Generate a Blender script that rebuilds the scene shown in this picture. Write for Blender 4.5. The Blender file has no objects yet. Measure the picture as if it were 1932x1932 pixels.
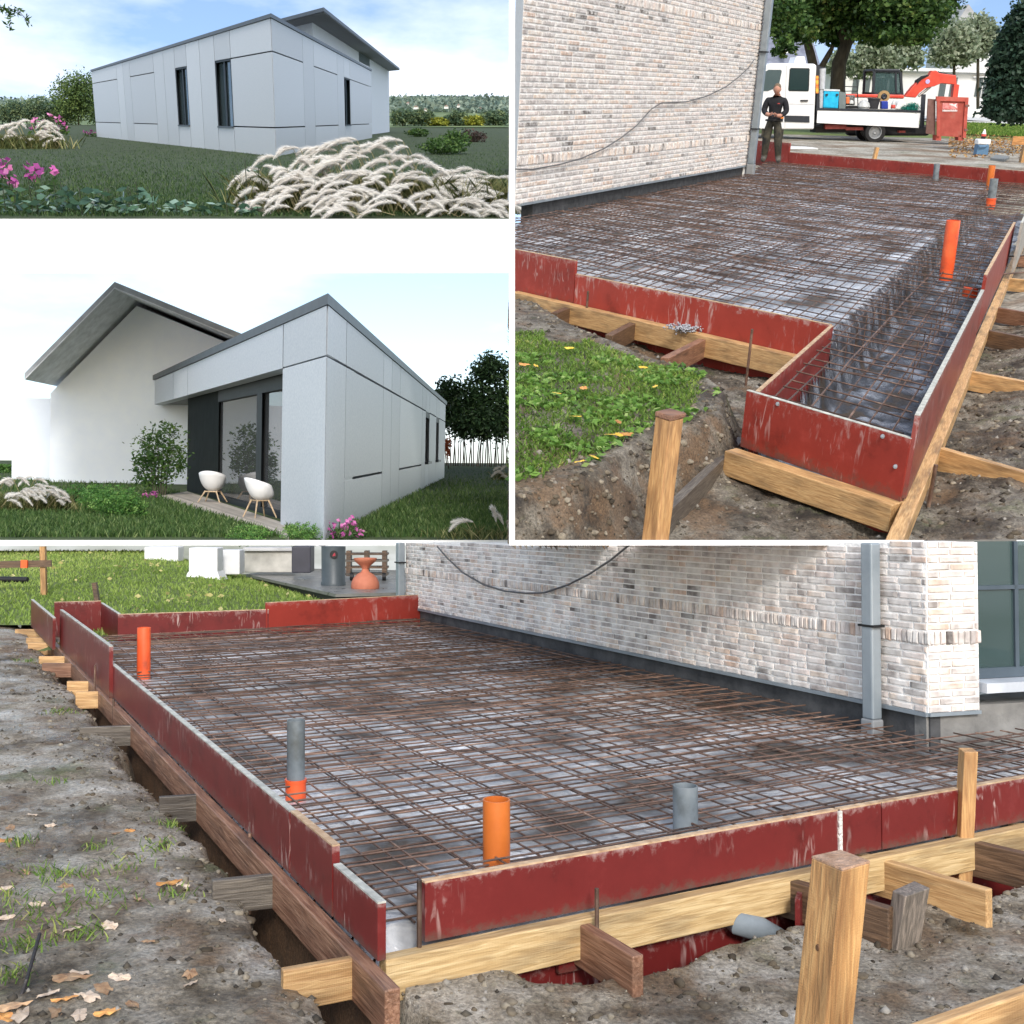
import bpy, bmesh, math, random
import numpy as np
from mathutils import Matrix, Vector, noise as mnoise
R = math.radians
random.seed(7)
rng = np.random.default_rng(7)
scn = bpy.context.scene
COL = scn.collection

# ------------------------------------------------------------------ camera
F, PX, PY, W = 2100.0, 850.0, 900.0, 1932.0     # focal length and principal point in photo pixels (1932 wide)
CAM_H = 1.0
PITCH = math.atan(60.0 / F)                      # looking slightly up: level horizon sits at row 960
cd = bpy.data.cameras.new('camera')
cd.sensor_width = 36.0
cd.lens = 36.0 * F / W
cd.shift_x = (W / 2 - PX) / W
cd.shift_y = -(W / 2 - PY) / W
cd.clip_start, cd.clip_end = 0.05, 3000
cam = bpy.data.objects.new('camera', cd)
COL.objects.link(cam)
cam.location = (0, 0, CAM_H)
cam.rotation_euler = (math.pi / 2 + PITCH, 0, 0)
scn.camera = cam

# ------------------------------------------------------------------ sky and sun (bright overcast, sun low behind the viewer)
SUN_EL, SUN_AZ = 31.0, 173.0                     # azimuth clockwise from +Y: behind the camera, a little to its right
wd = bpy.data.worlds.new('World')
scn.world = wd
wd.use_nodes = True
nt = wd.node_tree
nt.nodes.clear()
def wn(t, **k):
    n = nt.nodes.new(t)
    for a, b in k.items(): setattr(n, a, b)
    return n
out = wn('ShaderNodeOutputWorld')
bg = wn('ShaderNodeBackground')
sky = wn('ShaderNodeTexSky', sky_type='NISHITA', sun_disc=False)
sky.sun_elevation = R(SUN_EL)
sky.sun_rotation = R(SUN_AZ)
sky.air_density, sky.dust_density, sky.ozone_density = 1.0, 1.5, 1.0
tc = wn('ShaderNodeTexCoord')
mp = wn('ShaderNodeMapping')
mp.inputs['Location'].default_value = (0.7, 1.9, 0.3)
mp.inputs['Scale'].default_value = (2.2, 2.2, 6.5)
nz = wn('ShaderNodeTexNoise')
nz.inputs['Scale'].default_value = 1.3
nz.inputs['Detail'].default_value = 7
nz.inputs['Roughness'].default_value = 0.55
rp = wn('ShaderNodeValToRGB')
rp.color_ramp.elements[0].position = 0.45
rp.color_ramp.elements[1].position = 0.72
mx = wn('ShaderNodeMix', data_type='RGBA')
mx.inputs[7].default_value = (6.0, 6.2, 6.5, 1)   # cloud deck, in the sky texture's own units
L = nt.links.new
L(tc.outputs['Generated'], mp.inputs[0]); L(mp.outputs[0], nz.inputs['Vector']); L(nz.outputs['Fac'], rp.inputs[0])
L(rp.outputs['Color'], mx.inputs[0]); L(sky.outputs[0], mx.inputs[6]); L(mx.outputs[2], bg.inputs['Color'])
bg.inputs['Strength'].default_value = 0.14
L(bg.outputs[0], out.inputs[0])
sd = bpy.data.lights.new('sun', 'SUN')
sd.energy = 1.5
sd.angle = R(12)
sd.color = (1.0, 0.975, 0.94)
sun = bpy.data.objects.new('sun', sd)
COL.objects.link(sun)
sun.rotation_euler = (R(90 - SUN_EL), 0, R(180 - SUN_AZ))
scn.view_settings.view_transform = 'Standard'
scn.view_settings.look = 'None'
scn.view_settings.gamma = 1
scn.view_settings.exposure = 0.85

# ------------------------------------------------------------------ places: four plots of ground, each with its own slope
_f = Vector((0, math.cos(PITCH), math.sin(PITCH)))
_u = Vector((0, -math.sin(PITCH), math.cos(PITCH)))
_r = Vector((1, 0, 0))
CAM = Vector((0, 0, CAM_H))
def ray(x, y): return _r * ((x - PX) / F) - _u * ((y - PY) / F) + _f
def V2(p): return Vector((p[0], p[1]))
class Place:
    """A plot: its ground plane is read from two vanishing points of its horizontal edges and the eye height above it."""
    def __init__(s, v1, v2, h):
        n = ray(*v1).cross(ray(*v2)).normalized()
        if n.z < 0: n = -n
        y = (_f - n * _f.dot(n)).normalized()
        x = y.cross(n)
        s.h = h
        s.M3 = Matrix((x, y, n))
        s.M4 = Matrix.Translation(CAM - n * h) @ s.M3.transposed().to_4x4()
    def g(s, x, y, z=0.0):
        r = s.M3 @ ray(x, y)
        t = (z - s.h) / r.z
        return Vector((r.x * t, r.y * t, z))
    def px(s, p):
        w = s.M4 @ Vector(p) - CAM
        d = w.dot(_f)
        return PX + F * w.dot(_r) / d, PY - F * w.dot(_u) / d
    def z(s, b, row):
        """height above a ground point at which it shows in a given pixel row"""
        w0 = s.M4 @ Vector((b[0], b[1], 0.0)) - CAM
        n = s.M3[2]
        k = PY - row
        return (F * w0.dot(_u) - k * w0.dot(_f)) / (k * n.dot(_f) - F * n.dot(_u))
    def pxv(s, v):
        """pixels of an (N,3) array of local points"""
        M = np.array(s.M4)
        w = np.asarray(v) @ M[:3, :3].T + M[:3, 3] - np.array(CAM)
        d = w @ np.array(_f)
        return PX + F * (w @ np.array(_r)) / d, PY - F * (w @ np.array(_u)) / d
    def wall(s, a, b, x, y):
        """pixel -> (distance along a-b, height) on the vertical plane through a and b"""
        a, b = V2(a), V2(b)
        d = (b - a).normalized()
        nn = Vector((-d.y, d.x))
        r = s.M3 @ ray(x, y)
        t = nn.dot(a) / nn.dot(V2(r))
        return d.dot(V2(r) * t - a), r.z * t + s.h
    def front(s, x, y, depth):
        """point seen at a pixel, at a given local y"""
        r = s.M3 @ ray(x, y)
        t = depth / r.y
        return Vector((r.x * t, depth, r.z * t + s.h))
    def ppm(s, p):
        """photo pixels per metre at a point"""
        w = s.M4 @ Vector(p) - CAM
        return F / w.dot(_f)
SITE = Place((-60, 960), (4885, 960), 1.0)
YARD = Place((-730, 115), (2090, 190), 1.9)
MEADOW = Place((-110, 220), (877, 227), 2.4)
GARDEN = Place((24, 833), (944, 850), 1.3)

# ------------------------------------------------------------------ mesh helpers
class MB:
    def __init__(s): s.v, s.f, s.r = [], [], []
    def add(s, vs, fs, rnd=None):
        o = len(s.v)
        s.v.extend([tuple(p) for p in vs])
        s.f.extend([tuple(i + o for i in q) for q in fs])
        if rnd is not None: s.r.extend([rnd] * len(vs))
        return s
    def hexa(s, b, t, rnd=None):
        """eight corners: four of the bottom, four of the top, same order"""
        return s.add(list(b) + list(t), [(3, 2, 1, 0), (4, 5, 6, 7), (0, 1, 5, 4), (1, 2, 6, 5), (2, 3, 7, 6), (3, 0, 4, 7)], rnd)
    def box(s, c, d, rz=0.0, rnd=None, M=None):
        x, y, z = d[0] / 2, d[1] / 2, d[2] / 2
        m = Matrix.Translation(Vector(c)) @ (M.to_4x4() if M else Matrix.Rotation(rz, 4, 'Z'))
        p = [m @ Vector(q) for q in ((-x, -y, -z), (x, -y, -z), (x, y, -z), (-x, y, -z), (-x, -y, z), (x, -y, z), (x, y, z), (-x, y, z))]
        return s.hexa(p[:4], p[4:], rnd)
    def slab(s, a, b, z0, z1, th, side=1.0, rnd=None):
        """upright board from a to b (ground points), thickness to one side of the line"""
        a, b = V2(a), V2(b)
        d = (b - a).normalized()
        n = Vector((-d.y, d.x)) * th * side
        q = [a, b, b + n, a + n]
        if side < 0: q = q[::-1]
        return s.hexa([(p.x, p.y, z0) for p in q], [(p.x, p.y, z1) for p in q], rnd)
    def beam(s, p, q, w, h, rnd=None, up=(0, 0, 1)):
        """bar with a rectangular section from p to q"""
        p, q = Vector(p), Vector(q)
        d = (q - p).normalized()
        u = Vector(up)
        sd_ = d.cross(u)
        if sd_.length < 1e-4: sd_ = d.cross(Vector((1, 0, 0)))
        sd_.normalize()
        u = sd_.cross(d)
        o = [sd_ * (w / 2) * i + u * (h / 2) * j for i, j in ((-1, -1), (1, -1), (1, 1), (-1, 1))]
        return s.add([p + k for k in o] + [q + k for k in o], [(0, 1, 2, 3), (7, 6, 5, 4), (4, 5, 1, 0), (5, 6, 2, 1), (6, 7, 3, 2), (7, 4, 0, 3)], rnd)
    def tube(s, pts, rad, n=8, cap=True, rnd=None):
        pts = [Vector(p) for p in pts]
        rs = rad if isinstance(rad, (list, tuple)) else [rad] * len(pts)
        vs, fs = [], []
        ref = None
        for i, p in enumerate(pts):
            d = (pts[min(i + 1, len(pts) - 1)] - pts[max(i - 1, 0)]).normalized()
            if ref is None: ref = Vector((0, 0, 1)) if abs(d.z) < 0.9 else Vector((1, 0, 0))
            a = d.cross(ref).normalized()
            b = d.cross(a)
            ref = b.cross(d) if False else ref
            for k in range(n):
                t = 2 * math.pi * k / n
                vs.append(p + (a * math.cos(t) + b * math.sin(t)) * rs[i])
        for i in range(len(pts) - 1):
            for k in range(n):
                k2 = (k + 1) % n
                fs.append((i * n + k, i * n + k2, (i + 1) * n + k2, (i + 1) * n + k))
        if cap:
            fs.append(tuple(range(n - 1, -1, -1)) if True else ())
            m = (len(pts) - 1) * n
            fs.append(tuple(range(m, m + n)))
        return s.add(vs, fs, rnd)
    def lathe(s, prof, c=(0, 0, 0), n=24, rnd=None, M=None):
        """profile of (radius, height), turned about the upright axis through c"""
        vs, fs = [], []
        for r_, z_ in prof:
            for k in range(n):
                t = 2 * math.pi * k / n
                p = Vector((r_ * math.cos(t), r_ * math.sin(t), z_))
                if M: p = M @ p
                vs.append(Vector(c) + p)
        for i in range(len(prof) - 1):
            for k in range(n):
                k2 = (k + 1) % n
                fs.append((i * n + k, i * n + k2, (i + 1) * n + k2, (i + 1) * n + k))
        return s.add(vs, fs, rnd)
    def prism(s, poly, o, ax, ay, az, d0, d1, rnd=None):
        """2D polygon in axes ax, ay from origin o, pushed along az from d0 to d1"""
        o, ax, ay, az = Vector(o), Vector(ax), Vector(ay), Vector(az)
        n = len(poly)
        a = [o + ax * p[0] + ay * p[1] + az * d0 for p in poly]
        b = [o + ax * p[0] + ay * p[1] + az * d1 for p in poly]
        fs = [tuple(range(n)), tuple(range(2 * n - 1, n - 1, -1))] + [(i + n, (i + 1) % n + n, (i + 1) % n, i) for i in range(n)]
        return s.add(a + b, fs, rnd)
    def mesh(s, name, smooth=False):
        me = bpy.data.meshes.new(name)
        me.from_pydata(s.v, [], s.f)
        if s.r and len(s.r) == len(s.v):
            at = me.attributes.new('rnd', 'FLOAT', 'POINT')
            at.data.foreach_set('value', s.r)
        me.update()
        bm = bmesh.new(); bm.from_mesh(me)
        bmesh.ops.recalc_face_normals(bm, faces=bm.faces)
        bm.to_mesh(me); bm.free()
        if smooth:
            me.polygons.foreach_set('use_smooth', [True] * len(me.polygons))
            me.set_sharp_from_angle(angle=R(40))
        return me
def raw_mesh(name, v, f, rnd=None, smooth=False):
    """numpy arrays -> mesh, all faces with the same corner count, no normal fixing (used for big foliage and ground meshes)"""
    v = np.asarray(v, dtype=np.float32); f = np.asarray(f, dtype=np.int32)
    me = bpy.data.meshes.new(name)
    k = f.shape[1]
    me.vertices.add(len(v)); me.vertices.foreach_set('co', v.ravel())
    me.loops.add(f.size); me.loops.foreach_set('vertex_index', f.ravel())
    me.polygons.add(len(f)); me.polygons.foreach_set('loop_start', np.arange(0, f.size, k, dtype=np.int32))
    if smooth: me.polygons.foreach_set('use_smooth', np.ones(len(f), dtype=bool))
    if rnd is not None:
        at = me.attributes.new('rnd', 'FLOAT', 'POINT'); at.data.foreach_set('value', np.asarray(rnd, dtype=np.float32))
    me.update(calc_edges=True); me.validate()
    return me
def link(o):
    COL.objects.link(o); return o
def tag(o, label=None, cat=None, group=None, kind=None):
    if label: o['label'] = label
    if cat: o['category'] = cat
    if group: o['group'] = group
    if kind: o['kind'] = kind
    return o
def obj(name, mb, mat, place=None, parent=None, loc=None, smooth=False, bevel=0.0):
    """one mesh object. Top-level: stands in its place. With a parent: a part, its points given in place coordinates"""
    me = mb if isinstance(mb, bpy.types.Mesh) else mb.mesh(name, smooth)
    if mat is not None and not me.materials: me.materials.append(mat)
    o = link(bpy.data.objects.new(name, me))
    if parent is not None:
        o.parent = parent
        base = parent.get('_base')
        if base is not None: o.location = (-base[0], -base[1], -base[2])
        if loc is not None: o.location = loc
    else:
        o.matrix_world = place.M4 @ (Matrix.Translation(Vector(loc)) if loc is not None else Matrix())
    if bevel:
        m = o.modifiers.new('edge', 'BEVEL'); m.width = bevel; m.segments = 2; m.limit_method = 'ANGLE'; m.angle_limit = R(35)
    return o
_roots = []
def thing(name, place, loc, label, cat, group=None, rz=0.0, local=False):
    """an Empty at the thing's base. Parts give their points in place coordinates, or around the base when local"""
    e = link(bpy.data.objects.new(name, None))
    e.empty_display_size = 0.1
    e.matrix_world = place.M4 @ Matrix.Translation(Vector(loc)) @ Matrix.Rotation(rz, 4, 'Z')
    if not local: e['_base'] = tuple(loc)
    _roots.append(e)
    return tag(e, label, cat, group)
def part(name, mb, mat, parent, smooth=False, bevel=0.0):
    if parent.parent is not None:      # sub-part: its parent's points are already in place coordinates
        me = mb if isinstance(mb, bpy.types.Mesh) else mb.mesh(name, smooth)
        if mat is not None and not me.materials: me.materials.append(mat)
        o = link(bpy.data.objects.new(name, me)); o.parent = parent
        if bevel:
            m = o.modifiers.new('edge', 'BEVEL'); m.width = bevel; m.segments = 2; m.limit_method = 'ANGLE'; m.angle_limit = R(35)
        return o
    return obj(name, mb, mat, parent=parent, smooth=smooth, bevel=bevel)
def copy_tree(o, parent=None):
    c = o.copy(); link(c); c.parent = parent
    if parent is not None: c.matrix_parent_inverse = o.matrix_parent_inverse.copy()
    for ch in list(o.children): copy_tree(ch, c)
    return c
def bez(a, b, c, n=8):
    a, b, c = Vector(a), Vector(b), Vector(c)
    return [a * (1 - t) ** 2 + b * 2 * t * (1 - t) + c * t * t for t in [i / n for i in range(n + 1)]]

# ------------------------------------------------------------------ materials
_m = {}
def base_mat(name):
    m = bpy.data.materials.new(name); m.use_nodes = True
    n = m.node_tree.nodes
    return m, n, m.node_tree.links.new, n['Principled BSDF']
def ramp(n, stops):
    r_ = n.new('ShaderNodeValToRGB')
    e = r_.color_ramp.elements
    while len(e) < len(stops): e.new(0.5)
    for i, (p, c) in enumerate(stops):
        e[i].position = p; e[i].color = (*c, 1)
    return r_
def mat(name, stops, scale=8.0, rough=0.7, bump=0.0, stretch=(1, 1, 1), metal=0.0, detail=5.0, spec=0.4, bscale=None, rough2=None, coat=0.0, rand=0.12):
    """noise through a colour ramp in object space, with its own relief and a little difference from object to object"""
    if name in _m: return _m[name]
    m, n, l, b = base_mat(name)
    if not isinstance(stops[0], tuple) or not isinstance(stops[0][1], tuple):
        c = stops
        stops = [(0.3, tuple(k * 0.8 for k in c)), (0.7, tuple(min(1, k * 1.15) for k in c))]
    t = n.new('ShaderNodeTexCoord'); mp_ = n.new('ShaderNodeMapping'); mp_.inputs['Scale'].default_value = stretch
    oi = n.new('ShaderNodeObjectInfo'); vm = n.new('ShaderNodeVectorMath'); vm.operation = 'ADD'
    mu = n.new('ShaderNodeMath'); mu.operation = 'MULTIPLY'; mu.inputs[1].default_value = 37.0
    l(oi.outputs['Random'], mu.inputs[0])
    l(t.outputs['Object'], vm.inputs[0]); l(mu.outputs[0], vm.inputs[1]); l(vm.outputs[0], mp_.inputs[0])
    nz_ = n.new('ShaderNodeTexNoise'); nz_.inputs['Scale'].default_value = scale; nz_.inputs['Detail'].default_value = detail
    nz_.inputs['Roughness'].default_value = 0.6
    l(mp_.outputs[0], nz_.inputs['Vector'])
    r_ = ramp(n, stops); l(nz_.outputs['Fac'], r_.inputs[0])
    hv = n.new('ShaderNodeHueSaturation')
    mr = n.new('ShaderNodeMapRange'); mr.inputs[3].default_value = 1 - rand; mr.inputs[4].default_value = 1 + rand
    l(oi.outputs['Random'], mr.inputs[0]); l(mr.outputs[0], hv.inputs['Value']); l(r_.outputs[0], hv.inputs['Color'])
    l(hv.outputs[0], b.inputs['Base Color'])
    b.inputs['Roughness'].default_value = rough; b.inputs['Metallic'].default_value = metal
    b.inputs['Specular IOR Level'].default_value = spec
    if coat: b.inputs['Coat Weight'].default_value = coat; b.inputs['Coat Roughness'].default_value = 0.15
    if rough2 is not None:
        m2 = n.new('ShaderNodeMapRange'); m2.inputs[1].default_value = 0.35; m2.inputs[2].default_value = 0.65
        m2.inputs[3].default_value = rough; m2.inputs[4].default_value = rough2
        l(nz_.outputs['Fac'], m2.inputs[0]); l(m2.outputs[0], b.inputs['Roughness'])
    if bump:
        nb = n.new('ShaderNodeTexNoise'); nb.inputs['Scale'].default_value = bscale or scale * 3; nb.inputs['Detail'].default_value = 6
        l(mp_.outputs[0], nb.inputs['Vector'])
        bp = n.new('ShaderNodeBump'); bp.inputs['Strength'].default_value = min(1, bump); bp.inputs['Distance'].default_value = 0.02
        l(nb.outputs['Fac'], bp.inputs['Height']); l(bp.outputs[0], b.inputs['Normal'])
    _m[name] = m
    return m
def rnd_mat(name, stops, rough=0.6, trans=0.0, nscale=0.0, spec=0.3):
    """colour read from the per-piece attribute rnd"""
    if name in _m: return _m[name]
    m, n, l, b = base_mat(name)
    a = n.new('ShaderNodeAttribute'); a.attribute_name = 'rnd'
    r_ = ramp(n, stops)
    src = a.outputs['Fac']
    l(src, r_.inputs[0])
    col = r_.outputs[0]
    if nscale:
        t = n.new('ShaderNodeTexCoord'); nz_ = n.new('ShaderNodeTexNoise'); nz_.inputs['Scale'].default_value = nscale; nz_.inputs['Detail'].default_value = 4
        l(t.outputs['Object'], nz_.inputs['Vector'])
        mr = n.new('ShaderNodeMapRange'); mr.inputs[1].default_value = 0.3; mr.inputs[2].default_value = 0.7; mr.inputs[3].default_value = 0.7; mr.inputs[4].default_value = 1.25
        l(nz_.outputs['Fac'], mr.inputs[0])
        hv = n.new('ShaderNodeHueSaturation'); l(mr.outputs[0], hv.inputs['Value']); l(col, hv.inputs['Color']); col = hv.outputs[0]
    l(col, b.inputs['Base Color'])
    b.inputs['Roughness'].default_value = rough; b.inputs['Specular IOR Level'].default_value = spec
    if trans:
        tr = n.new('ShaderNodeBsdfTranslucent'); l(col, tr.inputs['Color'])
        ms = n.new('ShaderNodeMixShader'); ms.inputs[0].default_value = trans
        l(b.outputs[0], ms.inputs[1]); l(tr.outputs[0], ms.inputs[2]); l(ms.outputs[0], n['Material Output'].inputs['Surface'])
    _m[name] = m
    return m
def wood(name, c1, c2, dark=None, along='x', scale=6.0, rough=0.5):
    """sawn timber: grain stretched along one axis, knots and weather stains. Grain follows the longest side of the board"""
    if name in _m: return _m[name]
    m, n, l, b = base_mat(name)
    t = n.new('ShaderNodeTexCoord'); oi = n.new('ShaderNodeObjectInfo')
    mu = n.new('ShaderNodeMath'); mu.operation = 'MULTIPLY'; mu.inputs[1].default_value = 53.0; l(oi.outputs['Random'], mu.inputs[0])
    vm = n.new('ShaderNodeVectorMath'); vm.operation = 'ADD'; l(t.outputs['Object'], vm.inputs[0]); l(mu.outputs[0], vm.inputs[1])
    mp_ = n.new('ShaderNodeMapping')
    mp_.inputs['Scale'].default_value = {'x': (1, 14, 14), 'y': (14, 1, 14), 'z': (14, 14, 1)}[along]
    l(vm.outputs[0], mp_.inputs[0])
    g = n.new('ShaderNodeTexNoise'); g.inputs['Scale'].default_value = scale * 1.6; g.inputs['Detail'].default_value = 9; g.inputs['Distortion'].default_value = 0.6
    l(mp_.outputs[0], g.inputs['Vector'])
    r_ = ramp(n, [(0.3, tuple(k * 0.8 for k in c1)), (0.42, c1), (0.7, c2)]); l(g.outputs['Fac'], r_.inputs[0])
    s2 = n.new('ShaderNodeTexNoise'); s2.inputs['Scale'].default_value = scale * 1.3; s2.inputs['Detail'].default_value = 6
    m2p = n.new('ShaderNodeMapping'); m2p.inputs['Scale'].default_value = {'x': (0.5, 2.2, 2.2), 'y': (2.2, 0.5, 2.2), 'z': (2.2, 2.2, 0.5)}[along]; l(vm.outputs[0], m2p.inputs[0]); l(m2p.outputs[0], s2.inputs['Vector'])
    r2 = ramp(n, [(0.48, (0, 0, 0)), (0.68, (1, 1, 1))]); l(s2.outputs['Fac'], r2.inputs[0])
    mxx = n.new('ShaderNodeMix'); mxx.data_type = 'RGBA'; mxx.inputs[7].default_value = (*(dark or tuple(k * 0.35 for k in c1)), 1)
    mm = n.new('ShaderNodeMath'); mm.operation = 'MULTIPLY'; mm.inputs[1].default_value = 0.62; l(r2.outputs[0], mm.inputs[0])
    l(mm.outputs[0], mxx.inputs[0]); l(r_.outputs[0], mxx.inputs[6])
    hv = n.new('ShaderNodeHueSaturation'); mr = n.new('ShaderNodeMapRange'); mr.inputs[3].default_value = 0.75; mr.inputs[4].default_value = 1.15
    l(oi.outputs['Random'], mr.inputs[0]); l(mr.outputs[0], hv.inputs['Value']); l(mxx.outputs[2], hv.inputs['Color'])
    l(hv.outputs[0], b.inputs['Base Color'])
    b.inputs['Roughness'].default_value = rough; b.inputs['Specular IOR Level'].default_value = 0.5
    wv = n.new('ShaderNodeTexWave'); wv.inputs['Scale'].default_value = scale * 14; wv.inputs['Distortion'].default_value = 2.5; wv.inputs['Detail'].default_value = 3
    wv.bands_direction = {'x': 'X', 'y': 'Y', 'z': 'Z'}[along]; l(vm.outputs[0], wv.inputs['Vector'])
    am = n.new('ShaderNodeMath'); am.operation = 'MULTIPLY_ADD'; am.inputs[1].default_value = 0.05; l(wv.outputs['Fac'], am.inputs[0]); l(g.outputs['Fac'], am.inputs[2])
    bp = n.new('ShaderNodeBump'); bp.inputs['Strength'].default_value = 0.7; bp.inputs['Distance'].default_value = 0.004
    l(am.outputs[0], bp.inputs['Height']); l(bp.outputs[0], b.inputs['Normal'])
    _m[name] = m
    return m
def red_ply(name, c=(0.27, 0.035, 0.028), scuff=(0.62, 0.5, 0.46), amount=0.6, sc=1.0):
    """film-faced formwork plywood: brown red film, dried concrete streaks and scuffs"""
    if name in _m: return _m[name]
    m, n, l, b = base_mat(name)
    t = n.new('ShaderNodeTexCoord'); oi = n.new('ShaderNodeObjectInfo')
    mu = n.new('ShaderNodeMath'); mu.operation = 'MULTIPLY'; mu.inputs[1].default_value = 29.0; l(oi.outputs['Random'], mu.inputs[0])
    vm = n.new('ShaderNodeVectorMath'); vm.operation = 'ADD'; l(t.outputs['Object'], vm.inputs[0]); l(mu.outputs[0], vm.inputs[1])
    a = n.new('ShaderNodeTexNoise'); a.inputs['Scale'].default_value = 4 * sc; a.inputs['Detail'].default_value = 6; l(vm.outputs[0], a.inputs['Vector'])
    r_ = ramp(n, [(0.28, tuple(k * 0.5 for k in c)), (0.45, tuple(k * 0.9 for k in c)), (0.6, c), (0.75, tuple(min(1, k * 1.25 + 0.012) for k in c))]); l(a.outputs['Fac'], r_.inputs[0])
    a.inputs['Roughness'].default_value = 0.7
    mp_ = n.new('ShaderNodeMapping'); mp_.inputs['Scale'].default_value = (34 * sc, 34 * sc, 7 * sc); l(vm.outputs[0], mp_.inputs[0])
    s2 = n.new('ShaderNodeTexNoise'); s2.inputs['Scale'].default_value = 1.0; s2.inputs['Detail'].default_value = 4; l(mp_.outputs[0], s2.inputs['Vector'])
    r2 = ramp(n, [(0.56, (0, 0, 0)), (0.7, (1, 1, 1))]); l(s2.outputs['Fac'], r2.inputs[0])
    s2.inputs['Distortion'].default_value = 1.2
    s3 = n.new('ShaderNodeTexNoise'); s3.inputs['Scale'].default_value = 3.2 * sc; s3.inputs['Detail'].default_value = 3; l(vm.outputs[0], s3.inputs['Vector'])
    r3 = ramp(n, [(0.5, (0, 0, 0)), (0.66, (1, 1, 1))]); l(s3.outputs['Fac'], r3.inputs[0])
    mm = n.new('ShaderNodeMath'); mm.operation = 'MULTIPLY'; l(r2.outputs[0], mm.inputs[0]); l(r3.outputs[0], mm.inputs[1])
    m3 = n.new('ShaderNodeMath'); m3.operation = 'MULTIPLY'; m3.inputs[1].default_value = amount; l(mm.outputs[0], m3.inputs[0])
    mxx = n.new('ShaderNodeMix'); mxx.data_type = 'RGBA'; mxx.inputs[7].default_value = (*scuff, 1); l(m3.outputs[0], mxx.inputs[0]); l(r_.outputs[0], mxx.inputs[6])
    sx = n.new('ShaderNodeSeparateXYZ'); l(t.outputs['Generated'], sx.inputs[0])
    dn = n.new('ShaderNodeTexNoise'); dn.inputs['Scale'].default_value = 22 * sc; dn.inputs['Detail'].default_value = 8; dn.inputs['Roughness'].default_value = 0.75; l(vm.outputs[0], dn.inputs['Vector'])
    def zone(lo, hi, amp):
        k1 = n.new('ShaderNodeMath'); k1.operation = 'MULTIPLY_ADD'; k1.inputs[1].default_value = amp; l(dn.outputs['Fac'], k1.inputs[0]); l(sx.outputs['Z'], k1.inputs[2])
        k2 = n.new('ShaderNodeMapRange'); k2.inputs[1].default_value = lo; k2.inputs[2].default_value = hi; l(k1.outputs[0], k2.inputs[0])
        return k2
    low_ = zone(0.62, 0.38, 0.9); low_.inputs[4].default_value = 0.75
    top_ = zone(1.42, 1.62, 1.0); top_.inputs[4].default_value = 0.7 * amount
    d1_ = n.new('ShaderNodeMix'); d1_.data_type = 'RGBA'; d1_.inputs[7].default_value = (0.09, 0.07, 0.055, 1); l(low_.outputs[0], d1_.inputs[0]); l(mxx.outputs[2], d1_.inputs[6])
    d2_ = n.new('ShaderNodeMix'); d2_.data_type = 'RGBA'; d2_.inputs[7].default_value = (*scuff, 1); l(top_.outputs[0], d2_.inputs[0]); l(d1_.outputs[2], d2_.inputs[6])
    l(d2_.outputs[2], b.inputs['Base Color'])
    b.inputs['Roughness'].default_value = 0.42; b.inputs['Specular IOR Level'].default_value = 0.35
    bp = n.new('ShaderNodeBump'); bp.inputs['Strength'].default_value = 0.12; bp.inputs['Distance'].default_value = 0.003
    l(a.outputs['Fac'], bp.inputs['Height']); l(bp.outputs[0], b.inputs['Normal'])
    _m[name] = m
    return m
def glass(name, tint=(0.05, 0.08, 0.09), rough=0.03):
    if name in _m: return _m[name]
    m, n, l, b = base_mat(name)
    b.inputs['Base Color'].default_value = (*tint, 1); b.inputs['Roughness'].default_value = rough
    b.inputs['Specular IOR Level'].default_value = 0.9; b.inputs['IOR'].default_value = 1.5
    b.inputs['Transmission Weight'].default_value = 0.0
    tr = n.new('ShaderNodeBsdfTransparent'); tr.inputs['Color'].default_value = (0.75, 0.82, 0.84, 1)
    ms = n.new('ShaderNodeMixShader'); ms.inputs[0].default_value = 0.35
    l(b.outputs[0], ms.inputs[1]); l(tr.outputs[0], ms.inputs[2]); l(ms.outputs[0], n['Material Output'].inputs['Surface'])
    _m[name] = m
    return m
# ------------------------------------------------------------------ shared builders
def vnoise(x, y, seed=0):
    """smooth value noise, numpy"""
    xi, yi = np.floor(x).astype(np.int64), np.floor(y).astype(np.int64)
    fx, fy = x - xi, y - yi
    fx, fy = fx * fx * (3 - 2 * fx), fy * fy * (3 - 2 * fy)
    def hsh(a, b):
        h_ = (a * 374761393 + b * 668265263 + seed * 974634777) & 0x7fffffff
        h_ = ((h_ ^ (h_ >> 13)) * 1274126177) & 0x7fffffff
        return ((h_ ^ (h_ >> 16)) & 0xffff) / 65535.0
    return (hsh(xi, yi) * (1 - fx) + hsh(xi + 1, yi) * fx) * (1 - fy) + (hsh(xi, yi + 1) * (1 - fx) + hsh(xi + 1, yi + 1) * fx) * fy
def fbm(x, y, sc, oct_=4, seed=0):
    v, a = np.zeros_like(np.asarray(x, dtype=float)), 0.5
    for i in range(oct_):
        v = v + a * (vnoise(np.asarray(x) * sc, np.asarray(y) * sc, seed + i * 17) - 0.5)
        sc *= 2.03; a *= 0.5
    return v
def inpoly(x, y, poly):
    x, y = np.asarray(x, dtype=float), np.asarray(y, dtype=float)
    c = np.zeros(x.shape, bool)
    n = len(poly)
    for i in range(n):
        x1, y1 = poly[i][0], poly[i][1]; x2, y2 = poly[(i + 1) % n][0], poly[(i + 1) % n][1]
        if y1 == y2: continue
        k = ((y1 > y) != (y2 > y)) & (x < (x2 - x1) * (y - y1) / (y2 - y1) + x1)
        c ^= k
    return c
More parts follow.
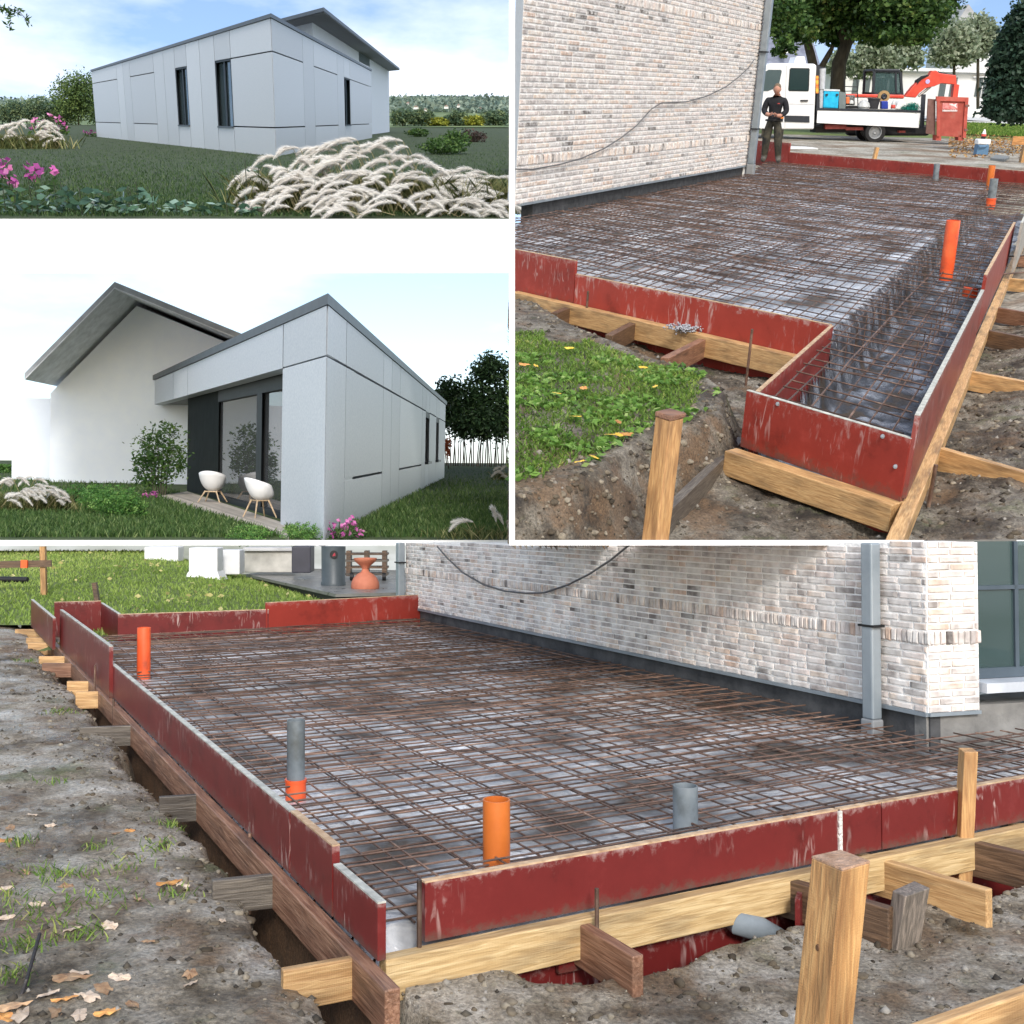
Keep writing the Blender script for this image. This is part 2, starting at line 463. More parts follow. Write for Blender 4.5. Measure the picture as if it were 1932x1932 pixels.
def sdist(x, y, a, b):
    """signed distance to the line a-b, positive on its left"""
    dx, dy = b[0] - a[0], b[1] - a[1]
    L_ = math.hypot(dx, dy)
    return (dx * (np.asarray(y) - a[1]) - dy * (np.asarray(x) - a[0])) / L_
def poly_sd(x, y, poly):
    """distance to the outline of a polygon, positive inside"""
    x, y = np.asarray(x, dtype=float), np.asarray(y, dtype=float)
    d = np.full(x.shape, 1e9)
    for i in range(len(poly)):
        a, b = poly[i], poly[(i + 1) % len(poly)]
        ex, ey = b[0] - a[0], b[1] - a[1]
        t = np.clip(((x - a[0]) * ex + (y - a[1]) * ey) / (ex * ex + ey * ey + 1e-12), 0, 1)
        d = np.minimum(d, np.hypot(x - a[0] - t * ex, y - a[1] - t * ey))
    return np.where(inpoly(x, y, poly), d, -d)
def inset(poly, m):
    """polygon moved inwards by m"""
    n = len(poly); P_ = [Vector((p[0], p[1])) for p in poly]
    area = sum(P_[i].x * P_[(i + 1) % n].y - P_[(i + 1) % n].x * P_[i].y for i in range(n))
    sg = 1 if area > 0 else -1
    out_ = []
    for i in range(n):
        d0 = (P_[i] - P_[i - 1]).normalized(); d1 = (P_[(i + 1) % n] - P_[i]).normalized()
        n0, n1 = Vector((-d0.y, d0.x)) * sg, Vector((-d1.y, d1.x)) * sg
        b = n0 + n1; l_ = max(0.35, 1 + n0.dot(n1))
        out_.append(tuple(P_[i] + b * (m / l_)))
    return out_
def sstep(e0, e1, x):
    t = np.clip((np.asarray(x) - e0) / (e1 - e0), 0, 1)
    return t * t * (3 - 2 * t)
def terrain(name, place, x0, x1, y0, y1, nx, ny, hf, mask=None, mat_=None, label=None, cat=None, kind='structure', powy=1.0, rows=None):
    xs = np.linspace(x0, x1, nx)
    ys = y0 + (y1 - y0) * np.linspace(0, 1, ny) ** powy
    X, Y = np.meshgrid(xs, ys)
    Z = hf(X, Y)
    idx = np.arange(nx * ny).reshape(ny, nx)
    q = np.stack([idx[:-1, :-1], idx[:-1, 1:], idx[1:, 1:], idx[1:, :-1]], -1).reshape(-1, 4)
    v = np.stack([X, Y, Z], -1).reshape(-1, 3)
    c = v[q].mean(1)
    keep = np.ones(len(q), bool) if mask is None else mask(c[:, 0], c[:, 1])
    if rows is not None:
        cx_, cy_ = place.pxv(c); keep &= (cy_ < rows) | (c[:, 1] < 0.1)
    if not keep.all():
        q = q[keep]
        used = np.unique(q); rm = np.zeros(len(v), int); rm[used] = np.arange(len(used)); v = v[used]; q = rm[q]
    me = raw_mesh(name, v, q, smooth=True)
    o = obj(name, me, mat_, place)
    return tag(o, label, cat, kind=kind)
def hit(place, px_, py_, hf, t0=0.5, t1=400.0):
    """where the ray through a pixel meets a height field"""
    r = place.M3 @ ray(px_, py_)
    t = t0 * 1.004 ** np.arange(int(math.log(t1 / t0) / math.log(1.004)))
    below = (r.z * t + place.h) < hf(r.x * t, r.y * t)
    i = int(np.argmax(below)) if below.any() else len(t) - 1
    return Vector((r.x * t[i], r.y * t[i], r.z * t[i] + place.h))
def leaves(c, size, seed=0, aspect=2.0, flat=0.0, droop=0.0):
    """leaf quads round the points c (N,3), bent along the midrib"""
    g = np.random.default_rng(seed)
    n = len(c)
    d = g.normal(size=(n, 3)); d[:, 2] = d[:, 2] * (1 - flat) - droop
    d /= np.linalg.norm(d, axis=1)[:, None]
    e = g.normal(size=(n, 3)); e -= d * (e * d).sum(1)[:, None]; e /= np.linalg.norm(e, axis=1)[:, None]
    s = (size * g.uniform(0.6, 1.3, n))[:, None]
    a, b = c - d * s * 0.5, c + d * s * 0.5
    w = e * s / aspect * 0.5
    v = np.stack([a, c + w, b, c - w], 1).reshape(-1, 3)
    f = np.arange(4 * n).reshape(n, 4)
    return v, f
def blades(p, hgt, wid, seed=0, lean=0.5, up=None):
    """grass blades: tall thin triangles on base points p (N,3)"""
    g = np.random.default_rng(seed)
    n = len(p)
    hh = hgt * g.uniform(0.5, 1.25, n)
    a = g.uniform(0, 2 * np.pi, n)
    l_ = g.uniform(0.1, 1, n) * lean * hh
    tip = p + np.stack([np.cos(a) * l_, np.sin(a) * l_, hh], 1)
    t = g.uniform(0, 2 * np.pi, n)
    w = np.stack([np.cos(t), np.sin(t), np.zeros(n)], 1) * (wid * g.uniform(0.6, 1.3, n))[:, None] * 0.5
    mid = p * 0.5 + tip * 0.5 + np.stack([np.zeros(n), np.zeros(n), hh * 0.12], 1)
    v = np.stack([p - w, p + w, mid + w * 0.8, tip, mid - w * 0.8], 1).reshape(-1, 3)
    f5 = np.arange(5 * n).reshape(n, 5)
    return v, f5
def stuff(name, place, v, f, rnd, mat_, label, cat, parent=None):
    me = raw_mesh(name, v, f, rnd)
    me.materials.append(mat_)
    if parent is not None:
        o = part(name, me, None, parent)
        o['kind'] = 'stuff'
        return o
    o = obj(name, me, None, place)
    return tag(o, label, cat, kind='stuff')
def clumps(lobes, n, seed, sub=0.28, k=9, shell=0.35):
    """leaf positions: every lobe (centre, radii) is filled with small clumps, denser towards its skin"""
    g = np.random.default_rng(seed)
    out_, w = [], np.array([l_[1][0] * l_[1][1] * l_[1][2] for l_ in lobes]) ** (2 / 3)
    w /= w.sum()
    for (c, r_), ww in zip(lobes, w):
        m = max(3, int(n * ww / k))
        d = g.normal(size=(m, 3)); d /= np.linalg.norm(d, axis=1)[:, None]
        rad = g.uniform(0, 1, m) ** shell
        cc = np.array(c) + d * rad[:, None] * np.array(r_)
        q = cc[:, None, :] + g.normal(size=(m, k, 3)) * np.array(r_) * sub * 0.5
        out_.append(q.reshape(-1, 3))
    return np.concatenate(out_)
ICO = bpy.data.meshes.new('clod_form'); _b = bmesh.new(); bmesh.ops.create_icosphere(_b, subdivisions=2, radius=1.0); _b.to_mesh(ICO); _b.free()
ICO_V = np.array([v.co[:] for v in ICO.vertices]); ICO_F = np.array([f.vertices[:] for f in ICO.polygons])
def clods(place, c, size, seed, label, m):
    """lumps of earth: dented spheres, each its own shape"""
    q = np.random.default_rng(seed); n = len(c); vs = []
    for i in range(n):
        d = ICO_V * (1 + 1.1 * fbm(ICO_V[:, 0] * 2 + i * 3.1, ICO_V[:, 1] * 2 + ICO_V[:, 2] * 2.7, 1.0, 3, i))[:, None] * q.uniform(0.6, 1.2, 3)
        d[:, 2] *= 0.7; vs.append(d * size[i] + c[i])
    f = (ICO_F[None] + len(ICO_V) * np.arange(n)[:, None, None]).reshape(-1, 3)
    return stuff('earth_clods', place, np.concatenate(vs), f, np.repeat(q.uniform(0, 1, n), len(ICO_V)), m, label, 'soil')
# bricks
def brick_meshes(l_, h_, dpt, mat_, nvar=6):
    res = []
    for k in range(nvar):
        rr = random.Random(k + 11)
        mb = MB()
        j = lambda s_: rr.uniform(-s_, s_)
        x, z, c = l_ / 2, h_ / 2, h_ * 0.13
        back = [(-x, 0.012, -z), (x, 0.012, -z), (x, 0.012, z), (-x, 0.012, z)]
        mid = [(a + j(l_ * 0.012), -dpt * 0.55, b + j(h_ * 0.05)) for a, b in ((-x, -z), (x, -z), (x, z), (-x, z))]
        fr = [(a + j(l_ * 0.01), -dpt + j(dpt * 0.2), b + j(h_ * 0.05)) for a, b in ((-x + c, -z + c), (x - c, -z + c), (x - c, z - c), (-x + c, z - c))]
        mb.add(back + mid + fr, [(0, 1, 5, 4), (1, 2, 6, 5), (2, 3, 7, 6), (3, 0, 4, 7), (4, 5, 9, 8), (5, 6, 10, 9), (6, 7, 11, 10), (7, 4, 8, 11), (8, 9, 10, 11)])
        me = mb.mesh('brick'); me.materials.append(mat_)
        res.append(me)
    return res
BRICK_STOPS = [(0.0, (0.14, 0.125, 0.115)), (0.03, (0.27, 0.245, 0.23)), (0.08, (0.44, 0.4, 0.38)), (0.25, (0.55, 0.51, 0.485)), (0.45, (0.64, 0.59, 0.555)), (0.6, (0.67, 0.575, 0.53)), (0.74, (0.68, 0.58, 0.49)), (0.84, (0.6, 0.44, 0.35)), (0.92, (0.71, 0.66, 0.6)), (1.0, (0.54, 0.51, 0.49))]  # pale bricks, lightened further so the wall looks overexposed
def brick_mat(name, use_attr):
    if name in _m: return _m[name]
    m, n, l, b = base_mat(name)
    if use_attr:
        a = n.new('ShaderNodeAttribute'); a.attribute_name = 'rnd'; s_ = a.outputs['Fac']
    else:
        a = n.new('ShaderNodeObjectInfo'); s_ = a.outputs['Random']
    r_ = ramp(n, BRICK_STOPS); l(s_, r_.inputs[0])
    t = n.new('ShaderNodeTexCoord'); nz_ = n.new('ShaderNodeTexNoise'); nz_.inputs['Scale'].default_value = 26; nz_.inputs['Detail'].default_value = 5
    src = n.new('ShaderNodeNewGeometry')
    l(src.outputs['Position'], nz_.inputs['Vector'])
    r2 = ramp(n, [(0.35, (0.74, 0.72, 0.71)), (0.68, (1.14, 1.13, 1.12))]); l(nz_.outputs['Fac'], r2.inputs[0])
    mxx = n.new('ShaderNodeMix'); mxx.data_type = 'RGBA'; mxx.blend_type = 'MULTIPLY'; mxx.inputs[0].default_value = 1
    l(r_.outputs[0], mxx.inputs[6]); l(r2.outputs[0], mxx.inputs[7])
    # mortar smeared over the faces
    n2 = n.new('ShaderNodeTexNoise'); n2.inputs['Scale'].default_value = 11; n2.inputs['Detail'].default_value = 6; l(src.outputs['Position'], n2.inputs['Vector'])
    r3 = ramp(n, [(0.42, (0, 0, 0)), (0.7, (0.8, 0.8, 0.8))]); l(n2.outputs['Fac'], r3.inputs[0])
    m2 = n.new('ShaderNodeMix'); m2.data_type = 'RGBA'; m2.inputs[7].default_value = (0.84, 0.815, 0.78, 1)
    l(r3.outputs[0], m2.inputs[0]); l(mxx.outputs[2], m2.inputs[6]); l(m2.outputs[2], b.inputs['Base Color'])
    b.inputs['Roughness'].default_value = 0.9; b.inputs['Specular IOR Level'].default_value = 0.2
    bp = n.new('ShaderNodeBump'); bp.inputs['Strength'].default_value = 0.5; bp.inputs['Distance'].default_value = 0.006
    l(nz_.outputs['Fac'], bp.inputs['Height']); l(bp.outputs[0], b.inputs['Normal'])
    _m[name] = m
    return m
def brick_rows(root, place, a, b, z0, z1, course, blen, joint, bands, side, dpt=0.006, limit=300, inside=None):
    """bricks laid on the line a-b, courses from z0 to z1; bands are (height, courses) of upright bricks.
    The ones that show largest become parts, the rest one part of kind stuff."""
    a, b = V2(a), V2(b)
    d = (b - a); Lw = d.length; d.normalize()
    nrm = Vector((-d.y, d.x)) * side            # outwards
    ang = math.atan2(d.y, d.x)
    if side > 0: ang2 = math.atan2(-d.y, -d.x)
    else: ang2 = ang
    items = []
    z = z0
    i = 0
    while z < z1 - course * 0.4:
        band = [q for q in bands if abs(z - q[0]) < course * 0.5]
        if band:
            hgt = course * band[0][1]
            w_ = course * 0.95
            s_ = 0.0
            while s_ < Lw:
                items.append((s_ + w_ / 2, z + hgt / 2, w_ - joint * 0.8, hgt - joint, 1.7))
                s_ += w_
            z += hgt
        else:
            s_ = -blen * (0.5 if i % 2 else 0.0) - random.uniform(0, 0.12) * blen
            while s_ < Lw:
                l_ = blen * (1.0 if random.random() > 0.14 else 0.52)
                e0, e1 = max(0, s_), min(Lw, s_ + l_)
                if e1 - e0 > blen * 0.16:
                    items.append(((e0 + e1) / 2, z + course / 2, e1 - e0 - joint, course - joint, 1.0))
                s_ += l_
            z += course
        i += 1
    scored = []
    for it in items:
        p = a + d * it[0]
        q = place.px((p.x, p.y, it[1]))
        if inside and not inside(q): continue
        sz = place.ppm((p.x, p.y, it[1]))
        vis = -20 < q[0] < W + 20 and -20 < q[1] < W + 20
        scored.append((sz if vis else -sz, it))
    scored.sort(key=lambda t: -t[0])
    bm_o, bm_s = brick_mat('brick_single', False), brick_mat('brick_course', True)
    vars_ = brick_meshes(1.0, 1.0, 1.0, bm_o)
    base = Vector(root['_base'])
    bulk = MB()
    for k, (s_, it) in enumerate(scored):
        p = a + d * it[0]
        dp = dpt * it[4] * random.uniform(0.7, 1.25)
        if k < limit:
            o = link(bpy.data.objects.new('brick', vars_[k % len(vars_)]))
            o.parent = root
            # unit brick: scaled to its length, its depth and its height
            o.matrix_local = Matrix.Translation(Vector((p.x, p.y, it[1])) - base) @ Matrix.Rotation(ang2, 4, 'Z') @ Matrix.Diagonal((it[2], dp, it[3], 1))
        else:
            u = random.random()
            M = Matrix.Translation(Vector((p.x, p.y, it[1]))) @ Matrix.Rotation(ang2, 4, 'Z') @ Matrix.Diagonal((it[2], dp, it[3], 1))
            me = vars_[k % len(vars_)]
            bulk.add([M @ v.co for v in me.vertices], [tuple(f.vertices) for f in me.polygons], u)
    if bulk.v:
        o = part('brick_courses', bulk, bm_s, root); o['kind'] = 'stuff'
def seg_clip(p, d, poly):
    """pieces of the line p + t d inside a polygon"""
    ts = []
    n = len(poly)
    for i in range(n):
        a, b = poly[i], poly[(i + 1) % n]
        ex, ey = b[0] - a[0], b[1] - a[1]
        den = d[0] * ey - d[1] * ex
        if abs(den) < 1e-9: continue
        t = ((a[0] - p[0]) * ey - (a[1] - p[1]) * ex) / den
        u = ((a[0] - p[0]) * d[1] - (a[1] - p[1]) * d[0]) / den
        if 0 <= u < 1: ts.append(t)
    ts.sort()
    return [(ts[i], ts[i + 1]) for i in range(0, len(ts) - 1, 2)]
def rebar_net(root, poly, d1, d2, sp1, sp2, z, rad, mat_, jit=0.12, seed=1, sag=0.008, skip=0.0, name='rebar'):
    """bars along d1 spaced sp1 and, lying on them, bars along d2 spaced sp2, cut to the slab outline"""
    rr = random.Random(seed)
    base = Vector(root['_base'])
    for k, (d, e, sp, dz) in enumerate(((d1, d2, sp1, 0.0), (d2, d1, sp2, 2 * rad))):
        d, e = Vector(d).normalized(), Vector(e).normalized()
        nrm = Vector((-d.y, d.x))
        pr = [nrm.dot(Vector((q[0], q[1]))) for q in poly]
        s_ = min(pr) + sp * rr.uniform(0.2, 0.8)
        while s_ < max(pr):
            p0 = nrm * s_
            if rr.random() >= skip:
                for t0, t1 in seg_clip(p0, d, poly):
                    if t1 - t0 < 0.12: continue
                    t0 += rr.uniform(0.0, 0.03); t1 -= rr.uniform(0.0, 0.03)
                    n = max(2, min(14, int((t1 - t0) / 0.35)))
                    ph = rr.uniform(0, 9)
                    pts = []
                    for i in range(n + 1):
                        t = t0 + (t1 - t0) * i / n
                        q = p0 + d * t
                        w = math.sin(t * 2.1 + ph) * sag * 0.6 + math.sin(t * 0.7 + ph * 1.7) * sag
                        pts.append(Vector((q.x + nrm.x * w * 0.7, q.y + nrm.y * w * 0.7, z + dz + w + rr.uniform(-1, 1) * sag * 0.15)))
                    mb = MB().tube(pts, rad, 5)
                    o = link(bpy.data.objects.new(name, mb.mesh(name, True)))
                    o.data.materials.append(mat_); o.parent = root; o.location = -base
            s_ += sp * (1 + rr.uniform(-jit, jit))
# ------------------------------------------------------------------ common materials
RED = red_ply('red_film_plywood', (0.15, 0.017, 0.016), sc=1.3)
RED_B = red_ply('red_film_plywood_clean', (0.28, 0.035, 0.024), amount=0.45, sc=0.8)
PLY_EDGE = mat('plywood_edge', [(0.3, (0.34, 0.2, 0.11)), (0.7, (0.62, 0.46, 0.3))], 30, 0.8, 0.2)
PLY_PALE = mat('weathered_plywood_edge', [(0.3, (0.3, 0.3, 0.27)), (0.7, (0.6, 0.6, 0.54))], 24, 0.8, 0.2)
PINE = wood('pale_pine', (0.45, 0.26, 0.11), (0.64, 0.42, 0.2), (0.13, 0.08, 0.04))
PINE_S = wood('yellow_pine', (0.52, 0.35, 0.16), (0.72, 0.54, 0.29), (0.14, 0.1, 0.06))
PINE_Z = wood('pale_pine_upright', (0.42, 0.22, 0.085), (0.6, 0.36, 0.15), (0.14, 0.07, 0.03), 'z')
BROWN = wood('wet_brown_timber', (0.09, 0.052, 0.03), (0.2, 0.12, 0.07), (0.05, 0.035, 0.025))
TAN = wood('reddish_timber', (0.2, 0.095, 0.055), (0.36, 0.2, 0.125), (0.06, 0.035, 0.025))
GREYW = wood('grey_weathered_timber', (0.08, 0.068, 0.055), (0.19, 0.165, 0.135), (0.05, 0.04, 0.035))
RUST = mat('rusty_rebar', [(0.3, (0.045, 0.031, 0.025)), (0.55, (0.155, 0.09, 0.062)), (0.75, (0.31, 0.215, 0.16))], 9, 0.5, 0.3, metal=0.2, rand=0.45, spec=0.6)
STEEL_D = mat('dark_steel', (0.05, 0.045, 0.045), 20, 0.5, 0.2, metal=0.6)
ORANGE = mat('orange_drain_plastic', [(0.32, (0.3, 0.085, 0.02)), (0.42, (0.47, 0.115, 0.018)), (0.7, (0.56, 0.15, 0.026))], 7, 0.38, 0.05)
ORED = mat('red_orange_drain_plastic', [(0.32, (0.4, 0.07, 0.03)), (0.42, (0.64, 0.085, 0.025)), (0.7, (0.76, 0.13, 0.04))], 7, 0.38, 0.05)
GREYP = mat('grey_drain_plastic', [(0.3, (0.09, 0.1, 0.1)), (0.45, (0.15, 0.175, 0.19)), (0.7, (0.22, 0.25, 0.27))], 9, 0.42, 0.06)
MORTAR = mat('lime_mortar', [(0.25, (0.82, 0.8, 0.77)), (0.7, (0.92, 0.905, 0.88))], 14, 0.95, 0.5)
CEMENT = mat('dark_cement_plinth', [(0.3, (0.03, 0.031, 0.033)), (0.7, (0.085, 0.085, 0.086))], 9, 0.85, 0.3)
ZINC = mat('zinc', [(0.3, (0.23, 0.27, 0.3)), (0.7, (0.33, 0.37, 0.4))], 5, 0.45, 0.05, metal=0.35)
BLACK = mat('black_rubber', (0.012, 0.012, 0.013), 12, 0.55)
WHITE_WALL = mat('white_shelf_paint', [(0.3, (0.86, 0.86, 0.86)), (0.7, (0.9, 0.9, 0.9))], 3, 0.9, rand=0.0)
# membrane: wet grey plastic sheet
def membrane_mat(name, c1, c2, sc):
    if name in _m: return _m[name]
    m, n, l, b = base_mat(name)
    t = n.new('ShaderNodeTexCoord')
    a = n.new('ShaderNodeTexNoise'); a.inputs['Scale'].default_value = 2.2 * sc; a.inputs['Detail'].default_value = 6; l(t.outputs['Object'], a.inputs['Vector'])
    r_ = ramp(n, [(0.37, (0.07, 0.055, 0.042)), (0.45, tuple(k * 0.55 for k in c1)), (0.52, c1), (0.66, c2)]); l(a.outputs['Fac'], r_.inputs[0]); l(r_.outputs[0], b.inputs['Base Color'])
    rr_ = n.new('ShaderNodeMapRange'); rr_.inputs[1].default_value = 0.4; rr_.inputs[2].default_value = 0.6; rr_.inputs[3].default_value = 0.55; rr_.inputs[4].default_value = 0.16
    l(a.outputs['Fac'], rr_.inputs[0]); l(rr_.outputs[0], b.inputs['Roughness'])
    v = n.new('ShaderNodeTexVoronoi'); v.inputs['Scale'].default_value = 5 * sc; v.feature = 'SMOOTH_F1'; l(t.outputs['Object'], v.inputs['Vector'])
    w = n.new('ShaderNodeTexNoise'); w.inputs['Scale'].default_value = 9 * sc; w.inputs['Detail'].default_value = 4; w.inputs['Distortion'].default_value = 1.5; l(t.outputs['Object'], w.inputs['Vector'])
    ad = n.new('ShaderNodeMath'); ad.operation = 'ADD'; l(v.outputs[0], ad.inputs[0]); l(w.outputs['Fac'], ad.inputs[1])
    bp = n.new('ShaderNodeBump'); bp.inputs['Strength'].default_value = 0.55; bp.inputs['Distance'].default_value = 0.03
    l(ad.outputs[0], bp.inputs['Height']); l(bp.outputs[0], b.inputs['Normal'])
    _m[name] = m
    return m
SHEET_S = membrane_mat('wet_grey_sheet', (0.42, 0.43, 0.44), (0.72, 0.74, 0.76), 1.3)
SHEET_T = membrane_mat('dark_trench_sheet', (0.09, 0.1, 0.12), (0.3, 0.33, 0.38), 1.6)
SHEET_U = membrane_mat('grey_plastic_sheet', (0.38, 0.4, 0.43), (0.66, 0.7, 0.75), 0.8)
def mud_mat(name, stops, sc, wet=0.5, bump=0.7, dist=0.03, brown=(0.16, 0.1, 0.055), moss=(0.1, 0.115, 0.045)):
    """wet trodden soil: three scales of noise, smooth wet patches"""
    if name in _m: return _m[name]
    m, n, l, b = base_mat(name)
    t = n.new('ShaderNodeTexCoord')
    a = n.new('ShaderNodeTexNoise'); a.inputs['Scale'].default_value = 1.6 * sc; a.inputs['Detail'].default_value = 9; a.inputs['Roughness'].default_value = 0.68; l(t.outputs['Object'], a.inputs['Vector'])
    r_ = ramp(n, stops); l(a.outputs['Fac'], r_.inputs[0])
    c = n.new('ShaderNodeTexNoise'); c.inputs['Scale'].default_value = 34 * sc; c.inputs['Detail'].default_value = 8; c.inputs['Roughness'].default_value = 0.7; l(t.outputs['Object'], c.inputs['Vector'])
    r2 = ramp(n, [(0.32, (0.35, 0.35, 0.35)), (0.68, (1.45, 1.45, 1.45))]); l(c.outputs['Fac'], r2.inputs[0])
    mxx = n.new('ShaderNodeMix'); mxx.data_type = 'RGBA'; mxx.blend_type = 'MULTIPLY'; mxx.inputs[0].default_value = 1
    zn = n.new('ShaderNodeTexNoise'); zn.inputs['Scale'].default_value = 0.9 * sc; zn.inputs['Detail'].default_value = 7; zn.inputs['Roughness'].default_value = 0.7; l(t.outputs['Object'], zn.inputs['Vector'])
    zr = ramp(n, [(0.5, (0, 0, 0)), (0.6, (0.8, 0.8, 0.8))]); l(zn.outputs['Fac'], zr.inputs[0])
    zm = n.new('ShaderNodeMix'); zm.data_type = 'RGBA'; zm.inputs[7].default_value = (*brown, 1); l(zr.outputs[0], zm.inputs[0]); l(r_.outputs[0], zm.inputs[6])
    yr = ramp(n, [(0.33, (0.7, 0.7, 0.7)), (0.43, (0, 0, 0))]); l(zn.outputs['Fac'], yr.inputs[0])
    ym = n.new('ShaderNodeMix'); ym.data_type = 'RGBA'; ym.inputs[7].default_value = (*moss, 1); l(yr.outputs[0], ym.inputs[0]); l(zm.outputs[2], ym.inputs[6])
    l(ym.outputs[2], mxx.inputs[6]); l(r2.outputs[0], mxx.inputs[7]); l(mxx.outputs[2], b.inputs['Base Color'])
    p = n.new('ShaderNodeTexNoise'); p.inputs['Scale'].default_value = 2.7 * sc; p.inputs['Detail'].default_value = 5; l(t.outputs['Object'], p.inputs['Vector'])
    mr = n.new('ShaderNodeMapRange'); mr.inputs[1].default_value = 0.42; mr.inputs[2].default_value = 0.64; mr.inputs[3].default_value = 0.9; mr.inputs[4].default_value = 0.9 - wet
    l(p.outputs['Fac'], mr.inputs[0]); l(mr.outputs[0], b.inputs['Roughness'])
    b.inputs['Specular IOR Level'].default_value = 0.45
    bp = n.new('ShaderNodeBump'); bp.inputs['Strength'].default_value = bump; bp.inputs['Distance'].default_value = dist
    ad = n.new('ShaderNodeMath'); ad.operation = 'MULTIPLY_ADD'; ad.inputs[1].default_value = 0.35; l(c.outputs['Fac'], ad.inputs[0]); l(a.outputs['Fac'], ad.inputs[2])
    l(ad.outputs[0], bp.inputs['Height']); l(bp.outputs[0], b.inputs['Normal'])
    _m[name] = m
    return m
MUD_S = mud_mat('wet_mud', [(0.3, (0.03, 0.023, 0.015)), (0.39, (0.11, 0.085, 0.055)), (0.48, (0.24, 0.205, 0.155)), (0.58, (0.37, 0.335, 0.28)), (0.7, (0.5, 0.475, 0.43))], 2.6, 0.8, 1.0, 0.02)  # palest stops carry the shine of wet patches in the soil colour
MUD_U = mud_mat('trodden_soil', [(0.36, (0.025, 0.02, 0.015)), (0.47, (0.1, 0.083, 0.062)), (0.58, (0.22, 0.195, 0.155)), (0.72, (0.33, 0.3, 0.25))], 2.0, 0.35, 1.0, 0.03)
GRASS = rnd_mat('grass_blades', [(0.0, (0.06, 0.12, 0.02)), (0.45, (0.13, 0.24, 0.04)), (0.8, (0.25, 0.36, 0.07)), (1.0, (0.45, 0.45, 0.14))], 0.55, 0.35)
TURF = mat('turf_soil', [(0.35, (0.07, 0.1, 0.025)), (0.65, (0.15, 0.2, 0.05))], 5, 0.95, 0.5)
TURF_M = mat('turf_soil_dark', [(0.35, (0.018, 0.03, 0.012)), (0.65, (0.04, 0.06, 0.022))], 1.2, 0.95, 0.5)
GRASS_M = rnd_mat('lawn_blades_dark', [(0.0, (0.02, 0.05, 0.016)), (0.6, (0.05, 0.1, 0.03)), (1.0, (0.12, 0.17, 0.06))], 0.6, 0.25)
LEAF = rnd_mat('green_leaves', [(0.0, (0.025, 0.06, 0.018)), (0.5, (0.06, 0.13, 0.03)), (0.85, (0.13, 0.21, 0.05)), (1.0, (0.24, 0.26, 0.07))], 0.5, 0.35)
DRYLEAF = rnd_mat('fallen_leaf', [(0.0, (0.2, 0.09, 0.035)), (0.35, (0.42, 0.24, 0.09)), (0.7, (0.6, 0.42, 0.2)), (1.0, (0.66, 0.56, 0.38))], 0.6, 0.2)
BARK = mat('bark', [(0.3, (0.035, 0.03, 0.022)), (0.7, (0.1, 0.085, 0.06))], 7, 0.95, 0.8, stretch=(1, 1, 0.25))

# ------------------------------------------------------------------ white shelving that carries the plots and divides them
def shelf_px(name, x0, x1, r0, r1, d0, d1):
    """a level white board: front edge fills columns x0-x1, rows r0-r1 at distance d0, runs back to d1"""
    k = lambda x, y, d: CAM + ray(x, y) * d
    mb = MB()
    f = [k(x0, r1, d0), k(x1, r1, d0), k(x1, r0, d0), k(x0, r0, d0)]
    # the board runs straight back along the sight line of its own middle, at constant thickness
    dv = ray((x0 + x1) / 2, (r0 + r1) / 2).normalized() * (d1 - d0)
    b = [p + dv for p in f]
    mb.hexa([f[0], f[1], b[1], b[0]], [f[3], f[2], b[2], b[3]])
    o = link(bpy.data.objects.new(name, mb.mesh(name)))
    o.data.materials.append(WHITE_WALL); o['kind'] = 'structure'
    return o
# ================================================================== SITE: the slab seen from its front corner (lower half)
g = SITE.g
ZT, ZF, ZM = 0.092, 0.22, 0.15          # top of the walers, top of the front panels, reinforcement
LN, LF = g(700, 1805, ZT), g(95, 1199, ZT)
FA, FB = g(802, 1663, ZF), g(1932, 1466, ZF)
def line_at(a, b, t): return V2(a) + (V2(b) - V2(a)) * t
def meet(a, b, c, d):
    a, b, c, d = V2(a), V2(b), V2(c), V2(d)
    r, s = b - a, d - c
    t = ((c - a).x * s.y - (c - a).y * s.x) / (r.x * s.y - r.y * s.x)
    return a + r * t
FC = line_at(FA, FB, 1.5)
WA, WC = g(766, 1160, ZM), g(1752, 1381, ZM)
WR = g(2010, 1364, ZM); WR = WC + (WR - WC) * 2.3
BK0, BK1 = g(225, 1195, ZM), g(827, 1163, ZM)
CORN = meet(LN, LF, FA, FB)
BKL = meet(LN, LF, BK0, BK1)
slab_poly = [(CORN.x, CORN.y), (FC.x, FC.y), (WR.x, WR.y), (WC.x, WC.y)]
wm = meet(WA, WC, BK0, BK1)
slab_poly += [(wm.x, wm.y), (BKL.x, BKL.y)]
dl = (V2(LF) - V2(LN)).normalized()
df = (V2(FB) - V2(FA)).normalized()
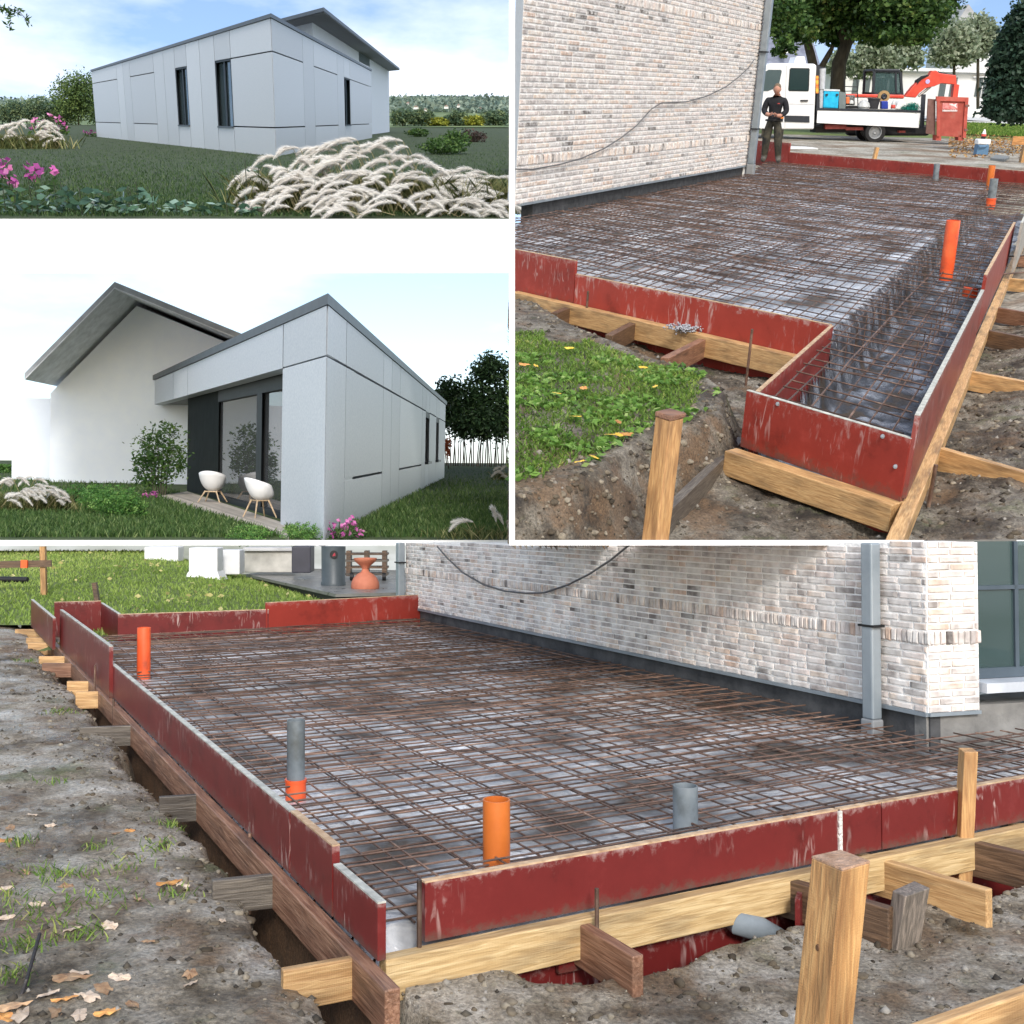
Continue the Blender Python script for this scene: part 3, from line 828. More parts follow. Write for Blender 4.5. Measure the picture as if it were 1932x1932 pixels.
def site_h(x, y):
    x, y = np.asarray(x, dtype=float), np.asarray(y, dtype=float)
    L_ = sdist(x, y, LN, LF)                      # positive: left of the left waler, outside
    Fd = -sdist(x, y, CORN, FC)                   # positive: in front of the slab
    z = 0.03 + 0.03 * fbm(x, y, 1.8, 3, 3) + 0.022 * fbm(x, y, 9, 3, 5) + 0.012 * fbm(x, y, 34, 3, 6)
    z = z + 0.035 * sstep(0.0, 0.3, L_)
    tl = sstep(-0.06, -0.03, L_) * (1 - sstep(0.05, 0.13, L_ + 0.16 * fbm(x, y, 4, 3, 9)))
    z = z - 0.2 * tl * sstep(-0.45, -0.1, -Fd + 0.0 * x - 0.05)
    along = (x - CORN.x) * df.x + (y - CORN.y) * df.y
    tf = sstep(-0.07, -0.04, Fd) * (1 - sstep(0.05, 0.17, Fd + 0.1 * fbm(x, y, 5, 3, 21))) * sstep(0.28, 0.6, along)
    z = z - 0.3 * tf
    z = z - 0.04 * sstep(0, 0.3, Fd) * (1 - sstep(0, 0.3, L_))
    heap = np.exp(-(((x - hp.x) / 0.16) ** 2 + ((y - hp.y) / 0.09) ** 2))
    z = z + 0.02 * heap
    return np.where(poly_sd(x, y, slab_poly) > 0.04, -0.32, z)
hp = g(1330, 1760, 0.0)
MUD = terrain('ground', SITE, -5.6, 5.6, 0.6, 10.8, 680, 620, site_h,
              None, MUD_S, powy=1.5)
# lawn behind, rising to a bank, low beside the terrace
TE0, TE1 = g(464, 1083, 0.2), g(633, 1120.5, 0.2)
def lawn_h(x, y):
    x, y = np.asarray(x, dtype=float), np.asarray(y, dtype=float)
    return 0.06 + 0.39 * sstep(7.6, 16.5, y) * (1 - 0.85 * sstep(-1.0, 0.3, -sdist(x, y, TE1, TE0))) + 0.03 * fbm(x, y, 1.1, 3, 2)
lw0, lw1 = g(0, 1150, 0.06), g(700, 1128, 0.06)
lawn_mask = lambda x, y: (sdist(x, y, BK0, BK1) > 0.04) & ((np.asarray(x) > -2.75) | (np.asarray(y) > 8.9 + 0.5 * fbm(x, y, 1.5, 2, 4))) & (np.asarray(y) < 15.2)
terrain('lawn', SITE, -7.5, 1.2, 7.4, 15.3, 160, 160, lawn_h, lawn_mask, TURF)
gx, gy = rng.uniform(-7.3, 1.0, 60000), rng.uniform(7.6, 15.1, 60000)
k_ = lawn_mask(gx, gy) & (sdist(gx, gy, TE1, TE0) > -0.02)
gx, gy = gx[k_], gy[k_]
v_, f_ = blades(np.stack([gx, gy, lawn_h(gx, gy)], 1), 0.034, 0.012, 5, 1.0)
pr = np.clip(0.45 + 0.9 * fbm(gx, gy, 0.8, 3, 8) + rng.normal(0, 0.16, len(gx)), 0, 0.99)
stuff('lawn_grass', SITE, v_, f_, np.repeat(pr, 5), rnd_mat('lawn_blades_light', [(0.0, (0.14, 0.22, 0.04)), (0.45, (0.27, 0.38, 0.085)), (0.8, (0.42, 0.5, 0.14)), (1.0, (0.58, 0.56, 0.22))], 0.6, 0.35), 'short bright green lawn grass behind the reinforced slab', 'grass')
# leaf litter on the lawn and weeds in the mud
m_ = 420
gx, gy = rng.uniform(-6.5, 0.2, m_), rng.uniform(7.8, 14.5, m_)
k_ = lawn_mask(gx, gy); gx, gy = gx[k_], gy[k_]
v_, f_ = leaves(np.stack([gx, gy, lawn_h(gx, gy) + 0.03], 1), 0.055, 3, 1.5, 0.85)
stuff('leaf_litter', SITE, v_, f_, np.repeat(rng.uniform(0.4, 1, len(gx)), 4), rnd_mat('yellow_litter', [(0, (0.42, 0.36, 0.1)), (1, (0.66, 0.6, 0.28))], 0.6, 0.3), 'yellow fallen leaves scattered over the lawn', 'leaves')
tuft = []
for (tx, ty, n_, r_) in ((100, 1655, 260, 0.09), (40, 1590, 120, 0.05), (330, 1560, 150, 0.07), (300, 1600, 120, 0.06), (190, 1600, 70, 0.05), (110, 1345, 160, 0.08), (60, 1250, 160, 0.1), (100, 1480, 90, 0.06), (40, 1790, 200, 0.06), (160, 1760, 160, 0.06), (330, 1690, 80, 0.05), (20, 1850, 150, 0.05), (660, 1830, 60, 0.03), (0, 1700, 150, 0.07), (60, 1730, 240, 0.12), (240, 1640, 130, 0.1), (180, 1700, 160, 0.1)):
    c = hit(SITE, tx, ty, site_h)
    q = rng.normal(0, r_ * 0.5, (n_, 2))
    tuft.append(np.stack([c.x + q[:, 0], c.y + q[:, 1], site_h(c.x + q[:, 0], c.y + q[:, 1])], 1))
tuft = np.concatenate(tuft)
tuft = tuft[rng.uniform(0, 1, len(tuft)) < 0.4]
v_, f_ = blades(tuft, 0.02, 0.0035, 6, 1.6)
stuff('weed_tufts', SITE, v_, f_, np.repeat(rng.uniform(0.1, 1, len(tuft)), 5), GRASS, 'small tufts of grass growing in the wet mud', 'grass')
# clods and crumbs
n_ = 26000
cx, cy = rng.uniform(-2.6, 3.6, n_), 1.2 + rng.uniform(0, 1, n_) ** 1.7 * 6.5
k_ = ~inpoly(cx, cy, slab_poly); cx, cy = cx[k_], cy[k_]
s_ = 0.002 + 0.013 * rng.uniform(0, 1, len(cx)) ** 5
oc = np.array([(1, 0, 0), (-1, 0, 0), (0, 1, 0), (0, -1, 0), (0, 0, 0.8), (0, 0, -0.8)], float)
of = np.array([(0, 2, 4), (2, 1, 4), (1, 3, 4), (3, 0, 4), (2, 0, 5), (1, 2, 5), (3, 1, 5), (0, 3, 5)])
v_ = (oc[None] * rng.uniform(0.5, 1.2, (len(cx), 6, 1)) * s_[:, None, None] + np.stack([cx, cy, site_h(cx, cy)], 1)[:, None]).reshape(-1, 3)
f_ = (of[None] + 6 * np.arange(len(cx))[:, None, None]).reshape(-1, 3)
stuff('soil_clods', SITE, v_, f_, np.repeat(rng.uniform(0, 1, len(cx)), 6), rnd_mat('soil_clod', [(0, (0.03, 0.025, 0.02)), (0.8, (0.14, 0.12, 0.09)), (1, (0.3, 0.28, 0.25))], 0.85), 'crumbs and small clods of soil lying on the mud', 'soil')
CLOD = rnd_mat('earth_lump', [(0, (0.04, 0.031, 0.021)), (0.5, (0.12, 0.095, 0.065)), (1, (0.27, 0.235, 0.18))], 0.85, nscale=60)
n_ = 900
al = rng.uniform(-0.1, 6.5, n_); ou = 0.1 + np.abs(rng.normal(0, 0.13, n_))
c1x, c1y = LN.x + dl.x * al - dl.y * ou, LN.y + dl.y * al + dl.x * ou
al = rng.uniform(0.1, 4.0, n_); ou = 0.06 + np.abs(rng.normal(0, 0.2, n_))
c2x, c2y = CORN.x + df.x * al + df.y * ou, CORN.y + df.y * al - df.x * ou
cx, cy = np.concatenate([c1x, c2x]), np.concatenate([c1y, c2y])
clods(SITE, np.stack([cx, cy, site_h(cx, cy)], 1), 0.003 + 0.013 * rng.uniform(0, 1, len(cx)) ** 4, 91, 'dark lumps of dug earth along the formwork trenches, lower picture', CLOD)
# plastic sheet and reinforcement
sheet_h = lambda x, y: 0.1 + 0.05 * fbm(x, y, 2.6, 3, 41) + 0.02 * fbm(x, y, 8, 3, 43)
o = terrain('plastic_sheet', SITE, -3.4, 5.6, 2.0, 9.6, 320, 320, lambda x, y: np.minimum(sheet_h(x, y), 0.02 + poly_sd(x, y, slab_poly) * 1.2), lambda x, y: poly_sd(x, y, slab_poly) > 0.022, SHEET_S,
            'wet grey plastic sheet under the rusty mesh, in the lower picture', 'plastic sheet', kind=None)
net = thing('reinforcement_mesh', SITE, (CORN.x + 1.2, CORN.y + 2.5, 0.1), 'wide net of rusty steel bars over wet grey sheet, seen from its front corner', 'steel mesh')
inner = inset(slab_poly, 0.03)
rebar_net(net, inner, dl, df, 0.1, 0.076, ZM - 0.006, 0.003, RUST, 0.1, 1, 0.006)
rebar_net(net, inner, dl, df, 0.13, 0.082, ZM - 0.04, 0.003, RUST, 0.2, 2, 0.006)
# formwork panels
def panel(place, a, b, z0, z1, label, th=0.018, side=1, m=None, edge=None, group='red formwork panels', tilt=0.0):
    """upright plywood panel: red film faces and a bare top edge"""
    c = (V2(a) + V2(b)) / 2
    t = thing('formwork_panel', place, (c.x, c.y, z0), label, 'formwork panel', group)
    part('face', MB().slab(a, b, z0, z1 - 0.004, th, side), m or RED, t)
    d = (V2(b) - V2(a)).normalized() * 0.001
    part('top_edge', MB().slab(V2(a) - d, V2(b) + d, z1 - 0.004, z1, th, side), edge or PLY_EDGE, t)
    return t
def on_left(px_, py_, z): return g(px_, py_, z)
def lpt(d_):
    """point of the left line at a distance from the near corner"""
    q = V2(LN) + dl * d_
    return q
def lproj(x, y, z):
    p = g(x, y, z); return (V2(p) - V2(LN)).dot(dl)
l0, l1, l2, l3 = lproj(712, 1702, 0.213), lproj(652, 1595, 0.25), lproj(203, 1249, 0.25), lproj(125, 1150, 0.34)
panel(SITE, lpt(l0), lpt(l1), ZT + 0.004, 0.213, 'short low red formwork panel at the near open corner', m=RED, edge=PLY_PALE, side=-1)
panel(SITE, lpt(l1 + 0.01), lpt(l1 + 0.32), ZT + 0.002, 0.252, 'red formwork panel next to the low corner piece on the left side', m=RED, side=-1)
panel(SITE, lpt(l1 + 0.33), lpt(l2), ZT + 0.003, 0.25, 'long red formwork panel along the muddy left side', m=RED, edge=PLY_PALE, side=-1)
panel(SITE, lpt(l2 - 0.12), lpt(l3), ZT + 0.002, 0.342, 'taller red formwork panel behind the far orange pipe', m=RED, side=1, edge=PLY_PALE)
panel(SITE, lpt(l3 - 0.1) + Vector((-0.05, -0.02)), lpt(l3 + 1.5) + Vector((-0.05, -0.02)), ZT, 0.3, 'pale weathered formwork panel at the far left end', m=RED, edge=PLY_PALE, side=1)
fpt = lambda x, row: V2(g(x, row, ZF))
frow = lambda x: 1663 + (x - 802) * (1466 - 1663) / 1130.0
panel(SITE, fpt(802, frow(802)), fpt(1580, frow(1580)), ZT + 0.002, ZF, 'long streaky red formwork panel in front of the orange and grey pipes', side=1)
panel(SITE, fpt(1586, frow(1586)), fpt(1662, frow(1662)), ZT + 0.003, ZF, 'narrow red formwork panel right of the white-edged joint', side=1)
panel(SITE, fpt(1664, frow(1664)), fpt(2480, frow(2480)), ZT + 0.002, ZF, 'red formwork panel behind the upright wooden stake at the right', side=1)
o = obj('plaster_seam', MB().slab(fpt(1580, frow(1580)), fpt(1586, frow(1586)), ZT + 0.01, ZF - 0.004, 0.006, -1), mat('plaster', (0.75, 0.73, 0.68), 40, 0.9, 0.8), SITE)
tag(o, 'white smear of plaster over the joint of two red panels', 'plaster')
b0, bm_, b1 = V2(g(225, 1195, ZM)), V2(g(507, 1184, ZM)), V2(g(827, 1163, ZM))
panel(SITE, b0, bm_, 0.02, 0.281, 'low red formwork panel along the lawn at the back', side=1)
panel(SITE, bm_ - df * 0.02, b1, 0.02, 0.33, 'tall red formwork panel with yellow leaf marks meeting the brick wall', side=1, m=RED_B)
al0, al1 = V2(g(102, 1186, 0.1)), V2(g(190, 1183, 0.1))
panel(SITE, al0, al1, 0.02, 0.3, 'small red formwork panel closing the far left corner', side=1)
panel(SITE, al1, b0 - df * 0.01, 0.02, 0.285, 'narrow pale formwork return beside the far left corner', side=1, edge=PLY_PALE)
# walers (timbers lying along the panels)
def timber(place, p, q, w, h, m, label, cat='timber', group=None, name='timber', bev=0.003):
    c = (Vector(p) + Vector(q)) / 2
    d = Vector(q) - Vector(p)
    ln = d.length
    x = d.normalized(); y = Vector((0, 0, 1)).cross(x).normalized(); z = x.cross(y)
    Mx = Matrix((x, y, z)).transposed().to_4x4()
    mb = MB().box((0, 0, 0), (ln, w, h))
    o = obj(name, mb, m, place, bevel=bev)
    o.matrix_world = place.M4 @ Matrix.Translation(c) @ Mx
    return tag(o, label, cat, group)
off = Vector((-dl.y, dl.x)) * 0.018
wl0, wl1 = V2(LN) - dl * 0.16 + off, lpt((V2(LF) - V2(LN)).length + 0.35) + off
timber(SITE, (*wl0, ZT - 0.045), (*wl1, ZT - 0.045), 0.032, 0.09, TAN, 'long reddish timber laid along the left formwork panels', group='formwork timbers')
offf = Vector((df.y, -df.x)) * 0.022
w0, w1 = V2(CORN) + df * 0.02 + offf, V2(FC) + offf
timber(SITE, (*w0, ZT - 0.045), (*w1, ZT - 0.045), 0.036, 0.088, PINE_S, 'long pale pine timber under the front red panels', group='formwork timbers')
low = obj('lower_panel', MB().slab(V2(CORN) + df * 0.06 - offf * 0.4, V2(FC) - offf * 0.4, -0.36, 0.0, 0.014, 1), RED, SITE)
tag(low, 'dark red lower formwork board in the trench under the front timber', 'formwork panel', 'red formwork panels')
lowl = obj('lower_panel', MB().slab(V2(LN), lpt(7.2), -0.3, 0.0, 0.014, -1), BROWN, SITE)
tag(lowl, 'brown lower formwork board in the trench under the left timber', 'formwork panel')
# braces on the left
brl = [((29, 1187), (82, 1187), PINE), ((50, 1203), (97, 1203), PINE), ((53, 1213), (109, 1212), PINE), ((74, 1238), (131, 1238), PINE), ((80, 1251), (148, 1251), TAN), ((127, 1285), (178, 1285), PINE), ((143, 1305), (199, 1304), PINE), ((150, 1372), (260, 1368), GREYW), ((300, 1503), (389, 1497), GREYW), ((400, 1660), (527, 1647), GREYW), ((532, 1828), (672, 1803), PINE)]
names_ = ['outermost pale brace at the far left end of the left timber', 'second pale brace from the far end of the left timber', 'third pale brace from the far end of the left timber', 'fourth pale brace from the far end of the left timber', 'fifth brace from the far end of the left timber, reddish', 'pale brace with a clod of soil before it on the left side', 'pale brace just before the first thin stake on the left side', 'light topped grey brace in the middle of the muddy left side', 'dark brace sunk in the mud on the left side', 'light topped dark brace over the trench near the left corner', 'pale pine brace at the near left corner']
for (a, b, m), lb in zip(brl, names_):
    p, q = g(*a, ZT - 0.004), g(*b, ZT - 0.004)
    q = q + (q - p).normalized() * 0.01
    timber(SITE, p - Vector((0, 0, 0.042)), q - Vector((0, 0, 0.042)), 0.019, 0.084, m, lb, group='short braces against the left timber', name='brace')
brf = [((1086, 1732), (1204, 1803), TAN, 'reddish brace in front of the pale timber, below the front panel'), ((1455, 1648), (1682, 1712), BROWN, 'brown brace running behind the thick foreground post'), ((1618, 1607), (1867, 1678), PINE, 'long pale brace right of the thick foreground post'), ((1774, 1571), (2000, 1624), BROWN, 'dark brown brace below the upright stake at the right'), ((1902, 1549), (2040, 1580), PINE, 'pale brace at the right edge of the lower picture')]
for a, b, m, lb in brf:
    p, q = g(*a, ZT - 0.012), g(*b, ZT - 0.012)
    timber(SITE, p - Vector((0, 0, 0.048)), q - Vector((0, 0, 0.048)), 0.028, 0.096, m, lb, group='braces against the front timber', name='brace')
o = obj('panel_offcut', MB().slab(g(1054, 1812, 0.0), g(1118, 1800, 0.0), -0.03, 0.05, 0.012, 1), RED, SITE); tag(o, 'small red plywood offcut standing beside the reddish brace', 'offcut')
o = obj('panel_offcut', MB().slab(g(1510, 1760, -0.02), g(1526, 1706, -0.02), -0.06, 0.06, 0.012, 1), RED, SITE); tag(o, 'narrow plywood offcut in the trench left of the thick post', 'offcut')
# thin steel stakes
def stake(place, x, r0, r1, z0, label, rad=0.005, lean=(0, 0)):
    b = place.g(x, r1, z0)
    zt = place.z(b, r0)
    mb = MB().tube([(b.x, b.y, z0 - 0.12), (b.x + lean[0] * 0.3, b.y, z0 + (zt - z0) * 0.4), (b.x + lean[0], b.y + lean[1], zt)], rad, 7)
    o = obj('steel_stake', mb, RUST, place, smooth=True)
    return tag(o, label, 'stake', 'thin steel stakes')
stake(SITE, 179, 1255, 1299, ZT, 'thin steel stake at the far part of the left timber')
stake(SITE, 214, 1319, 1362, 0.02, 'thin steel stake before the light topped grey brace')
stake(SITE, 471, 1572, 1642, 0.0, 'thin steel stake before the brace near the left corner')
stake(SITE, 791, 1660, 1880, -0.01, 'long dark steel bar standing at the open front corner', 0.0055)
stake(SITE, 1126, 1676, 1737, ZT, 'thin steel stake against the front red panel above the reddish brace', 0.005)
b = g(68, 1790, 0.06)
o = obj('steel_stake', MB().tube([g(20, 1945, 0.02), g(50, 1850, 0.09), SITE.front(75, 1762, g(60, 1850, 0.05).y + 0.06)], 0.004, 6), STEEL_D, SITE); tag(o, 'thin bent wire rod sticking out of the leaves at the lower left', 'rod')
# pipes
def pipe(place, x, rtop, base, rad, m, label, collar=None, lean=(0.0, 0.0), rim=0.12, name='drain_pipe', group='upright drain pipes'):
    zt = place.z(base, rtop)
    t = thing(name, place, base, label, 'pipe', group)
    ax = Vector((lean[0], lean[1], zt - base[2]))
    Mx = ax.to_track_quat('Z', 'Y').to_matrix().to_4x4()
    ln = ax.length
    prof = [(rad, -0.1), (rad, ln - 0.003), (rad * 0.985, ln), (rad * 0.9, ln), (rad * 0.9, -0.1)]
    part('tube', MB().lathe(prof, base, 28, M=Mx), m, t, True)
    if collar:
        cr = rad * 1.16
        part('collar', MB().lathe([(rad * 1.01, -0.08), (cr, -0.08), (cr, collar * 0.7), (cr * 1.05, collar * 0.72), (cr * 1.05, collar), (rad * 1.01, collar)], base, 28, M=Mx), ORED, t, True)
    return t
def at_depth(place, x, z, d): # point at height z and local depth d in pixel column x
    lo, hi = 0.0, 1932.0
    p = place.front(x, 1000, d); return Vector((p.x, d, z))
pipe(SITE, 936, 1508, at_depth(SITE, 936, 0.1, 2.82), 0.0345, ORANGE, 'orange drain pipe behind the front red panel')
pipe(SITE, 1290, 1482, at_depth(SITE, 1290, 0.1, 3.08), 0.034, GREYP, 'grey drain pipe behind the front red panel')
pipe(SITE, 557, 1358, g(558, 1488, 0.13), 0.028, GREYP, 'grey drain pipe with an orange collar near the left panels', collar=0.03)
pipe(SITE, 267, 1184, g(271, 1275, 0.13), 0.035, ORED, 'red orange drain pipe at the far left of the slab')
ep = [g(1385, 1745, 0.0) + Vector((-0.02, 0.12, 0.02)), g(1395, 1742, 0.0), g(1430, 1752, -0.02), g(1470, 1775, -0.07)]
o = obj('buried_pipe', MB().tube(ep, 0.03, 18), GREYP, SITE, smooth=True); tag(o, 'grey pipe end lying in the trench under the pale timber', 'pipe')
# posts
def post_px(place, quad, zt, z0, m, name, label, cat='post', lean=(0, 0), taper=1.0):
    """square post: its top corners seen at four pixels at height zt"""
    tp = [place.g(x, y, zt) for x, y in quad]
    c = sum((Vector(p) for p in tp), Vector()) / 4
    bt = [Vector((c.x + (p.x - c.x) * taper + lean[0], c.y + (p.y - c.y) * taper + lean[1], z0)) for p in tp]
    o = obj(name, MB().hexa(bt, tp), m, place, bevel=0.0025)
    return tag(o, label, cat)
quad = [(1531, 1614.7), (1589, 1639), (1642, 1624), (1586, 1602.7)]
tpq = [g(x, y, 0.5) for x, y in quad]; cq = sum(tpq, Vector()) / 4
t = thing('wooden_post', SITE, (cq.x - 0.07, cq.y, 0.0), 'thick square pine post in the right foreground', 'post')
part('shaft', MB().hexa([Vector((p.x - 0.07, p.y, -0.1)) for p in tpq], [Vector((p.x, p.y, 0.497)) for p in tpq]), PINE_Z, t, bevel=0.002)
part('end_grain', MB().hexa([Vector((p.x, p.y, 0.497)) for p in tpq], [cq + (p - cq) * 0.985 for p in tpq]), mat('end_grain', [(0.3, (0.3, 0.17, 0.1)), (0.7, (0.56, 0.37, 0.26))], 40, 0.8, 0.4), t)
for s0_, zk_, kk in ((0.3, 0.26, 1.0), (0.72, 0.2, 0.8), (0.25, 0.38, 0.5)):
    e0, e1 = (tpq[0], tpq[1]) if s0_ < 0.5 else (tpq[1], tpq[2])
    pk_ = e0.lerp(e1, (s0_ * 2) % 1 if s0_ < 0.5 else s0_ - 0.3); nk = (e1 - e0).normalized().cross(Vector((0, 0, 1)))
    pk_ = Vector((pk_.x - 0.07 * (0.5 - zk_) / 0.6, pk_.y, zk_))
    Mk = nk.to_track_quat('Z', 'Y').to_matrix().to_4x4()
    part('knot', MB().lathe([(0, 0.0008), (0.0065 * kk, 0.0007), (0.008 * kk, -0.001)], pk_, 14, M=Mk @ Matrix.Diagonal((1, 1.35, 1, 1))), mat('dark_knot', (0.13, 0.065, 0.03), 30, 0.7), t)
post_px(SITE, [(1684, 1680), (1709, 1691), (1755, 1675), (1725, 1661.5)], 0.115, -0.1, wood('grey_stub', (0.13, 0.11, 0.09), (0.27, 0.22, 0.18), None, 'z'), 'wooden_post', 'short dark stub post with a reddish cut top', lean=(-0.03, 0.02))
sb = V2(g(1821, 1590, ZT - 0.02)); ppm_ = SITE.ppm((sb.x, sb.y, 0.1)); hw = 13.0 / ppm_
zt = SITE.z((sb.x, sb.y), 1416)
o = obj('wooden_stake', MB().hexa([(sb.x - hw - 0.012, sb.y - hw, -0.08), (sb.x + hw - 0.012, sb.y - hw, -0.08), (sb.x + hw - 0.012, sb.y + hw, -0.08), (sb.x - hw - 0.012, sb.y + hw, -0.08)], [(sb.x - hw + 0.012, sb.y - hw, zt), (sb.x + hw + 0.012, sb.y - hw, zt), (sb.x + hw + 0.012, sb.y + hw, zt + 0.004), (sb.x - hw + 0.012, sb.y + hw, zt + 0.004)]), PINE_Z, SITE, bevel=0.002)
tag(o, 'upright pine stake against the front red panels at the right', 'stake')
p0, p1 = SITE.front(1700, 1946, 1.42), SITE.front(2010, 1838, 1.62)
timber(SITE, p0 - Vector((0, 0, 0.04)), p1 - Vector((0, 0, 0.04)), 0.02, 0.08, PINE, 'sloping pine board at the bottom right corner', 'board', name='board')
# lawn stakes and things behind
lp = hit(SITE, 84, 1122, lawn_h)
t = thing('batter_board', SITE, lp, 'wooden cross board on an upright stake standing in the lawn', 'batter board')
part('stake', MB().beam((lp.x, lp.y, lp.z - 0.1), (lp.x - 0.02, lp.y, SITE.z(lp, 1031)), 0.05, 0.05), PINE_Z, t)
q0, q1 = SITE.front(-40, 1066, lp.y - 0.03), SITE.front(97, 1063, lp.y - 0.03)
part('crosspiece', MB().beam(q0, q1, 0.03, 0.065), BROWN, t)
q2 = SITE.front(46, 1064, lp.y - 0.06)
part('marker', MB().box(q2, (0.06, 0.03, 0.075)), mat('orange_marker', (0.9, 0.12, 0.03), 8, 0.6), t)
p = hit(SITE, 0, 1100, lawn_h); q = hit(SITE, 52, 1101, lawn_h)
o = obj('black_pipe', MB().tube([p + Vector((-0.6, 0, 0.04)), p + Vector((0, 0, 0.04)), q + Vector((0, 0, 0.04))], 0.03, 12), BLACK, SITE, smooth=True); tag(o, 'black plastic pipe lying on the lawn at the left edge', 'pipe')
lp = hit(SITE, 184, 1140, lawn_h)
o = obj('wooden_stake', MB().beam((lp.x + 0.02, lp.y, lp.z - 0.1), (lp.x - 0.03, lp.y, SITE.z(lp, 1099)), 0.05, 0.04), BROWN, SITE); tag(o, 'brown wooden stake behind the far left formwork corner', 'stake')
# terrace
ZTER = 0.2
tp = [g(464, 1083, ZTER), g(633, 1120.5, ZTER), g(775, 1117, ZTER), g(775, 1076, ZTER), g(540, 1072, ZTER)]
t = thing('terrace', SITE, (tp[1].x, tp[1].y, 0), 'wet grey stone terrace slab beside the house', 'terrace')
mb = MB(); n_ = len(tp); mb.add([(p.x, p.y, ZTER - 0.03) for p in tp] + [tuple(p) for p in tp], [tuple(range(n_))[::-1], tuple(range(n_, 2 * n_))] + [(i, (i + 1) % n_, (i + 1) % n_ + n_, i + n_) for i in range(n_)])
part('slab', mb, mat('wet_stone', [(0.3, (0.13, 0.13, 0.125)), (0.7, (0.24, 0.235, 0.22))], 4, 0.25, 0.1, rough2=0.5), t)
mb = MB(); tq = [p + (Vector((tp[0].x + tp[2].x, tp[0].y + tp[3].y, 0)) / 2 - Vector((p.x, p.y, 0))) * 0.02 for p in tp]
mb.add([(p.x, p.y, 0.02) for p in tq] + [(p.x, p.y, ZTER - 0.03) for p in tq], [tuple(range(n_))[::-1]] + [(i, (i + 1) % n_, (i + 1) % n_ + n_, i + n_) for i in range(n_)])
part('base', mb, BLACK, t)
def block(name, x0, x1, r0, r1, dep, thick, m, label, cat, hf=None, place=SITE, bev=0.01):
    """upright block whose front shows between two columns and two rows at a given depth"""
    a, b = place.front(x0, r1, dep), place.front(x1, r1, dep)
    c = place.front(x0, r0, dep)
    o = obj(name, MB().box(((a.x + b.x) / 2, dep + thick / 2, (a.z + c.z) / 2), (b.x - a.x, thick, c.z - a.z)), m, place, bevel=bev)
    return tag(o, label, cat)
WPAINT = mat('white_painted_wall', [(0.3, (0.72, 0.72, 0.72)), (0.7, (0.82, 0.82, 0.82))], 6, 0.85, 0.2)
dep = hit(SITE, 300, 1057, lawn_h).y
block('garden_wall', 272, 336, 1032, 1060, dep, 0.3, WPAINT, 'white garden wall at the far edge of the lawn', 'wall')
dep = hit(SITE, 383, 1090, lawn_h).y
pb = SITE.front(383, 1091, dep); w_ = 27.0 / SITE.ppm(pb); zt = SITE.z(pb, 1032)
t = thing('white_pillar', SITE, pb, 'white painted pillar with a flared foot on the lawn', 'pillar')
part('shaft', MB().box((pb.x, pb.y + w_, (pb.z + zt) / 2), (2 * w_, 2 * w_, zt - pb.z - 0.02)), WPAINT, t, bevel=0.01)
part('foot', MB().hexa([(pb.x - w_ * 1.35, pb.y - w_ * .35, pb.z - 0.05), (pb.x + w_ * 1.35, pb.y - w_ * .35, pb.z - 0.05), (pb.x + w_ * 1.35, pb.y + w_ * 2.35, pb.z - 0.05), (pb.x - w_ * 1.35, pb.y + w_ * 2.35, pb.z - 0.05)], [(pb.x - w_ * 1.02, pb.y - .01, pb.z + 0.07), (pb.x + w_ * 1.02, pb.y - .01, pb.z + 0.07), (pb.x + w_ * 1.02, pb.y + w_ * 2.02, pb.z + 0.07), (pb.x - w_ * 1.02, pb.y + w_ * 2.02, pb.z + 0.07)]), WPAINT, t)
block('white_box', 414, 452, 1038, 1084, 12.6, 0.3, WPAINT, 'white box wall between the pillar and the concrete wall', 'wall')
block('concrete_wall', 461, 556, 1040, 1080, 13.4, 0.25, mat('stained_concrete', [(0.3, (0.3, 0.29, 0.26)), (0.7, (0.55, 0.53, 0.48))], 4, 0.9, 0.3), 'low stained concrete wall behind the terrace', 'wall')
block('wall_cap', 458, 560, 1033, 1040, 13.35, 0.36, mat('grey_coping', (0.5, 0.5, 0.5), 5, 0.8), 'pale coping stone on the low concrete wall', 'coping')
block('dark_planter', 550, 586, 1031, 1081, 12.4, 0.35, mat('anthracite', (0.045, 0.045, 0.06), 5, 0.5), 'tall anthracite block planter on the terrace', 'planter')
pb = g(629, 1104, ZTER); rr_ = 23.0 / SITE.ppm(pb); zt = SITE.z(pb, 1031)
t = thing('round_planter', SITE, pb, 'dark grey round column with a red emblem on the terrace', 'column')
part('body', MB().lathe([(0, zt - pb.z), (rr_, zt - pb.z), (rr_ * 0.97, 0.04), (rr_ * 1.02, 0.03), (rr_ * 1.02, 0), (0, 0)], pb, 28), mat('slate_grey', (0.06, 0.075, 0.085), 6, 0.45), t, True)
em = SITE.front(630, 1046, pb.y - rr_ - 0.004)
part('emblem', MB().lathe([(0, 0), (0.042, 0), (0.042, 0.01), (0, 0.01)], em, 20, M=Matrix.Rotation(R(90), 4, 'X')), BLACK, t)
part('emblem_mark', MB().prism([(-.015, -.02), (.018, -.014), (.012, .02), (-.004, .006)], em + Vector((0, -0.012, 0)), (1, 0, 0), (0, 0, 1), (0, 1, 0), 0, .004), mat('dark_red_paint', (0.35, 0.03, 0.05), 9, 0.5), t)
pb = g(689, 1110, ZTER); k = 1.0 / SITE.ppm(pb)
prof = [(0.0, 0.0), (26, 0), (27, 3), (26, 12), (22, 20), (15, 27), (8, 31), (6, 36), (8, 41), (14, 46), (20, 51), (22, 55), (22, 57), (19, 57), (12, 50), (0, 46)]
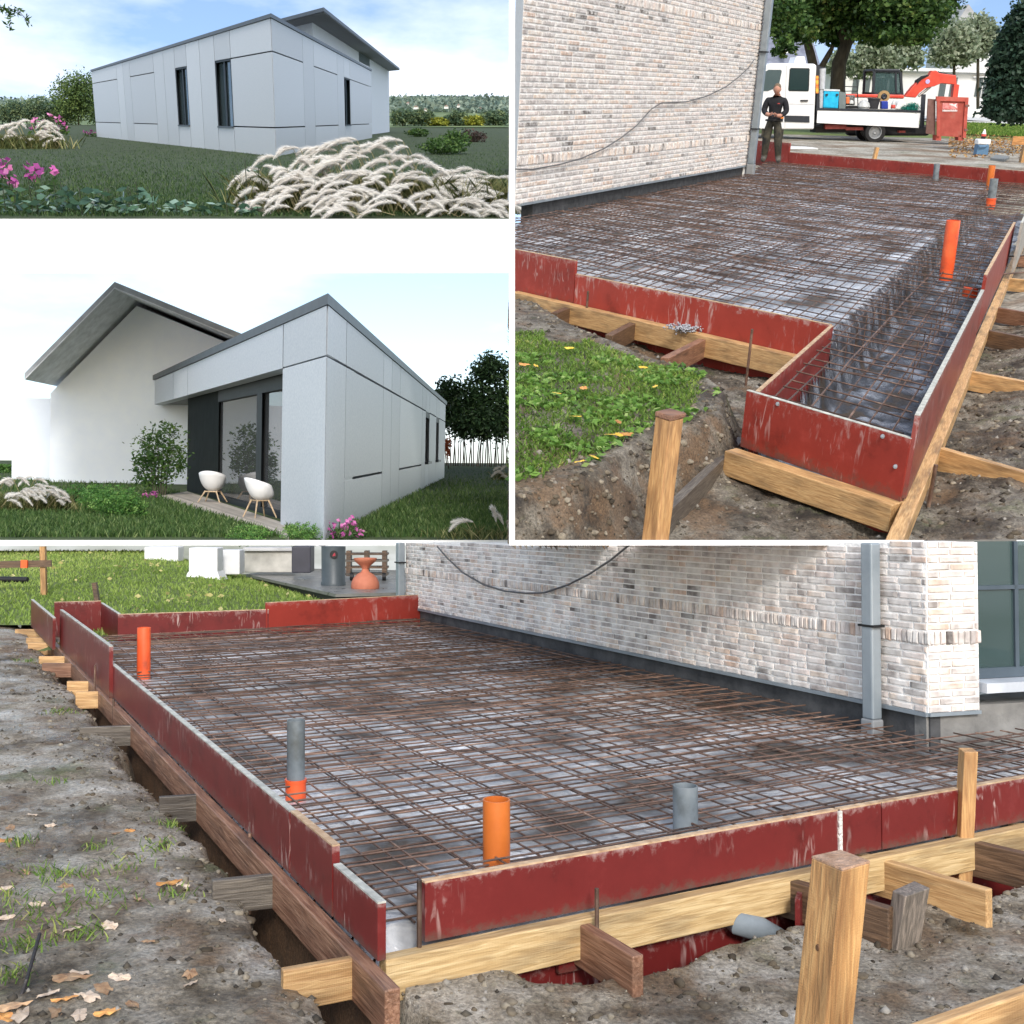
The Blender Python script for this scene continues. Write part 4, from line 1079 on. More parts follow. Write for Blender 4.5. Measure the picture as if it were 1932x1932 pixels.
o = obj('terracotta_pot', MB().lathe([(a * k, b * k) for a, b in prof], (0, 0, 0), 32), mat('terracotta', [(0.3, (0.42, 0.13, 0.075)), (0.7, (0.55, 0.2, 0.12))], 5, 0.75, 0.1), SITE, loc=pb, smooth=True); tag(o, 'hourglass shaped terracotta pot standing on the terrace', 'pot')
t = thing('pallet_trolley', SITE, g(690, 1098, ZTER), 'dark trolley of stacked pallets behind the terracotta pot', 'trolley')
pc = g(688, 1098, ZTER) + Vector((0, 0.35, 0))
for i in range(4):
    part('pallet_board', MB().box((pc.x, pc.y, pc.z + 0.07 + i * 0.075), (0.48, 0.25, 0.022)), BROWN if i % 2 else GREYW, t)
for sx in (-0.2, 0.0, 0.2):
    part('pallet_block', MB().box((pc.x + sx, pc.y - 0.02, pc.z + 0.19), (0.05, 0.2, 0.28)), BROWN, t)
for sx in (-0.16, 0.2):
    part('wheel', MB().lathe([(0, -0.02), (0.045, -0.02), (0.045, 0.02), (0, 0.02)], (pc.x + sx, pc.y - 0.12, pc.z + 0.045), 16, M=Matrix.Rotation(R(90), 4, 'Y')), BLACK, t)
# brick house
wn_ = Vector(((V2(WC) - V2(WA)).y, -(V2(WC) - V2(WA)).x)).normalized()      # points to the slab
if wn_.y > 0: wn_ = -wn_
wside = 1 if Vector((-(V2(WC) - V2(WA)).y, (V2(WC) - V2(WA)).x)).dot(wn_) > 0 else -1
house = thing('brick_house', SITE, (WC.x, WC.y, 0.0), 'pale brick house beside the slab, with a corner pier and window', 'house')
ZB = SITE.wall(WA, WC, 1636, 1323)[1]
ztop = lambda p: SITE.z(p, 1024)
WD = (V2(WC) - V2(WA)).normalized()
ZTOPA, ZTOPC = ztop(WA), ztop(WC)
mb = MB(); wp = [V2(WA), V2(WC)]; bk = [p - wn_ * 0.25 for p in wp]
mb.hexa([(wp[0].x, wp[0].y, ZB), (wp[1].x, wp[1].y, ZB), (bk[1].x, bk[1].y, ZB), (bk[0].x, bk[0].y, ZB)], [(wp[0].x, wp[0].y, ZTOPA), (wp[1].x, wp[1].y, ZTOPC), (bk[1].x, bk[1].y, ZTOPC), (bk[0].x, bk[0].y, ZTOPA)])
part('mortar_wall', mb, MORTAR, house)
COURSE, BLEN, JT = 0.0295, 0.113, 0.0075
zband = SITE.wall(WA, WC, 1656, 1206)[1]
nb = round((zband - ZB) / COURSE)
COURSE = (zband - ZB) / nb
brick_rows(house, SITE, WA, WC, ZB, 0.95, COURSE, BLEN, JT, [(zband, 2)], wside, 0.006, 300, inside=lambda q: q[1] > 1026)
RETD = (V2(WR) - V2(WC)).normalized()
pe = V2(WC) + RETD * ((V2(g(1838, 1372, ZM)) - V2(WC)).dot(RETD))
rn = Vector((RETD.y, -RETD.x)); rn = rn if rn.y < 0 else -rn
rside = 1 if Vector((-RETD.y, RETD.x)).dot(rn) > 0 else -1
zt_ = ztop(WC)
part('mortar_pier', MB().slab(V2(WC) + RETD * 0.0 + rn * -0.002, pe, ZB, zt_, 0.2, -rside), MORTAR, house)
brick_rows(house, SITE, V2(WC), pe, ZB, zt_ - 0.01, COURSE, BLEN, JT, [(zband, 2)], rside, 0.006, 90, inside=lambda q: q[1] > 1026)
# plinth and flashing
plo = wn_ * -0.012
part('plinth', MB().slab(V2(WA) + plo, V2(WC) + plo + WD * -0.002, -0.02, ZB, 0.2, -wside), CEMENT, house)
part('plinth_return', MB().slab(V2(WC) - rn * 0.012, V2(WR) - rn * 0.012, -0.02, ZB + 0.02, 0.2, -rside), mat('cement_render', [(0.3, (0.17, 0.165, 0.155)), (0.7, (0.3, 0.29, 0.27))], 7, 0.9, 0.4), house)
part('flashing', MB().slab(V2(WA) + wn_ * 0.012, V2(WC) + wn_ * 0.012 - WD * 0.0, ZB - 0.012, ZB + 0.003, 0.03, -wside), ZINC, house)
part('pier_flashing', MB().slab(V2(WC) + rn * 0.012, pe + rn * 0.012, ZB - 0.01, ZB + 0.003, 0.03, -rside), ZINC, house)
# window beside the pier
wz0 = SITE.wall(WC, WR, 1880, 1290)[1]
we = V2(WR) + RETD * 0.4
rec = -rn * 0.07
win = thing('window', SITE, (pe.x, pe.y, wz0), 'blue grey framed window with reflecting panes at the right edge', 'window')
fr = mat('blue_grey_frame', [(0.3, (0.05, 0.07, 0.09)), (0.7, (0.08, 0.105, 0.13))], 5, 0.4)
part('frame', MB().slab(pe + rec, we + rec, wz0 + 0.01, wz0 + 0.05, 0.05, -rside).slab(pe + rec, pe + rec + RETD * 0.03, wz0 + 0.05, zt_, 0.05, -rside), fr, win)
for s_ in (0.24, 0.5):
    part('mullion', MB().slab(pe + rec + RETD * s_, pe + rec + RETD * (s_ + 0.018), wz0 + 0.05, zt_, 0.03, -rside), fr, win)
part('transom', MB().slab(pe + rec + RETD * 0.03, we + rec, wz0 + 0.36, wz0 + 0.376, 0.028, -rside), fr, win)
for s_, e_ in ((0.03, 0.24), (0.258, 0.5), (0.518, 2.0)):
    for za, zb_ in ((wz0 + 0.05, wz0 + 0.36), (wz0 + 0.376, zt_)):
        part('pane', MB().slab(pe + rec * 1.15 + RETD * s_, pe + rec * 1.15 + RETD * e_, za, zb_, 0.006, -rside), glass('window_pane', (0.06, 0.1, 0.1)), win)
part('sill', MB().slab(pe + rn * 0.03 + RETD * 0.01, we + rn * 0.03, wz0 - 0.03, wz0 + 0.008, 0.13, -rside), mat('bluestone_sill', (0.5, 0.53, 0.57), 6, 0.5), win)
part('reveal', MB().slab(pe + rec * 4, we + rec * 4, wz0 - 0.02, zt_, 0.02, -rside), mat('dim_room', (0.2, 0.19, 0.17), 3, 0.9), win)
# downpipes
def downpipe(place, c, z0, z1, w, nrm, label, brackets, shoe=0.08, m=ZINC):
    t = thing('downpipe', place, (c.x, c.y, z0), label, 'downpipe')
    ang = math.atan2(nrm.y, nrm.x)
    part('pipe', MB().box((c.x, c.y, (z0 + shoe + z1) / 2), (w * 0.9, w, z1 - z0 - shoe), ang), m, t, bevel=w * 0.12)
    part('shoe', MB().box((c.x, c.y, z0 + shoe / 2), (w * 1.05, w * 1.15, shoe), ang), mat('grey_shoe', (0.27, 0.28, 0.29), 6, 0.6), t, bevel=w * 0.12)
    for zb_ in brackets:
        part('bracket', MB().box((c.x, c.y, zb_), (w * 1.02, w * 1.5, w * 0.16), ang), BLACK, t)
    return t
dp = V2(WC) - WD * ((V2(WC) - V2(g(1673, 1360, ZM))).dot(WD)) + wn_ * 0.05
dppx = SITE.ppm((dp.x, dp.y, 0.3))
downpipe(SITE, dp, 0.1, ztop(dp), 27.0 / dppx, wn_, 'grey zinc downpipe at the brick corner by the window', [SITE.z(dp, 1180)], 0.065)
dq = V2(WA) + wn_ * 0.05
downpipe(SITE, dq, 0.1, ztop(dq), 15.0 / SITE.ppm((dq.x, dq.y, 0.3)), wn_, 'thin grey downpipe at the far end of the brick wall', [SITE.z(dq, 1061)], 0.06)
cab = []
for x, y in ((832, 1031), (850, 1052), (880, 1080), (920, 1103), (960, 1115), (1000, 1119), (1035, 1118), (1080, 1103), (1120, 1083), (1160, 1057), (1196, 1028)):
    s_, z_ = SITE.wall(WA, WC, x, y); q = V2(WA) + WD * s_ + wn_ * 0.03; cab.append((q.x, q.y, z_))
o = obj('cable', MB().tube(cab, 0.006, 6), mat('grey_cable', (0.1, 0.1, 0.1), 9, 0.6), SITE, smooth=True); tag(o, 'slack dark cable hanging across the white brick wall, lower picture', 'cable')
# fallen leaves, large ones one by one
def leaf_mesh(k):
    rr = random.Random(k)
    n = 18; mb = MB(); vs = [(0, 0, 0.006)]
    for i in range(n):
        t = 2 * math.pi * i / n
        r_ = (0.8 + 0.2 * abs(math.cos(t * 2.5 + k))) * rr.uniform(0.85, 1.0) * 0.045 * (1.0 if i % 7 else 1.25)
        vs.append((r_ * math.cos(t) * 1.2, r_ * math.sin(t) * 0.62, rr.uniform(-0.002, 0.009)))
    mb.add(vs, [(0, 1 + i, 1 + (i + 1) % n) for i in range(n)])
    me = mb.mesh('fallen_leaf'); return me
LEAFC = [mat('leaf_tan', [(0.3, (0.22, 0.11, 0.05)), (0.7, (0.5, 0.33, 0.19))], 30, 0.6, rand=0.3), mat('leaf_pale', [(0.3, (0.36, 0.26, 0.18)), (0.7, (0.66, 0.54, 0.42))], 30, 0.55, rand=0.2), mat('leaf_orange', [(0.3, (0.4, 0.16, 0.05)), (0.7, (0.62, 0.33, 0.1))], 30, 0.6, rand=0.3)]
lm = []
for k in range(6):
    me = leaf_mesh(k); me.materials.append(LEAFC[k % 3]); lm.append(me)
spots = [(318, 1670, 2, 1.5), (345, 1675, 1, 1.3), (125, 1675, 0, 0.9), (137, 1757, 1, 1.2), (207, 1750, 1, 1.3), (358, 1842, 0, 1.1), (130, 1850, 0, 1.7), (150, 1840, 1, 1.2), (225, 1848, 1, 1.3), (120, 1890, 2, 1.2), (165, 1885, 1, 1.4), (110, 1912, 0, 1.4), (150, 1920, 1, 1.3), (200, 1915, 2, 1.2), (20, 1905, 0, 1.5), (40, 1920, 1, 1.4), (5, 1925, 2, 1.3), (70, 1710, 1, 1.0), (10, 1680, 1, 1.0), (10, 1735, 1, 1.1), (260, 1700, 0, 0.7), (360, 1860, 1, 0.9), (60, 1540, 1, 1.0), (20, 1565, 0, 1.3), (10, 1590, 2, 1.2), (95, 1560, 1, 0.9), (220, 1575, 0, 0.8), (245, 1570, 2, 0.8), (45, 1650, 0, 0.9), (280, 1780, 0, 0.7), (420, 1740, 1, 0.6), (195, 1870, 0, 1.2), (90, 1880, 1, 1.1), (250, 1900, 0, 1.0)]
for i, (x, y, k, s_) in enumerate(spots):
    p = hit(SITE, x, y, site_h)
    o = link(bpy.data.objects.new('fallen_leaf', lm[(k + 3 * (i % 2)) % 6]))
    o.matrix_world = SITE.M4 @ Matrix.Translation(p + Vector((0, 0, 0.004))) @ Matrix.Rotation(random.uniform(0, 6.3), 4, 'Z') @ Matrix.Rotation(random.uniform(-0.4, 0.4), 4, 'X') @ Matrix.Scale(s_ * 0.42, 4)
    tag(o, 'dry fallen tree leaf lying on the mud in the lower left', 'leaf', 'fallen leaves on the mud')
for i, (x, y) in enumerate(((532, 1162), (752, 1168), (820, 1135))):
    p = hit(SITE, x, y + 60, lambda a, b: 0 * a) ; s0, z0 = SITE.wall(b0, b1, x, y); q = b0 + (b1 - b0).normalized() * s0
    o = link(bpy.data.objects.new('fallen_leaf', lm[2])); nn_ = Vector((df.y, -df.x))
    o.matrix_world = SITE.M4 @ Matrix.Translation(Vector((q.x, q.y, z0)) + Vector((nn_.x, nn_.y, 0)) * 0.012) @ Matrix.Rotation(R(80), 4, 'X') @ Matrix.Scale(0.75, 4)
    tag(o, ['yellow leaf stuck near the left end of the tall far panel', 'yellow leaf stuck low on the right half of the tall far panel', 'yellow leaf stuck at the top right corner of the tall far panel'][i], 'leaf', 'leaves stuck on the far panel')
# ================================================================== YARD: the slab seen along the house, truck behind (upper right)
g = YARD.g
ZLAWN, ZPIT, ZFAR = -0.16, -0.55, -0.07
WA, WC = g(970, 411.5, 0), g(1409, 327, 0)
N1a, N1b = g(968, 469.5, 0.13), g(1083.5, 492, 0.13)
N2a, N2b = g(1086, 516.6, 0.05), g(1567, 612.5, 0.05)
RTb = g(1434, 738, 0.05)
FRa, FRb = g(1409, 736, 0.05), g(1718, 827, 0.05)
CN = V2(FRb)
S1b, S2b = g(1851, 546, 0.19), g(1916, 396, 0.32)
S1a = g(1719, 782, 0.19)
sdv = ((V2(g(1855, 540, 0.19)) - CN).normalized() * 0.6 + (V2(g(1900, 455, 0.19)) - CN).normalized() * 0.4).normalized()
FAa, FAb = g(1487, 307, 0.0), g(1932, 347, 0.0)
fdv = (V2(FAb) - V2(FAa)).normalized()
CFAR = meet(CN, CN + sdv, FAa, FAb)
ndv = (V2(N2b) - V2(N2a)).normalized()
FIN0 = V2(g(963, 413, 0)); FIN1 = V2(g(963, 1010, 0))
left_n = meet(N2a, N2b, FIN0, FIN1)
N1b = V2(N2a) - ndv * 0.012; N1a = left_n + ndv * 0.01
FAl = V2(FAa) - fdv * 0.9
yard_poly = [tuple(left_n), tuple(V2(N2b)), tuple(V2(RTb)), tuple(CN), tuple(CFAR), tuple(FAl), tuple(V2(WC)), tuple(V2(g(962, 413, 0)))]
finx = lambda x, y: sdist(x, y, FIN1, FIN0) < 0        # right of the dividing wall
edge_px = [(940, 560), (1010, 568), (1060, 600), (1150, 640), (1250, 678), (1330, 700), (1372, 735), (1368, 770), (1320, 800), (1230, 822), (1180, 850), (1130, 890), (1060, 925), (960, 945), (900, 950)]
edge = [g(x, y, ZLAWN) for x, y in edge_px]
lawn_poly = [(p.x, p.y) for p in edge] + [(-3, 5)]
def yard_h(x, y):
    x, y = np.asarray(x, dtype=float), np.asarray(y, dtype=float)
    d = poly_sd(x + 0.09 * fbm(x, y, 3, 3, 61), y + 0.09 * fbm(x, y, 3, 3, 62), lawn_poly)
    low = ZPIT + 0.12 * fbm(x, y, 1.3, 3, 63) + 0.06 * fbm(x, y, 6, 3, 64) + 0.03 * fbm(x, y, 22, 3, 60)
    rgt = sdist(x, y, CN, CN + sdv)                       # negative: right of the side panels
    low = low + 0.12 * sstep(0.1, 0.6, -rgt)
    up_ = ZLAWN + 0.04 * fbm(x, y, 2, 3, 65)
    z = low + (up_ - low) * sstep(-0.22, 0.05, d)
    far = sstep(0.0, 1.2, sdist(x, y, FAa, FAb))
    z = z * (1 - far) + (ZFAR + 0.03 * fbm(x, y, 0.8, 3, 66)) * far
    return np.where(poly_sd(x, y, yard_poly) > 0.08, np.minimum(z, -0.75), z)
terrain('ground', YARD, 0.0, 8.6, 3.9, 12.5, 560, 520, yard_h, lambda x, y: finx(x, y), MUD_U, rows=1030)
terrain('ground', YARD, 2.5, 34.0, 12.4, 58.0, 160, 200, yard_h, lambda x, y: finx(x, y), mud_mat('dry_yard_soil', [(0.3, (0.09, 0.075, 0.055)), (0.42, (0.22, 0.195, 0.155)), (0.55, (0.36, 0.34, 0.29)), (0.7, (0.46, 0.44, 0.38))], 0.35, 0.1, 0.5, 0.05))
# grass on the bank
n_ = 90000
gx, gy = rng.uniform(0.1, 3.0, n_), rng.uniform(4.3, 10.4, n_)
sd_ = poly_sd(gx, gy, lawn_poly)
k_ = finx(gx, gy) & (sd_ > 0.02) & ((fbm(gx, gy, 1.6, 3, 71) + 0.75 * sstep(0.0, 0.45, sd_)) > 0.22) & (gy < 9.5 + 1.2 * fbm(gx, gy, 3, 2, 70))
gx, gy = gx[k_], gy[k_]
k_ = fbm(gx, gy, 5, 3, 73) + 0.35 * rng.uniform(-1, 1, len(gx)) > -0.12
gx, gy = gx[k_], gy[k_]
v_, f_ = blades(np.stack([gx, gy, yard_h(gx, gy)], 1), 0.034, 0.009, 15, 1.7)
pr = np.clip(0.55 + 1.1 * fbm(gx, gy, 1.4, 3, 72) + rng.normal(0, 0.17, len(gx)), 0, 0.98)
stuff('bank_grass', YARD, v_, f_, np.repeat(pr, 5), GRASS, 'bright green grass on the bank left of the trench', 'grass')
n_ = 11000
gx, gy = rng.uniform(0.1, 3.0, n_), rng.uniform(4.3, 8.8, n_)
k_ = finx(gx, gy) & (poly_sd(gx, gy, lawn_poly) > 0.06) & (fbm(gx, gy, 3.1, 3, 75) > 0.02) & (gy < 8.8)
gx, gy = gx[k_], gy[k_]
v_, f_ = leaves(np.stack([gx, gy, yard_h(gx, gy) + 0.025], 1), 0.06, 17, 1.8, 0.6)
stuff('clover_leaves', YARD, v_, f_, np.repeat(np.clip(rng.normal(0.62, 0.2, len(gx)), 0, 0.97), 4), rnd_mat('clover', [(0.0, (0.05, 0.12, 0.02)), (0.5, (0.12, 0.25, 0.045)), (0.8, (0.22, 0.38, 0.08)), (1.0, (0.38, 0.5, 0.18))], 0.5, 0.35), 'broad leaved weeds among the grass on the bank', 'weeds')
n_ = 16000
cx, cy = rng.uniform(0.2, 7.0, n_), 4.4 + rng.uniform(0, 1, n_) ** 1.5 * 7
k_ = finx(cx, cy) & ~inpoly(cx, cy, yard_poly) & (YARD.pxv(np.stack([cx, cy, yard_h(cx, cy)], 1))[1] < 1024); cx, cy = cx[k_], cy[k_]
s_ = 0.005 + 0.03 * rng.uniform(0, 1, len(cx)) ** 5
v_ = (oc[None] * rng.uniform(0.5, 1.2, (len(cx), 6, 1)) * s_[:, None, None] + np.stack([cx, cy, yard_h(cx, cy)], 1)[:, None]).reshape(-1, 3)
f_ = (of[None] + 6 * np.arange(len(cx))[:, None, None]).reshape(-1, 3)
stuff('soil_clods', YARD, v_, f_, np.repeat(rng.uniform(0, 1, len(cx)), 6), rnd_mat('soil_clod', [(0, (0.03, 0.025, 0.02)), (0.8, (0.14, 0.12, 0.09)), (1, (0.3, 0.28, 0.25))], 0.85), 'crumbs and clods of soil around the formwork, upper picture', 'soil')
n_ = 1500
i_ = rng.integers(0, len(edge) - 1, n_); u_ = rng.uniform(0, 1, n_); E_ = np.array([(p.x, p.y) for p in edge])
ce = E_[i_] * (1 - u_)[:, None] + E_[i_ + 1] * u_[:, None] + rng.normal(0, 0.16, (n_, 2))
al = rng.uniform(0, 7, 700); ou = 0.12 + np.abs(rng.normal(0, 0.5, 700)); ce2 = np.stack([CN.x + sdv.x * al + sdv.y * ou, CN.y + sdv.y * al - sdv.x * ou], 1)
ce = np.concatenate([ce, ce2]); k_ = finx(ce[:, 0], ce[:, 1]) & ~inpoly(ce[:, 0], ce[:, 1], yard_poly); ce = ce[k_]
ce = np.stack([ce[:, 0], ce[:, 1], yard_h(ce[:, 0], ce[:, 1])], 1); ce[:, 2] -= 0.004; ce = ce[YARD.pxv(ce)[1] < 1018]
clods(YARD, ce, 0.006 + 0.026 * rng.uniform(0, 1, len(ce)) ** 4, 92, 'dark lumps of dug earth along the trench edges, upper picture', CLOD)
me = leaf_mesh(21); me.materials.append(mat('leaf_yellow', [(0.3, (0.62, 0.38, 0.03)), (0.7, (0.78, 0.55, 0.08))], 30, 0.5))
me2 = leaf_mesh(22); me2.materials.append(LEAFC[2])
for i, (x, y) in enumerate(((988, 700), (1010, 702), (1150, 835), (1167, 835), (1182, 834), (1120, 878), (1092, 887), (1212, 705), (1100, 745), (1048, 755), (1235, 742), (1073, 668), (1165, 810), (1085, 800))):
    p = hit(YARD, x, y, yard_h)
    o = link(bpy.data.objects.new('fallen_leaf', me2 if i % 4 == 0 else me))
    o.matrix_world = YARD.M4 @ Matrix.Translation(p + Vector((0, 0, 0.05))) @ Matrix.Rotation(i * 1.7, 4, 'Z') @ Matrix.Rotation(0.3, 4, 'X') @ Matrix.Scale(0.8, 4)
    tag(o, 'yellow or brown leaf fallen on the grass of the bank', 'leaf', 'fallen leaves on the grass bank')
# sheet with the deep edge trench on the right
tr0 = V2(N2b); 
def ysheet_h(x, y):
    d = -sdist(x, y, tr0, tr0 + sdv)
    w = sstep(-0.04, 0.14, d)
    return -0.07 + 0.05 * fbm(x, y, 1.4, 3, 81) + 0.03 * fbm(x, y, 5, 3, 82) - w * (0.55 + 0.2 * fbm(x, y, 2.6, 3, 83)) + w * 0.07 * fbm(x, y, 8, 3, 84)
o = terrain('plastic_sheet', YARD, 0.4, 16.5, 5.6, 34.0, 330, 420, ysheet_h, lambda x, y: (poly_sd(x, y, yard_poly) > 0.035) & (sdist(x, y, tr0, tr0 + sdv) > -0.02), SHEET_U, 'grey plastic sheet under the mesh, sagging into the edge trench, upper picture', 'plastic sheet', kind=None, powy=1.6)
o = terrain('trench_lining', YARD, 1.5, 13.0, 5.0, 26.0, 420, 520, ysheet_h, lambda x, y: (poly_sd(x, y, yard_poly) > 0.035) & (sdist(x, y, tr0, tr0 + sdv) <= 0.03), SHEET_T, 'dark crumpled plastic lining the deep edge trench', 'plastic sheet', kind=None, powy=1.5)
cage = thing('trench_cage', YARD, (*(tr0 + sdv * 2), -0.4), 'cage of steel bars lying low in the edge trench', 'steel cage')
cb_ = Vector(cage['_base']); cross = Vector((sdv.y, -sdv.x))
for i_ in range(4):
    p_ = tr0 + cross * (0.16 + 0.17 * i_) - sdv * (0.5 if i_ > 1 else 0.1)
    part('cage_bar', MB().tube([(*(p_ + sdv * u), -0.34 + 0.01 * math.sin(u * 2 + i_)) for u in (0, 2, 4, 6, 8, 10, 12, 14)], 0.0075, 6), RUST, cage)
for j_ in range(26):
    p_ = tr0 + cross * 0.14 + sdv * (0.1 + 0.5 * j_); q_ = p_ + cross * 0.56
    part('stirrup', MB().tube([(p_.x, p_.y, -0.03), (p_.x, p_.y, -0.36), (q_.x, q_.y, -0.36), (q_.x, q_.y, -0.03)], 0.005, 5), RUST, cage)
net = thing('reinforcement_mesh', YARD, (V2(N2b).x + 1.5, V2(N2b).y + 4, 0), 'long net of brown steel bars beside the brick wall and trench, upper picture', 'steel mesh')
rebar_net(net, inset(yard_poly, 0.06), sdv, ndv, 0.125, 0.23, -0.006, 0.0062, RUST, 0.1, 5, 0.012)
far_poly = [(p[0], p[1]) for p in (V2(g(960, 455, 0)), V2(g(1300, 545, 0)), V2(g(1640, 500, 0)), CFAR, FAl, V2(WC), V2(WA))]
rebar_net(net, inset(far_poly, 0.06), sdv, ndv, 0.17, 0.34, -0.045, 0.0062, RUST, 0.3, 6, 0.012)
# formwork panels
UG = 'red formwork panels'
zb = lambda p, row: YARD.z(p, row)
zbl = zb(N2a, 571) - 0.05
panel(YARD, V2(N1a), V2(N1b), zbl, zb(N2a, 492), 'raised red formwork panel at the left edge of the upper picture', 0.03, 1, RED_B)
panel(YARD, V2(N2a), V2(N2b) - ndv * 0.005, zbl - 0.02, 0.05, 'long red formwork panel with scraped top above the bank', 0.03, 1, red_ply('red_film_scraped', (0.35, 0.048, 0.032), amount=0.9, sc=0.6))
panel(YARD, V2(N2b) + ndv * 0.03, V2(RTb), -0.5, 0.048, 'red return panel with white runs beside the trench', 0.03, -1, RED_B)
zfb = zb(FRa, 842)
fr_d = (V2(FRb) - V2(FRa)).normalized()
t = panel(YARD, V2(FRa), V2(FRb), zfb, 0.05, 'clean red formwork panel closing the near end of the trench', 0.03, 1, RED_B, PLY_PALE)
for x, y in ((1468, 762), (1666, 823), (1690, 880)):
    s_, z_ = YARD.wall(FRa, FRb, x, y); q = V2(FRa) + fr_d * s_ - Vector((-fr_d.y, fr_d.x)) * 0.004
    part('bolt', MB().lathe([(0, 0), (0.014, 0), (0.012, 0.006), (0, 0.008)], (q.x, q.y, z_), 10, M=Matrix.Rotation(R(90), 4, 'X')), ZINC, t)
off_s = Vector((-sdv.y, sdv.x))
panel(YARD, CN + sdv * 0.01, V2(S1b), zfb + 0.02, 0.19, 'long scratched formwork panel along the right side of the trench', 0.03, -1, red_ply('red_film_scratched', (0.24, 0.05, 0.038), (0.5, 0.42, 0.4), 0.95, 0.9), PLY_PALE)
s2a = V2(g(1851, 507, 0.33))
panel(YARD, V2(S1b) + sdv * 0.02, V2(S1b) + sdv * 5.4, zfb + 0.1, 0.33, 'taller red formwork panel beyond the long side panel', 0.03, -1, RED_B)
panel(YARD, V2(S1b) + sdv * 4.6 + Vector((0.12, 0)), V2(S1b) + sdv * 9.5 + Vector((0.12, 0)), zfb + 0.1, 0.4, 'pale weathered formwork panel at the right edge', 0.03, -1, mat('weathered_panel', [(0.3, (0.24, 0.23, 0.21)), (0.7, (0.42, 0.4, 0.36))], 5, 0.8, 0.2), PLY_PALE)
zft = YARD.z(FAa, 287)
panel(YARD, V2(FAa), CFAR, -0.15, zft, 'long red formwork panel across the far end of the slab', 0.05, 1, RED_B)
FT = V2(FAa) - fdv * 0.02
panel(YARD, FT - fdv * 1.5, FT, -0.15, YARD.z(FT, 269.5), 'taller red formwork panel beside the standing man', 0.05, 1, RED_B)
# timbers
nn_ = Vector((ndv.y, -ndv.x)) * 0.065
zt_l = zbl + 0.045
q0, q1 = meet(V2(N1a) + nn_, V2(N1a) + nn_ + ndv, FIN0, FIN1) + ndv * 0.09, V2(RTb) + nn_ * 0.2 + (V2(N2b) - V2(RTb)) * 0.55
q1 = meet(q0, q0 + ndv, V2(RTb), V2(N2b))
timber(YARD, (*q0, zt_l - 0.1), (*(q1 + ndv * -0.02), zt_l - 0.1), 0.11, 0.2, PINE, 'long pale timber below the red panels above the grass bank', group='formwork timbers', bev=0.006)
lowp = obj('lower_panel', MB().slab(V2(N1a) + nn_ * 0.2, V2(N2b) + nn_ * 0.2, -0.7, zbl - 0.1, 0.03, 1), RED_B, YARD); tag(lowp, 'lower red formwork board under the pale timber by the bank', 'formwork panel', UG)
for a, b, lb in (((1046, 590), (1083, 575), 'first pale brace from the left on the bank'), ((1149, 632), (1204, 603), 'middle pale brace running from the timber into the bank'), ((1254, 675), (1330, 637), 'orange brown brace nearest the trench corner on the bank')):
    p, q = g(*a, zt_l - 0.03), g(*b, zt_l - 0.03)
    timber(YARD, p - Vector((0, 0, 0.09)), q - Vector((0, 0, 0.09)), 0.075, 0.18, TAN if a[0] > 1200 else BROWN, lb, group='braces on the bank', name='brace', bev=0.005)
stake(YARD, 1105, 549, 617, zt_l - 0.2, 'rusty stake before the joint of the two red panels', 0.012)
stake(YARD, 1409, 621, 709, zt_l - 0.2, 'rusty stake at the trench end of the pale timber', 0.012)
fo = Vector((fr_d.y, -fr_d.x))
fq0, fq1 = V2(g(1384, 846, zfb)) + fo * 0.0, V2(g(1700, 948, zfb))
fwd_ = (fq1 - fq0).normalized()
timber(YARD, (*(fq0 + fo * 0.03), zfb - 0.085), (*(fq1 + fo * 0.03), zfb - 0.085), 0.12, 0.17, PINE, 'thick pale timber below the near red end panel', group='formwork timbers', bev=0.006)
lowf = obj('lower_panel', MB().slab(fq0 + fo * 0.0 + fwd_ * 0.08, fq1, -0.75, zfb - 0.165, 0.03, 1), RED_B, YARD); tag(lowf, 'lower red board showing under the thick near timber', 'formwork panel', UG)
so = Vector((sdv.y, -sdv.x)) * 0.055
zsw = zfb - 0.0
sq0, sq1 = CN + so - sdv * 0.95, CN + so + sdv * 16
timber(YARD, (*sq0, zsw - 0.07), (*sq1, zsw - 0.07), 0.085, 0.14, PINE, 'long pale timber along the outside of the right panels', group='formwork timbers', bev=0.006)
bre = [((1775, 844), (1960, 897), PINE, 'nearest brace on the right, pale topped'), ((1828, 699), (1960, 724), PINE, 'second brace on the right, with a bright pale top'), ((1858, 621), (1960, 641), BROWN, 'third brace on the right, dark brown'), ((1873, 578), (1960, 593), TAN, 'fourth brace on the right side'), ((1891, 523), (1960, 530), PINE, 'fifth brace on the right side'), ((1903, 481), (1960, 484), TAN, 'sixth brace on the right side, near the frame edge')]
for a, b, m, lb in bre:
    p, q = g(*a, zsw - 0.02), g(*b, zsw - 0.02)
    wpt = meet(p, q, CN + so * 1.7, CN + so * 1.7 + sdv); p = Vector((wpt.x, wpt.y, p.z))
    timber(YARD, p - Vector((0, 0, 0.085)), q - Vector((0, 0, 0.085)), 0.06, 0.17, m, lb, group='braces against the right timber', name='brace', bev=0.005)
stake(YARD, 1755, 877, 937, zsw - 0.14, 'dark stake beside the right timber, near its end', 0.013)
p, q = g(1256, 962, zfb - 0.06), g(1399, 826, zfb - 0.06)
timber(YARD, p - Vector((0, 0, 0.09)), q - Vector((0, 0, 0.09)), 0.06, 0.19, GREYW, 'weathered plank running from the near timber towards the square post', 'plank', name='plank', bev=0.005)
pb = g(1233, 1035, -0.5)
zt = YARD.z(pb, 777); hw = 25.0 / YARD.ppm((pb.x, pb.y, 0)) / 1.35
Mx = Matrix.Rotation(R(38), 3, 'Z')
